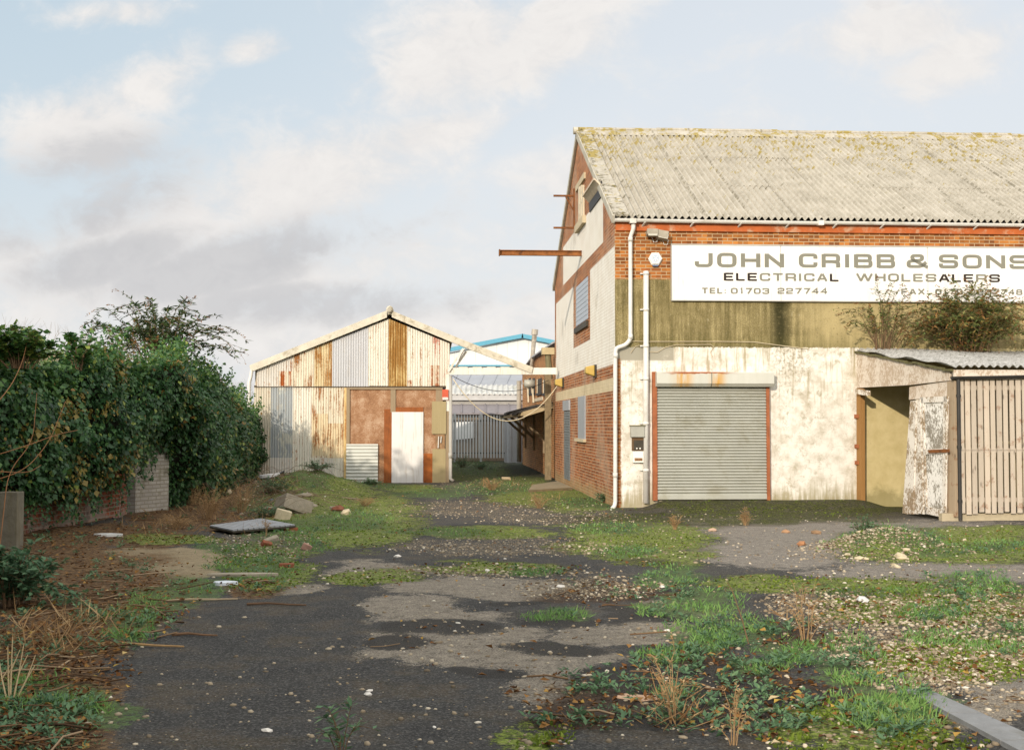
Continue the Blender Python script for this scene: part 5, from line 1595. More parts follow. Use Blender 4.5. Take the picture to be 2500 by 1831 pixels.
m_ivy = leafmat('ivy_leaf', [(0, (.014, .042, .016)), (.45, (.042, .115, .038)), (.8, (.11, .21, .05)), (.95, (.24, .29, .06)), (1, (.26, .15, .04))], .42, .35, .22)
m_grass = leafmat('grass_blade', [(0, (.07, .15, .04)), (.6, (.17, .32, .09)), (.9, (.25, .38, .11)), (1, (.32, .25, .10))], .6, .25, .3)
m_weed = leafmat('weed_leaf', [(0, (.045, .10, .05)), (.6, (.11, .20, .10)), (.9, (.17, .27, .12)), (1, (.2, .19, .07))], .6, .25, .25)
m_dry = leafmat('dry_stalk', [(0, (.16, .09, .04)), (.6, (.36, .23, .11)), (1, (.55, .40, .22))], .8, .15, .15)
m_bud = leafmat('buddleia_leaf', [(0, (.030, .06, .022)), (.5, (.11, .165, .05)), (.8, (.23, .23, .07)), (.95, (.34, .17, .05)), (1, (.085, .034, .012))], .6, .25, .25)
m_seed = leafmat('brown_seed_head', [(0, (.045, .018, .008)), (1, (.14, .055, .02))], .85, .1, 0)
m_litter = leafmat('fallen_leaf', [(0, (.06, .025, .010)), (.45, (.16, .07, .022)), (.75, (.30, .16, .05)), (.92, (.42, .28, .06)), (1, (.50, .42, .28))], .8, .15, .1)
m_stone_s = leafmat('loose_stone', [(0, (.09, .07, .05)), (.4, (.27, .215, .145)), (.8, (.50, .43, .32)), (1, (.70, .67, .60))], .85, .2, 0)
m_twig = leafmat('fallen_twig', [(0, (.05, .028, .015)), (.6, (.16, .095, .05)), (1, (.34, .25, .16))], .85, .15, 0)
m_stem = simple('brown_stem', (.16, .10, .055), .85, .3, 10.0)
m_drystem = simple('straw_stem', (.34, .22, .11), .85, .3, 10.0)
m_pebble = simple('white_flint', (.66, .62, .56), .7, .1, 20.0)


def sample(fname, n, x0=-250, x1=2750, y0=1128, y1=1990, extra=None, thr=.25, ypow=1.0):
    """random ground points weighted by a cover field; n tries, spread evenly over the survey picture then thinned"""
    px = RN.uniform(x0, x1, n)
    py = y0 + (y1 - y0) * RN.uniform(0, 1, n) ** ypow
    d = field(fname, px, py) if isinstance(fname, str) else fname(px, py)
    keep = RN.uniform(0, 1, n) * 1.0 < np.clip((d - thr) / (1 - thr), 0, 1)
    px, py = px[keep], py[keep]
    dd = (py - HOR) / FPX
    # exact ray onto z = 0
    dzv = _f.z + _u.z * (CY - py) / FPX
    tt = -CAMZ / dzv
    x = tt * (px - CX) / FPX; y = tt * (_f.y + _u.y * (CY - py) / FPX)
    # clumping in the world
    return x, y


def in_yard(x, y):
    """not inside a building, the wall or the lean-to"""
    u = (x - C0.x) * U.x + (y - C0.y) * U.y; v = (x - C0.x) * V_.x + (y - C0.y) * V_.y
    ok = ~((u > -.05) & (v > -.06))
    ok &= ~((u > uA - .1) & (v > vF - .12))
    us = (x - S0.x) * U.x + (y - S0.y) * U.y; vs = (x - S0.x) * V_.x + (y - S0.y) * V_.y
    ok &= ~((us > -3.6) & (us < 3.25) & (vs > -.12) & (vs < 14))
    return ok & (x > wall_x(y) + .02)


PATH = [(-60, -9.3), (-14, -8.7), (14, -8.3), (19.0, -7.62), (22.6, -7.05), (25, -7.0), (29, -7.2), (33, -7.6), (38.8, -8.05), (60, -9)]


def wall_x(y):
    return np.interp(y, [p[0] for p in PATH], [p[1] for p in PATH])


def clump(x, y, f, lo, seed):
    k = fbm(x * f, y * f, 3, seed) > lo
    return x[k], y[k]


# ---- grass
x, y = sample('grass', 190000, thr=.28)
k = in_yard(x, y); x, y = x[k], y[k]
x, y = clump(x, y, 2.4, .50, 71)
n = len(x)
lean = RN.normal(0, .65, (n, 2))
D = np.stack([lean[:, 0], lean[:, 1], np.ones(n)], 1)
Nn = np.stack([RN.normal(0, 1, n), RN.normal(0, 1, n), np.full(n, .1)], 1)
L = RN.uniform(.03, .095, n) * (0.6 + .8 * fbm(x, y, 2, 77))
V, F_ = leaf_mesh(np.stack([x, y, gz(x, y) - .005], 1), D, Nn, L, RN.uniform(.0045, .010, n) * (1 + y / 30), .1)
tint = np.clip(.25 + .6 * fbm(x * .8, y * .8, 3, 79) + RN.normal(0, .16, n), 0, 1)
tag(np_mesh('grass', V, F_, m_grass, None, {'tint': np.repeat(tint, 4)}), 'bright green grass in patches over the broken yard', 'grass', None, 'stuff')

# ---- moss tufts: short blades making a nap
FIELDS['allmoss'] = FIELDS['moss'] + [(1900, 1246, 300, 16)]
x, y = sample('allmoss', 110000, thr=.32)
k = in_yard(x, y); x, y = x[k], y[k]
x, y = clump(x, y, 3.0, .46, 81)
n = len(x)
D = np.stack([RN.normal(0, .8, n), RN.normal(0, .8, n), np.ones(n)], 1)
Nn = np.stack([RN.normal(0, 1, n), RN.normal(0, 1, n), RN.normal(0, .3, n)], 1)
V, F_ = leaf_mesh(np.stack([x, y, gz(x, y) - .004], 1), D, Nn, RN.uniform(.012, .04, n), RN.uniform(.012, .03, n) * (1 + y / 40), .2)
m_moss = leafmat('moss_tuft', [(0, (.045, .065, .010)), (.6, (.14, .20, .028)), (1, (.26, .32, .06))], .8, .1, .2)
tint = np.clip(.1 + .7 * fbm(x * 2, y * 2, 3, 83) + RN.normal(0, .18, n), 0, 1)
tag(np_mesh('moss', V, F_, m_moss, None, {'tint': np.repeat(tint, 4)}), 'yellow green moss carpeting the old paving', 'moss', None, 'stuff')


# ---- low broad leaved weeds: rosettes of leaves
def rosettes(fields, n, thr, seed, lo, ln, mat):
    xa, ya = [], []
    for f in fields:
        x, y = sample(f, n, thr=thr); xa.append(x); ya.append(y)
    x, y = np.concatenate(xa), np.concatenate(ya)
    k = in_yard(x, y); x, y = clump(x[k], y[k], 1.4, lo, seed)
    m = 9
    n = len(x)
    X_, Y_ = np.repeat(x, m), np.repeat(y, m)
    a = RN.uniform(0, 6.283, n * m)
    el = RN.uniform(.05, .9, n * m)
    D = np.stack([np.cos(a), np.sin(a), el], 1)
    Nn = np.stack([-np.cos(a) * .3, -np.sin(a) * .3, np.ones(n * m)], 1) + RN.normal(0, .3, (n * m, 3))
    r = RN.uniform(0, .03, n * m)
    Cc = np.stack([X_ + np.cos(a) * r, Y_ + np.sin(a) * r, gz(X_, Y_) + RN.uniform(0, .05, n * m)], 1)
    sz = np.repeat(RN.uniform(.6, 1.3, n), m) * RN.uniform(.6, 1.2, n * m)
    V, F_ = leaf_mesh(Cc, D, Nn, ln * sz, ln * .45 * sz, .2)
    tint = np.clip(np.repeat(.2 + .6 * fbm(x * .9, y * .9, 3, seed + 1), m) + RN.normal(0, .17, n * m), 0, 1)
    return np_mesh('weeds', V, F_, mat, None, {'tint': np.repeat(tint, 4)})


o = rosettes(['grass', 'litter', 'soil'], 9000, .30, 91, .45, .052, m_weed)
tag(o, 'low blue green weeds among the grass and soil', 'weeds', None, 'stuff')

# ---- fallen leaves and litter
xa, ya = [], []
for f, n in (('litter', 34000), ('soil', 14000), ('moss', 5000), ('gravel', 5000), ('pale', 1500)):
    x, y = sample(f, n, thr=.22); xa.append(x); ya.append(y)
x, y = np.concatenate(xa), np.concatenate(ya); k = in_yard(x, y); x, y = x[k], y[k]; n = len(x)
a = RN.uniform(0, 6.283, n)
D = np.stack([np.cos(a), np.sin(a), RN.normal(0.05, .25, n)], 1); Nn = np.stack([RN.normal(0, .35, n), RN.normal(0, .35, n), np.ones(n)], 1)
V, F_ = leaf_mesh(np.stack([x, y, gz(x, y) + RN.uniform(.004, .03, n)], 1), D, Nn, RN.uniform(.02, .085, n), RN.uniform(.015, .055, n), .3)
tag(np_mesh('fallen_leaves', V, F_, m_litter, None, {'tint': np.repeat(np.clip(RN.beta(1.6, 2.2, n) + .0, 0, 1), 4)}), 'brown and yellow fallen leaves along the ivy wall and over the yard', 'leaves', None, 'stuff')


# ---- dry grass and dead growth at the foot of the ivy
FIELDS['dry'] = [(480, 1258, 160, 40), (570, 1218, 150, 36), (390, 1300, 110, 18), (640, 1190, 70, 22), (260, 1540, 70, 34), (120, 1560, 90, 50), (1210, 1192, 80, 12), (1330, 1215, 60, 10), (600, 1300, 60, 12), (1640, 1740, 70, 40), (1960, 1500, 60, 26), (900, 1190, 50, 8)]
x, y = sample('dry', 42000, thr=.30)
k = in_yard(x, y); x, y = clump(x[k], y[k], 2.6, .46, 87); n = len(x)
D = np.stack([RN.normal(.1, .8, n), RN.normal(0, .8, n), np.ones(n) * .8], 1)
V, F_ = leaf_mesh(np.stack([x, y, gz(x, y) - .005], 1), D, RN.normal(0, 1, (n, 3)), RN.uniform(.08, .36, n), RN.uniform(.005, .011, n) * (1 + y / 40), .1)
tag(np_mesh('dry_grass', V, F_, m_dry, None, {'tint': np.repeat(np.clip(.2 + .5 * fbm(x, y, 3, 89) + RN.normal(0, .2, n), 0, 1), 4)}), 'dead tawny grass matted along the foot of the ivy and on the rubble', 'dry grass', None, 'stuff')


# ---- loose stones
def stones(name, x, y, smin, smax, mat, tint):
    ico = np.array([(-1, 1.618, 0), (1, 1.618, 0), (-1, -1.618, 0), (1, -1.618, 0), (0, -1, 1.618), (0, 1, 1.618), (0, -1, -1.618), (0, 1, -1.618), (1.618, 0, -1), (1.618, 0, 1), (-1.618, 0, -1), (-1.618, 0, 1)]) / 1.9
    tri = np.array([(0, 11, 5), (0, 5, 1), (0, 1, 7), (0, 7, 10), (0, 10, 11), (1, 5, 9), (5, 11, 4), (11, 10, 2), (10, 7, 6), (7, 1, 8), (3, 9, 4), (3, 4, 2), (3, 2, 6), (3, 6, 8), (3, 8, 9), (4, 9, 5), (2, 4, 11), (6, 2, 10), (8, 6, 7), (9, 8, 1)])
    n = len(x)
    s_ = smin + (smax - smin) * RN.uniform(0, 1, n) ** 2.5
    sc3 = np.stack([s_ * RN.uniform(.7, 1.3, n), s_ * RN.uniform(.6, 1.1, n), s_ * RN.uniform(.4, .75, n)], 1)
    v = ico[None] * (1 + RN.uniform(-.28, .28, (n, 12, 1))) * sc3[:, None]
    a = RN.uniform(0, 6.283, n); ca, sa_ = np.cos(a)[:, None], np.sin(a)[:, None]
    vx, vy = v[..., 0] * ca - v[..., 1] * sa_, v[..., 0] * sa_ + v[..., 1] * ca
    V = np.stack([vx + x[:, None], vy + y[:, None], v[..., 2] + (gz(x, y) + s_ * .12)[:, None]], 2).reshape(-1, 3)
    F_ = (np.arange(n)[:, None, None] * 12 + tri[None]).reshape(-1, 3)
    return np_mesh(name, V, F_, mat, None, {'tint': np.repeat(tint, 12)})


xa, ya = [], []
for f, n in (('gravel', 170000), ('darkmoss', 5000), ('light', 26000), ('pale', 5000), ('moss', 9000), ('soil', 3500), ('black', 2500), ('grass', 3000)):
    x, y = sample(f, n, thr=.2); xa.append(x); ya.append(y)
x, y = sample(lambda a, b: np.full_like(a, .42), 9000, thr=.2); xa.append(x); ya.append(y)
xa.append(RN.normal(M1.x + .05, .42, 1500)); ya.append(RN.normal(M1.y, .40, 1500))
xa.append(RN.normal(M1.x - .75, .30, 500)); ya.append(RN.normal(M1.y - .1, .22, 500))
xa.append(RN.normal(M2.x, .9, 700)); ya.append(RN.normal(M2.y + 1.5, 1.6, 700))
x, y = np.concatenate(xa), np.concatenate(ya); k = in_yard(x, y); x, y = x[k], y[k]
tag(stones('gravel', x, y, .004, .027, m_stone_s, np.clip(RN.beta(1.6, 2.2, len(x)), 0, 1)), 'loose cream and brown stones scattered over the yard', 'gravel', None, 'stuff')

# ---- twigs lying in the litter
xa, ya = [], []
for f, n, th_ in (('litter', 4200, .3), ('soil', 700, .3), ('pale', 90, .3)):
    x, y = sample(f, n, thr=th_); xa.append(x); ya.append(y)
x, y = np.concatenate(xa), np.concatenate(ya); k = in_yard(x, y); x, y = x[k], y[k]; n = len(x)
a = RN.normal(0, .8, n) + RN.choice([0, 3.14, .6], n)
L = .08 + .5 * RN.uniform(0, 1, n) ** 2
d = np.stack([np.cos(a), np.sin(a), RN.normal(0, .05, n)], 1)
c0_ = np.stack([x, y, gz(x, y) + RN.uniform(.008, .05, n)], 1)
p0, p2 = c0_ - d * L[:, None] / 2, c0_ + d * L[:, None] / 2
p1 = c0_ + RN.normal(0, .04, (n, 3)) * L[:, None]
r_ = RN.uniform(.0025, .008, n)[:, None]
sdv = np.stack([-np.sin(a), np.cos(a), np.zeros(n)], 1)
ring = lambda p: np.stack([p + sdv * r_, p + np.array([0, 0, 1]) * r_, p - sdv * r_, p - np.array([0, 0, 1]) * r_], 1)
V = np.concatenate([ring(p0), ring(p1), ring(p2)], 1).reshape(-1, 3)
q = []
for s_ in (0, 4):
    for j in range(4):
        q.append((s_ + j, s_ + (j + 1) % 4, s_ + 4 + (j + 1) % 4, s_ + 4 + j))
F_ = (np.arange(n)[:, None, None] * 12 + np.array(q)[None]).reshape(-1, 4)
tag(np_mesh('twigs', V, F_, m_twig, None, {'tint': np.repeat(RN.beta(1.8, 1.8, n), 12)}), 'dead twigs and sticks strewn over the leaf litter', 'twigs', None, 'stuff')

# ================================================================== ivy covered wall
BW = thing('brick_boundary_wall', 'old red brick boundary wall half buried under ivy', 'wall', (-7.5, 21, 0))
m_bw, t, bs = new_mat('old_red_brick')
co = t.co(); x, y, z = t.sep(co)
bcol, bm_ = brick_nodes(t, co, (.34, .085, .03), (.20, .05, .022), (.26, .21, .15), .011, .5, 3.0)
nb = t.noise(co, 1.6, 6.0, .7)
c = t.mix(t.mul(t.ss(t.add(nb, t.mul(z, -.30)), .38, .5), .6), bcol, (.30, .27, .23))
c = t.mix(t.mul(t.ss(t.noise(co, 3.0, 6.0), .55, .65), .5), c, (.04, .032, .02))
t.put(bs.inputs['Base Color'], c); bs.inputs['Roughness'].default_value = .95
t.put(bs.inputs['Normal'], t.n('ShaderNodeBump', None, {'Strength': .6, 'Distance': .015, 'Height': t.mul(bm_, -1.0)}).outputs[0])
mb = MB()
segs = [(-44, -9.2), (14, -8.35), (19.0, -7.67), (22.6, -7.2), (23.6, -7.37)]
for (y0, x0), (y1, x1) in zip(segs, segs[1:]):
    mb.prism([(x0, y0, -.2), (x1, y1, -.2), (x1 - .23, y1, -.2), (x0 - .23, y0, -.2)], (0, 0, 2.3))
segs = [(25.4, -7.2), (29, -7.35), (33, -7.75), (38.2, -8.15)]
for (y0, x0), (y1, x1) in zip(segs, segs[1:]):
    mb.prism([(x0, y0, -.2), (x1, y1, -.2), (x1 - .23, y1, -.2), (x0 - .23, y0, -.2)], (0, 0, 2.1))
mb.box(-9.4, -7.62, 23.25, 23.48, -.2, 2.1)  # unseen wall stub, added to keep the sun off the pier's left face
wpart('brickwork', mb, m_bw, BW)
m_pier, t, bs = new_mat('whitewashed_brick_pier')
co = t.co(); bcol, bm_ = brick_nodes(t, co, (.78, .74, .66), (.68, .63, .55), (.26, .23, .18), .012, .12, 6.0)
c = t.mix(t.mul(t.ss(t.noise(co, 3.0, 6.0), .52, .62), .5), bcol, (.16, .14, .08))
t.put(bs.inputs['Base Color'], c); bs.inputs['Roughness'].default_value = .95
t.put(bs.inputs['Normal'], t.n('ShaderNodeBump', None, {'Strength': .8, 'Distance': .02, 'Height': t.mul(bm_, -1.0)}).outputs[0])
pa, pb, pc = G(330, 1262), G(411, 1254), G(312, 1258)
PI_ = thing('brick_pier', 'whitewashed brick gate pier standing out from under the ivy', 'pier', (pa + pb) / 2, math.atan2(pb.y - pa.y, pb.x - pa.x))
w2 = (pb - pa).length / 2
mb = MB(); mb.box(-w2, w2, 0, .34, -.2, 1.95); mb.build('brickwork', m_pier, PI_)
mb = MB(); mb.box(-w2 - .04, w2 + .04, -.04, .38, 1.95, 2.08); mb.build('coping', m_stone, PI_)
CP = G(26, 1352)
mb = MB(); mb.box(-.16, .13, -.12, .12, -.1, .86)
cpo = mb.build('concrete_post', simple('lichened_concrete', (.16, .145, .11), .95, .3, 5.0, grime=(.12, .1, .05), gamt=.5, bump=.4, streak=True), None, bevel=.01)
cpo.location = CP; tag(cpo, 'square grey concrete gate post at the near end of the brick wall', 'post')

HT = [(-45, 7.5), (-5, 7.5), (4, 6.5), (9, 4.6), (13, 3.6), (16.5, 3.15), (18.5, 2.95), (21, 2.8), (24, 2.9), (28, 2.95), (31, 2.62), (34, 2.25), (36.5, 2.0), (38.8, 1.75)]  # unseen stretch behind the camera raised far above the wall to shade the foreground
HB = [(-45, .2), (10, .5), (16, .62), (18, .62), (20, .52), (21.5, .62), (22.6, 1.0), (23.4, 1.42), (24.3, 1.45), (24.9, 1.0), (25.4, .35), (27, .12), (38.8, .05)]
BU = [(-45, .6), (14, .5), (19, .42), (22.3, .5), (23.5, .62), (25, .45), (29, .5), (34, .34), (38.8, .12)]


def ivy_surface(y, q, extra=0.0):
    """q 0..1 from the hanging front edge, up and over the top, down the back"""
    ht = np.interp(y, [a for a, b in HT], [b for a, b in HT]) + .75 * (fbm(y * .75, y * 0 + 3.0, 3, 101) - .5)
    hb = np.interp(y, [a for a, b in HB], [b for a, b in HB]) + .5 * (fbm(y * 1.6, y * 0 + 9.0, 3, 103) - .5)
    bu = np.interp(y, [a for a, b in BU], [b for a, b in BU])
    th_ = np.where(q < .62, q / .62 * 1.25, 1.25 + (q - .62) / .38 * 1.6)     # angle around the section
    zc = hb + (ht - hb) * .62
    lowp = q < .40
    front = np.clip(q / .40, 0, 1)
    zz = np.where(lowp, hb + (zc - hb) * front, 0)
    off = np.where(lowp, bu * (.35 + .65 * np.sin(front * 1.57) ** .8), 0)
    a = np.clip((q - .40) / .60, 0, 1) * 2.7
    zz = np.where(lowp, zz, zc + (ht - zc) * np.sin(a))
    off = np.where(lowp, off, -.15 + (bu + .15) * np.cos(a) - np.where(a > 1.57, .35 * (a - 1.57), 0))
    lump = (fbm(y * .85, q * 3.4, 4, 107) - .5) * np.where(y > 31, .6, 1.05) + (fbm(y * 2.6, q * 9, 2, 109) - .5) * .42
    nx_ = np.where(lowp, 1.0, np.cos(a)); nz_ = np.where(lowp, .15, np.sin(a))
    sc2 = lump + extra
    return np.stack([wall_x(y) + off + nx_ * sc2, y, np.maximum(zz + nz_ * sc2, .03)], 1), np.stack([nx_, 0 * y, nz_], 1)


IV = thing('ivy', 'dense dark green ivy smothering the boundary wall up to the shed', 'ivy', (-7.6, 24, 0))
IL = np.array([-7.6, 24, 0])


def ivy_leaves(n, y0, y1, size, qmax=1.0):
    y = RN.uniform(y0, y1, n); q = RN.uniform(0, 1, n) ** .9 * qmax
    p, nn_ = ivy_surface(y, q, RN.normal(0, .07, n) - .03)
    D = np.stack([RN.normal(.25, .45, n), RN.normal(0, .6, n), RN.normal(-.75, .45, n)], 1)
    Nn = nn_ + np.stack([RN.normal(.1, .45, n), RN.normal(-.15, .5, n), RN.normal(.35, .4, n)], 1)
    L = size * (.5 + 1.15 * RN.uniform(0, 1, n) ** 1.6)
    V, F_ = leaf_mesh(p, D, Nn, L, L * RN.uniform(.75, 1.05, n), .12)
    tt = np.clip(.17 + .38 * fbm(y * 1.1, q * 5, 3, 113) + .28 * np.clip(q - .35, 0, .5) + RN.normal(0, .15, n), 0, .96)
    tt = np.where((fbm(y * 1.3 + 40, q * 6, 3, 117) > .66) & (RN.uniform(0, 1, n) < .45), .985, tt)
    tt = np.where(RN.uniform(0, 1, n) < .014, 1.0, np.where(RN.uniform(0, 1, n) < .03, .93, tt))
    return V, F_, tt


parts_ = [ivy_leaves(78000, 13.5, 31, .076), ivy_leaves(30000, 31, 38.6, .078), ivy_leaves(16000, -44, 13.5, .24)]
# strands hanging from the lower edge and shoots standing out of the top
ny_ = 700
ys_ = RN.uniform(14, 38, ny_)
hb_p, _n = ivy_surface(ys_, np.full(ny_, .03))
rows = []
for k in range(ny_):
    ln_ = R.uniform(.1, .55) if R.random() < .8 else R.uniform(.4, .95)
    for j in range(int(ln_ / .05)):
        rows.append((hb_p[k, 0] + R.gauss(0, .03), hb_p[k, 1] + R.gauss(0, .04), max(.03, hb_p[k, 2] - j * .05)))
rows = np.array(rows); n = len(rows)
L = RN.uniform(.05, .09, n)
V, F_ = leaf_mesh(rows, np.stack([RN.normal(.3, .5, n), RN.normal(0, .6, n), RN.normal(-.7, .3, n)], 1), np.stack([np.ones(n), RN.normal(0, .5, n), RN.normal(.4, .4, n)], 1), L, L * .85, .12)
parts_.append((V, F_, np.clip(RN.normal(.35, .16, n), 0, .9)))
rows = []
for k in range(800):
    y0 = R.uniform(14, 37.5); p, _n = ivy_surface(np.array([y0]), np.array([R.uniform(.55, .75)])); p = p[0]
    h_ = R.uniform(.08, .62); lx, ly = R.gauss(.05, .15), R.gauss(0, .25)
    for j in range(int(h_ / .028)):
        f_k = j * .028
        rows.append((p[0] + lx * f_k * 2 + R.gauss(0, .025), p[1] + ly * f_k * 2 + R.gauss(0, .025), p[2] + f_k))
rows = np.array(rows); n = len(rows); L = RN.uniform(.05, .095, n)
V, F_ = leaf_mesh(rows, np.stack([RN.normal(0, .7, n), RN.normal(0, .7, n), RN.normal(.1, .5, n)], 1), RN.normal(0, 1, (n, 3)) + np.array([.3, -.3, .6]), L, L * .85, .12)
parts_.append((V, F_, np.clip(RN.normal(.62, .16, n), 0, .95)))
off = 0; VV, FF, TT = [], [], []
for V, F_, tt in parts_:
    VV.append(V); FF.append(F_ + off); TT.append(np.repeat(tt, 4)); off += len(V)
np_mesh('foliage', np.concatenate(VV) - IL, np.concatenate(FF), m_ivy, IV, {'tint': np.concatenate(TT)})
# dark core sheet for the twiggy inside: blocks light, shade put into its colour
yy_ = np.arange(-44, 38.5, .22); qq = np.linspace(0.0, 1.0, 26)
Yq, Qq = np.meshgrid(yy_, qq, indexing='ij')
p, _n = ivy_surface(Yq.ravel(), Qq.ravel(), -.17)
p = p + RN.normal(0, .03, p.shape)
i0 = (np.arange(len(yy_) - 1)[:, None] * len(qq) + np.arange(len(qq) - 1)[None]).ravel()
np_mesh('dark_core', p - IL, np.stack([i0, i0 + 1, i0 + 1 + len(qq), i0 + len(qq)], 1), simple('dark_core_shade', (.016, .016, .009), .95, .5, 9.0), IV)


# ================================================================== shrubs, stalks and trees
def shrub(name, lab, cat, base, n, h, spread, leaf, lmat, per=26, seed=1, droop=.5, heads=0.0, r0=.012, twist=None, start=.25, group=None, tmean=.5, wide=.30, away=None, smat=None):
    """many stemmed plant: arching stems with leaves along them and optional brown seed heads at the tips"""
    rnd = random.Random(seed); rg = np.random.default_rng(seed)
    T = thing(name, lab, cat, base, 0, group)
    ms = MB(); cs, ds, ns, ls, ts = [], [], [], [], []; hs, hd, hl = [], [], []
    for k in range(n):
        a = rnd.uniform(0, 6.283); out_ = spread * rnd.uniform(.15, 1.0) ** .8; hh = h * rnd.uniform(.55, 1.0) * (1.0 - .25 * (out_ / spread) ** 2)
        dx_, dy_ = math.cos(a) * out_, math.sin(a) * out_
        if away is not None and dx_ * away[0] + dy_ * away[1] > .2:
            dx_ -= away[0] * 1.2 * (dx_ * away[0] + dy_ * away[1]); dy_ -= away[1] * 1.2 * (dx_ * away[0] + dy_ * away[1])
        pts = []
        bx_, by_ = dx_ * rnd.uniform(.05, .35), dy_ * rnd.uniform(.05, .35); wx_ = wy_ = 0.0
        bend = rnd.uniform(.9, 2.0)
        for j in range(9):
            s_ = j / 8
            dr_ = droop * h * .40 * (out_ / spread) * s_ ** 3 * rnd.uniform(.8, 1.2)
            wx_ += rnd.gauss(0, .018) * h; wy_ += rnd.gauss(0, .018) * h
            pts.append(Vector((bx_ + (dx_ - bx_) * s_ ** bend + wx_ * s_, by_ + (dy_ - by_) * s_ ** bend + wy_ * s_, hh * (s_ * 1.15 - .15 * s_ * s_) - dr_)))
        ms.tube(pts, r0, 5, r0 * .3, False)
        lines = [pts]
        for q_ in range(rnd.choice((2, 3, 4))):
            i_ = rnd.randint(2, 7); d0_ = (pts[i_ + 1] - pts[i_]).normalized(); l_ = h * rnd.uniform(.12, .30)
            sd_ = (d0_ + Vector((rnd.gauss(0, .7), rnd.gauss(0, .7), rnd.gauss(.1, .3)))).normalized()
            sb = [pts[i_] + sd_ * (l_ * u_ / 8) - Vector((0, 0, droop * .5 * l_ * (u_ / 8) ** 2)) for u_ in range(9)]
            ms.tube(sb[::2], r0 * .5, 4, r0 * .2, False); lines.append(sb)
        for j in range(per):
            ln__ = lines[0] if rnd.random() < .45 else rnd.choice(lines)
            s_ = (start if ln__ is pts else .1) + (1 - (start if ln__ is pts else .1)) * rnd.random() ** .8
            f = s_ * 7.999; i_ = int(f); p = ln__[i_].lerp(ln__[min(i_ + 1, 8)], f - i_)
            dirv_ = (ln__[min(i_ + 1, 8)] - ln__[i_]).normalized()
            an = rnd.uniform(0, 6.283); sd_ = Vector((math.cos(an), math.sin(an), rnd.uniform(-.5, .4)))
            cs.append(p); ds.append(dirv_ * .5 + sd_); ns.append(Vector((rnd.gauss(0, .5), rnd.gauss(0, .5), 1))); ls.append(leaf * rnd.uniform(.5, 1.3)); ts.append(min(.93, max(0, rnd.gauss(tmean, .2))))
        if rnd.random() < heads:
            e = pts[-1]; dv_ = (pts[-1] - pts[-2]).normalized()
            L_ = rnd.uniform(.10, .24); q_ = [e + dv_ * L_ * u_ - Vector((0, 0, .5 * L_ * u_ * u_)) for u_ in (0, .33, .66, 1)]
            for u_ in range(16):
                f = rnd.random(); hs.append(e + dv_ * L_ * f - Vector((0, 0, .5 * L_ * f * f)) + Vector((rnd.gauss(0, .008), rnd.gauss(0, .008), rnd.gauss(0, .008)))); hd.append(Vector((rnd.gauss(0, 1), rnd.gauss(0, 1), rnd.gauss(0, 1))) + dv_); hl.append(rnd.uniform(.025, .05))
    ms.build('stems', smat or m_stem, T)
    cs, ds, ns, ls = np.array([tuple(v) for v in cs]), np.array([tuple(v) for v in ds]), np.array([tuple(v) for v in ns]), np.array(ls)
    V, F_ = leaf_mesh(cs, ds, ns, ls, ls * wide, .12)
    if hs:
        hs, hd, hl = np.array([tuple(v) for v in hs]), np.array([tuple(v) for v in hd]), np.array(hl)
        V2, F2 = leaf_mesh(hs, hd, rg.normal(0, 1, hd.shape), hl, hl * .5, .2)
        F_ = np.concatenate([F_, F2 + len(V)]); V = np.concatenate([V, V2]); ts = ts + list(rg.uniform(.955, 1, len(hs)))
    np_mesh('foliage', V, F_, lmat, T, {'tint': np.repeat(np.array(ts), 4)})
    return T


def at(px, py, Y): return P(px, py, Y)


b = at(385, 888, 27.2); shrub('buddleia', 'tall arching buddleia with drooping dark shoots rising above the ivy', 'shrub', b, 58, 1.95, 1.95, .135, m_bud, 95, 21, 1.0, .9, .012, tmean=.16, wide=.28)
b = at(330, 905, 25.5); shrub('buddleia', 'low straggling shrub with brown seed heads on top of the ivy', 'shrub', b, 22, .75, 1.3, .10, m_bud, 22, 27, .8, .6, .009, tmean=.45)
b = at(445, 910, 28.4); shrub('buddleia', 'short shrub with rust brown seed heads at the right foot of the tall arching one', 'shrub', b, 16, .62, .8, .09, m_bud, 18, 29, 1.0, 1.0, .008, tmean=.6)
b = at(45, 900, 17.8); shrub('leafy_bush', 'broad leaved green bush at the far left edge above the ivy', 'bush', b, 34, .72, .55, .10, m_ivy, 60, 31, .5, 0, .012, tmean=.72, wide=.8)
b = at(98, 880, 18.4); shrub('leafy_bush', 'upright leafy shoot between the left edge bush and the bare tree', 'bush', b, 9, .62, .22, .11, m_ivy, 40, 33, .4, 0, .010, tmean=.66, wide=.75)
b = at(190, 905, 20.4); shrub('leafy_bush', 'leafy shoot standing out of the ivy below the bare tree', 'bush', b, 10, .70, .30, .11, m_ivy, 34, 35, .3, 0, .010, tmean=.6, wide=.75)
b = G(25, 1480); b.z = 0; shrub('leafy_bush', 'dark green bush at the left edge in front of the concrete post', 'bush', b, 46, .78, .62, .085, m_weed, 60, 37, .8, 0, .006, tmean=.3, wide=.5, start=.1)
# the two plants growing on the lean-to roof against the wall
u_, _z = fac(2152, 850, .25); b = C0 + U * u_ - V_ * .22; b.z = zW + .02
shrub('wall_plant', 'sparse wispy buddleia rooted at the top of the lean-to roof', 'shrub', b, 30, 1.8, 1.2, .085, m_bud, 46, 41, .6, .8, .008, tmean=.62, wide=.34, start=.3, away=(V_.x, V_.y))
u_, _z = fac(2366, 850, .4); b = C0 + U * u_ - V_ * .40; b.z = zW - .03
shrub('wall_plant', 'dense green and brown buddleia bushing out over the lean-to roof', 'shrub', b, 175, 1.8, 1.6, .10, m_bud, 66, 43, 1.0, .8, .006, tmean=.68, wide=.34, start=.0, away=(V_.x, V_.y))

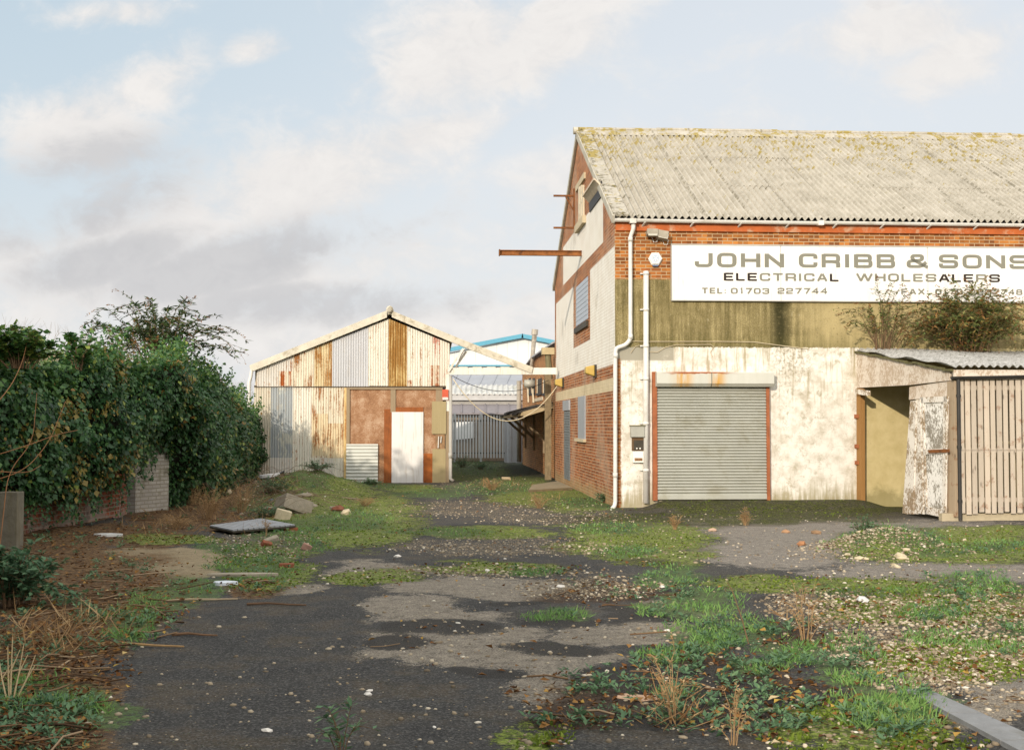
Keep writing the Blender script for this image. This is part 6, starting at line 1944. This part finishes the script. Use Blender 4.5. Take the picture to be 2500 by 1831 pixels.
# dead and dry stalks
for k, (px, py, h, s_, n, lab) in enumerate(((1965, 1560, .62, .26, 7, 'dead brown stalk clump standing in the grass right of centre'), (1645, 1760, .62, .16, 5, 'tall straw coloured seeding weed near the bottom centre'), (1790, 1815, .42, .14, 5, 'short straw weed at the bottom edge right of centre'),
                                           (1648, 1292, .34, .13, 16, 'small tan grass tuft in front of the roller shutter left side'), (1820, 1282, .40, .14, 16, 'tan weed tuft in front of the roller shutter right side'),
                                           (1315, 1240, .42, .30, 22, 'tan dry clump on the mossy strip left of the downpipe'), (510, 1270, .75, .45, 40, 'pale brown dry grass clump at the left of the grey pallet'), (590, 1255, .8, .4, 34, 'tawny dry clump behind the grey pallet'), (470, 1240, .6, .4, 30, 'brown dry grass at the foot of the ivy'),
                                           (1200, 1195, .45, .45, 34, 'rusty dry stems at the mouth of the passage'), (430, 1295, .35, .5, 30, 'flattened dry grass before the whitewashed pier'), (650, 1310, .55, .05, 4, 'single dead stem in front of the grey pallet'), (890, 1325 - 90, .25, .4, 20, 'low dry weeds before the rusty doors'))):
    b = G(px, py); b.z = gzs(b.x, b.y) - .01
    shrub('dry_weed', lab, 'weed', b, int(n * 1.7), h, s_, .032 if h > .5 else .028, m_dry, 34, 60 + k, .5, .0, .0032, tmean=.55, wide=.25, start=.25, smat=m_drystem, group='dry weeds over the yard')
for k, (px, py, h, s_, n, lab) in enumerate(((835, 1850, .42, .14, 6, 'green leafy weed cut by the bottom edge of the asphalt'), (2040, 1228, .16, .10, 12, 'small green weed at the foot of the white wall'), (965, 1165, .5, .28, 9, 'thin branching weed in front of the white metal door'),
                                           (2380, 1262, .22, .35, 40, 'green weeds along the foot of the slatted front'), (2470, 1262, .2, .3, 36, 'leafy green weeds by the slatted front at the right edge'), (2110, 1300, .35, .4, 26, 'pale green weed growing on the left of the gravel mound'),
                                           (1130, 1140, .6, .6, 50, 'dark bushy weeds inside the shaded passage'), (1175, 1145, .45, .5, 40, 'shaded green weeds further right in the passage'), (1475, 1228, .3, .3, 40, 'green weeds at the corner of the tall building by the downpipe'), (905, 1195, .25, .35, 40, 'grey green weeds before the boarded doors'), (668, 1222, .4, .6, 60, 'tangled green weeds over the left of the rubble heap'), (775, 1205, .3, .5, 50, 'low green weeds over the right of the rubble heap'), (655, 1262, .25, .5, 44, 'green weeds between the rubble heap and the grey ribbed board'))):
    b = G(px, py); b.z = gzs(b.x, b.y) - .01
    shrub('green_weed', lab, 'weed', b, n, h, s_, .06, m_weed, 22, 90 + k, .5, .0, .004, tmean=.5, wide=.35, start=.15, group='green weeds over the yard')


def bare_tree(name, lab, base, h, seed, spread=.5, mat=None, depth=5):
    rnd = random.Random(seed); T = thing(name, lab, 'tree', base)
    tr = MB(); br = MB()

    def grow(p, d, L, r, lv):
        e = p + d * L
        (tr if lv == 0 else br).tube([p, p.lerp(e, .5) + Vector((rnd.gauss(0, .03), rnd.gauss(0, .03), 0)) * L, e], r, 5 if lv < 2 else 3, r * .6, False)
        if lv >= depth: return
        for k in range(rnd.choice((3, 3, 4)) if lv < 3 else 3):
            nd = (d + Vector((rnd.gauss(0, spread), rnd.gauss(0, spread), rnd.gauss(.25, .25)))).normalized()
            grow(p.lerp(e, rnd.uniform(.55, 1)), nd, L * rnd.uniform(.6, .85), r * .55, lv + 1)
    grow(Vector((0, 0, 0)), Vector((0, 0, 1)), h * .30, h * .014, 0)
    m_ = mat or m_twigt
    tr.build('trunk', m_, T); br.build('crown', m_, T)
    return T


m_twigt = simple('pale_bare_twigs', (.30, .25, .19), .9, .2, 3.0)
b = P(170, 1040, 52); b.z = 0; bare_tree('bare_tree', 'pale bare winter tree behind the ivy at left', b, 6.6, 5, .38, None, 6)
b = P(20, 1040, 60); b.z = 0; bare_tree('bare_tree', 'bare twiggy tree at the very left edge of the sky', b, 8.0, 8, .4, None, 5)
b = P(572, 1040, 58); b.z = 0; bare_tree('bare_tree', 'rounded bare tree between the ivy and the shed gutter', b, 4.7, 12, .55, simple('brown_bare_twigs', (.22, .18, .10), .9, .2, 3.0), 6)

# brambles arching in front of the ivy
BR = thing('bramble', 'thin red brown bramble stems arching in front of the ivy at left', 'bramble', (-6.9, 17.5, 0))
mb = MB()
for pts in ([(-40, 1180, 16.4), (60, 1150, 16.6), (120, 1080, 17.0), (160, 980, 17.6)], [(-40, 1120, 16.2), (60, 1090, 16.4), (140, 1060, 17.0), (190, 1050, 17.6)], [(-30, 1010, 16.2), (30, 940, 16.8), (60, 870, 17.4), (70, 800, 17.8)], [(0, 1330, 16), (20, 1150, 16.4), (80, 1080, 16.8), (90, 960, 17.3)], [(-20, 1150, 16.5), (70, 1155, 16.8), (100, 1135, 17.2)]):
    mb.tube(smooth_path([P(*q_) for q_ in pts], 5, 2.0), .007, 5, .004, False)
wpart('stems', mb, simple('red_brown_cane', (.26, .12, .05), .7, .2), BR)
# dead arching canes by the rubble heap
BR = thing('bramble', 'tangle of dead grey brown canes at the foot of the ivy by the rubble', 'bramble', G(560, 1215))
mb = MB(); rnd = random.Random(77)
for k in range(70):
    a = G(rnd.uniform(420, 720), rnd.uniform(1190, 1262)); a.z = gzs(a.x, a.y)
    an = rnd.uniform(-.7, .9); L_ = rnd.uniform(.6, 1.8); h_ = rnd.uniform(.1, .55)
    d_ = Vector((math.cos(an), math.sin(an) * .6, 0)) * L_
    mb.tube([a, a + d_ * .3 + Vector((0, 0, h_ * .8)), a + d_ * .6 + Vector((0, 0, h_)), a + d_ + Vector((0, 0, h_ * rnd.uniform(-.1, .8)))], rnd.uniform(.004, .009), 4, .003, False)
wpart('stems', mb, simple('grey_brown_cane', (.20, .14, .09), .85, .3), BR)

# ================================================================== things lying about
# grey ribbed board on blocks
p4 = [G(512, 1285, .085), G(568, 1296, .085), G(722, 1283, .085), G(640, 1268, .085)]
ctr = (p4[0] + p4[2]) / 2
PL = thing('ribbed_board', 'grey ribbed board resting on bricks above the grass at left', 'board', Vector((ctr.x, ctr.y, 0)))
mb = MB()
ns_ = 12
for k in range(ns_):
    a, b, c_, d = p4[0].lerp(p4[3], k / ns_), p4[1].lerp(p4[2], k / ns_), p4[1].lerp(p4[2], (k + .80) / ns_), p4[0].lerp(p4[3], (k + .80) / ns_)
    mb.prism([a, b, c_, d], (0, 0, .022))
wpart('slats', mb, simple('silver_grey_boards', (.30, .31, .33), .8, .2, 6.0, grime=(.18, .16, .13), gamt=.5), PL)
mb = MB(); mb.prism([q_ - Vector((0, 0, .03)) for q_ in p4], (0, 0, .029)); wpart('underlay', mb, m_dark, PL)
for s_, q_ in ((.9, 0), (.92, 1)):
    c_ = p4[1].lerp(p4[2], s_) if q_ == 0 else p4[0].lerp(p4[3], .9)
    mb = MB(); mb.box(c_.x - .11, c_.x + .11, c_.y + .05, c_.y + .18, -.05, .05); wpart('brick_support', mb, simple('old_brick', (.26, .09, .04), .9, .3, 12.0), PL)


def slab(name, lab, cat, px, py, size, rot, tilt, mat, group=None, jag=0.0, zoff=None):
    """broken slab or block: a jagged polygon prism"""
    b = G(px, py); b.z = gzs(b.x, b.y)
    mb = MB(); sx, sy, sz = size; rnd = random.Random(int(px * 7 + py))
    n = 9 if jag else 4
    if jag:
        pts = [(sx / 2 * math.cos(6.283 * k / n) * (1 + rnd.uniform(-jag, jag)) * 1.15, sy / 2 * math.sin(6.283 * k / n) * (1 + rnd.uniform(-jag, jag)) * 1.15) for k in range(n)]
    else:
        pts = [(-sx / 2, -sy / 2), (sx / 2, -sy / 2), (sx / 2 * .97, sy / 2), (-sx / 2, sy / 2 * .96)]
    mb.prism([(a, c_, 0) for a, c_ in pts], (0, 0, sz))
    o = mb.build(name, mat, None, bevel=min(.012, sz * .15))
    o.location = b + Vector((0, 0, -.02 if zoff is None else zoff)); o.rotation_euler = (tilt[0], tilt[1], rot)
    return tag(o, lab, cat, group)


m_conc = simple('broken_concrete', (.30, .26, .20), .95, .25, 8.0, grime=(.14, .12, .06), gamt=.5, bump=.6)
m_conc2 = simple('pale_flint_block', (.52, .44, .30), .95, .25, 9.0, bump=.5)
m_rbrick = simple('loose_red_brick', (.22, .075, .038), .9, .3, 14.0, grime=(.3, .22, .16), gamt=.4, bump=.4)
m_slate = simple('slate_sheet', (.13, .14, .16), .7, .2, 6.0)
slab('concrete_block', 'large broken grey concrete block tilted on the mossy heap behind the ribbed board', 'block', 712, 1252, (.62, .52, .30), .55, (-.25, .35), m_conc)
slab('concrete_block', 'cream flint lump leaning against the large grey block', 'block', 690, 1268, (.26, .24, .2), .9, (.2, .2), m_conc2, jag=.3)
slab('concrete_slab', 'cream broken slab propped up at the top of the rubble heap', 'slab', 700, 1190, (.9, .5, .12), .35, (-.15, -.42), m_conc, jag=.15, zoff=.10)
slab('slate_sheet', 'dark slate sheet lying on the rubble heap left of the cream slab', 'slab', 662, 1195, (.8, .35, .03), .3, (-.2, -.45), m_slate, zoff=.12)
slab('board', 'brown board lying over the right of the rubble heap', 'board', 775, 1190, (.9, .55, .05), -.4, (-.1, .42), simple('brown_soft_board', (.24, .16, .09), .95, .3), zoff=.10)
slab('board', 'thin dark plank on the ground below the ribbed grey sheet', 'board', 850, 1222, (.6, .1, .03), -.45, (0, .06), m_post)
slab('white_rag', 'crumpled white sheet on the rubble heap', 'rubbish', 656, 1205, (.4, .2, .09), .2, (0, -.1), simple('white_rag', (.66, .66, .66), .7), jag=.3, zoff=.05)
slab('loose_brick', 'half brick tipped on end left of the ribbed board shadow', 'brick', 648, 1332, (.16, .09, .09), .6, (.5, .3), m_rbrick, 'bricks in the grass')
slab('loose_brick', 'grey mortared brick leaning on the tipped half brick', 'brick', 664, 1322, (.22, .11, .08), .4, (.3, -.3), m_conc, 'bricks in the grass')
slab('loose_brick', 'red brick lying flat at the edge of the grass by the asphalt', 'brick', 700, 1382, (.19, .10, .07), .08, (0, 0), m_rbrick, 'bricks in the grass')
slab('loose_brick', 'pinkish triangular brick fragment on the moss right of the ribbed board', 'brick', 746, 1342, (.14, .10, .10), .8, (.3, .4), simple('pink_brick', (.34, .2, .15), .9, .3, 9.0), 'bricks in the grass', jag=.3)
slab('kerb_slab', 'low broken kerb piece in the grass left of the asphalt', 'kerb', 592, 1404, (.75, .14, .05), .06, (0, 0), m_conc, jag=.1)
slab('plastic_bag', 'white crumpled plastic at the grass edge', 'rubbish', 546, 1428, (.24, .13, .06), .2, (0, 0), simple('white_plastic_film', (.62, .66, .72), .35, .1), jag=.35)
slab('plastic_bag', 'white scrap by the foot of the brick wall', 'rubbish', 262, 1314, (.36, .16, .06), -.1, (0, 0), simple('white_scrap', (.6, .6, .58), .5, .1), jag=.3)
slab('plastic_bag', 'large torn tan paper on the soil at bottom centre', 'rubbish', 1556, 1702, (.26, .12, .03), -.15, (.1, 0), simple('tan_paper', (.5, .33, .22), .8, .15), jag=.35)
for k, (px, py, s_) in enumerate(((898, 1694, .085), (902, 1684, .06), (651, 1786, .085), (970, 1361, .17), (1190, 1392, .12), (1368, 1433, .13), (1060, 1772, .04), (1630, 1538, .09), (1617, 1434, .1), (1560, 1458, .06))):
    lab = ('larger of two white pebbles on the dark asphalt', 'smaller of two white pebbles on the dark asphalt', 'white pebble pair alone near the bottom on the asphalt', 'white flat stone on the gravelly track', 'white broken stone on the moss line across the track', 'white flint beside the brown soil strip', 'tiny white pebble near the bottom centre', 'pale stone on the sandy patch at the grass edge', 'white flint by the green grass strip', 'small white stone on the red brown litter')[k]
    b = G(px, py); b.z = gzs(b.x, b.y)
    s_ *= .52; mb = MB(); mb.lump((0, 0, s_ * .1), s_, s_ * .62, s_ * .32, random.Random(k), .2)
    o = mb.build('pebble', m_pebble, None); o.location = b; tag(o, lab, 'stone', 'white stones on the ground')
for k, (px, py, s_, lab) in enumerate(((1918, 1300, .15, 'orange brown stone on the grey gravel below the shutter'), (1992, 1302, .16, 'brown lump right of the orange stone on the gravel'), (1958, 1335, .16, 'orange brick stone at the left tip of the gravel mound'), (1740, 1296, .14, 'pink stone in front of the shutter on the gravel'), (1237, 1172, .3, 'round tan boulder in the passage mouth'), (2105, 1470, .17, 'white grey flint among the gravel at right'))):
    b = G(px, py); b.z = gzs(b.x, b.y)
    s_ *= .6; mb = MB(); mb.lump((0, 0, s_ * .2), s_, s_ * .7, s_ * .5, random.Random(40 + k), .25)
    o = mb.build('rubble_stone', simple('rubble_' + ('orange', 'brown', 'brick', 'pink', 'tan', 'grey')[k], ((.34, .20, .11), (.24, .15, .085), (.35, .17, .08), (.42, .29, .21), (.40, .32, .2), (.55, .55, .54))[k], .9, .2, 9.0), None); o.location = b; tag(o, lab, 'stone', 'rubble stones on the ground')
# rubble on the heap and the mound
m_rub = [m_conc, m_conc2, m_rbrick, m_slate]
for k in range(46):
    b = G(R.gauss(700, 60), R.uniform(1185, 1262)) if k < 30 else G(R.gauss(2170, 75), R.uniform(1305, 1385))
    b.z = gzs(b.x, b.y); s_ = R.uniform(.06, .20) if k < 30 else R.uniform(.04, .09)
    mb = MB(); mb.lump((0, 0, s_ * .15), s_, s_ * R.uniform(.5, .9), s_ * R.uniform(.35, .6), R, .3)
    o = mb.build('broken_stone' if k < 30 else 'flint', m_rub[R.choice((0, 0, 1, 2, 3)) if k < 30 else R.choice((1, 1, 0))], None); o.location = b
    tag(o, 'lump of broken masonry on the mossy rubble heap' if k < 30 else 'cream flint on the overgrown gravel mound', 'stone', 'broken stones on the heap' if k < 30 else 'flints on the gravel mound')
# sticks on the asphalt
for k, (px, py, L_, an, lab) in enumerate(((488, 1468, .75, .25, 'long pale stick at the edge of the asphalt'), (675, 1481, .6, -.1, 'dark stick lying on the pale strip of asphalt'), (335, 1577, .8, -.15, 'thick tan stick beside the green weeds'), (475, 1552, .4, -.1, 'short brown stick alone on the dark asphalt'))):
    b = G(px, py); b.z = gzs(b.x, b.y) + .012
    d_ = Vector((math.cos(an), math.sin(an), 0)) * L_ / 2; mb = MB()
    mb.tube([-d_, -d_ * .3 + Vector((0, .02, .01)), d_ * .4 + Vector((0, -.015, .005)), d_], .014, 6, .008)
    o = mb.build('stick', simple('stick_wood_' + 'abcd'[k], ((.36, .28, .18), (.12, .07, .04), (.32, .2, .09), (.16, .09, .05))[k], .85, .2, 12.0), None); o.location = b; tag(o, lab, 'stick', 'loose sticks by the asphalt')
# thin standing stem and pale twigs
mb = MB(); b = G(1828, 1572); mb.tube([(0, 0, 0), (-.05, .02, .2), (-.13, .03, .44), (-.17, .02, .5)], .006, 5, .003)
o = mb.build('dead_stem', m_stem, None); o.location = b; tag(o, 'single leaning dark stem in the middle of the green grass strip', 'stem')
mb = MB(); b = G(25, 1715)
for dx_, h_ in ((-.06, .3), (0, .42), (.05, .38), (.10, .30), (-.02, .36)):
    mb.tube([(dx_ * .3, 0, 0), (dx_, .01, h_ * .5), (dx_ * 1.5, .02, h_)], .007, 5, .003)
    mb.tube([(dx_, .01, h_ * .5), (dx_ + .05, .02, h_ * .8)], .005, 4, .003)
o = mb.build('bare_twigs', simple('bleached_twig', (.50, .38, .22), .8, .15), None); o.location = b; tag(o, 'upright bleached bare twigs at the left edge near the bottom', 'twigs')
# kerb stones bottom right
ka, kb, kc, kd = G(2208, 1686, .01), G(2262, 1684, .01), G(2735, 1895, .01), G(2600, 1895, .01)
KB = thing('kerb', 'grey concrete kerb running out of the bottom right corner', 'kerb', Vector(((ka.x + kc.x) / 2, (ka.y + kc.y) / 2, 0)))
for s0, s1 in ((0, .33), (.335, .66), (.665, 1.0)):
    mb = MB(); mb.prism([ka.lerp(kd, s0), kb.lerp(kc, s0), kb.lerp(kc, s1), ka.lerp(kd, s1)], (0, 0, .012)); mb.prism([ka.lerp(kd, s0) - Vector((0, 0, .16)), kb.lerp(kc, s0) - Vector((0, 0, .16)), kb.lerp(kc, s1) - Vector((0, 0, .16)), ka.lerp(kd, s1) - Vector((0, 0, .16))], (0, 0, .159))
    wpart('kerb_stone', mb, simple('wet_grey_kerb', (.21, .215, .22), .7, .2, 7.0, grime=(.12, .11, .08), gamt=.5, bump=.4), KB)
# step slab by the gable door
q = [onplane(1300, 1183, Vector((0, 0, .06)), Vector((0, 0, 1))), onplane(1362, 1174, Vector((0, 0, .06)), Vector((0, 0, 1))), onplane(1398, 1190, Vector((0, 0, .06)), Vector((0, 0, 1))), onplane(1290, 1196, Vector((0, 0, .06)), Vector((0, 0, 1)))]
mb = MB(); c_ = sum(q, Vector()) / 4; mb.prism([v - Vector((0, 0, .14)) for v in q], (0, 0, .14))
tag(mb.build('door_step', simple('worn_step', (.26, .21, .13), .95, .25, 6.0, bump=.4), None, loc=(c_.x, c_.y, 0)), 'low worn concrete step before the grey gable door', 'step')
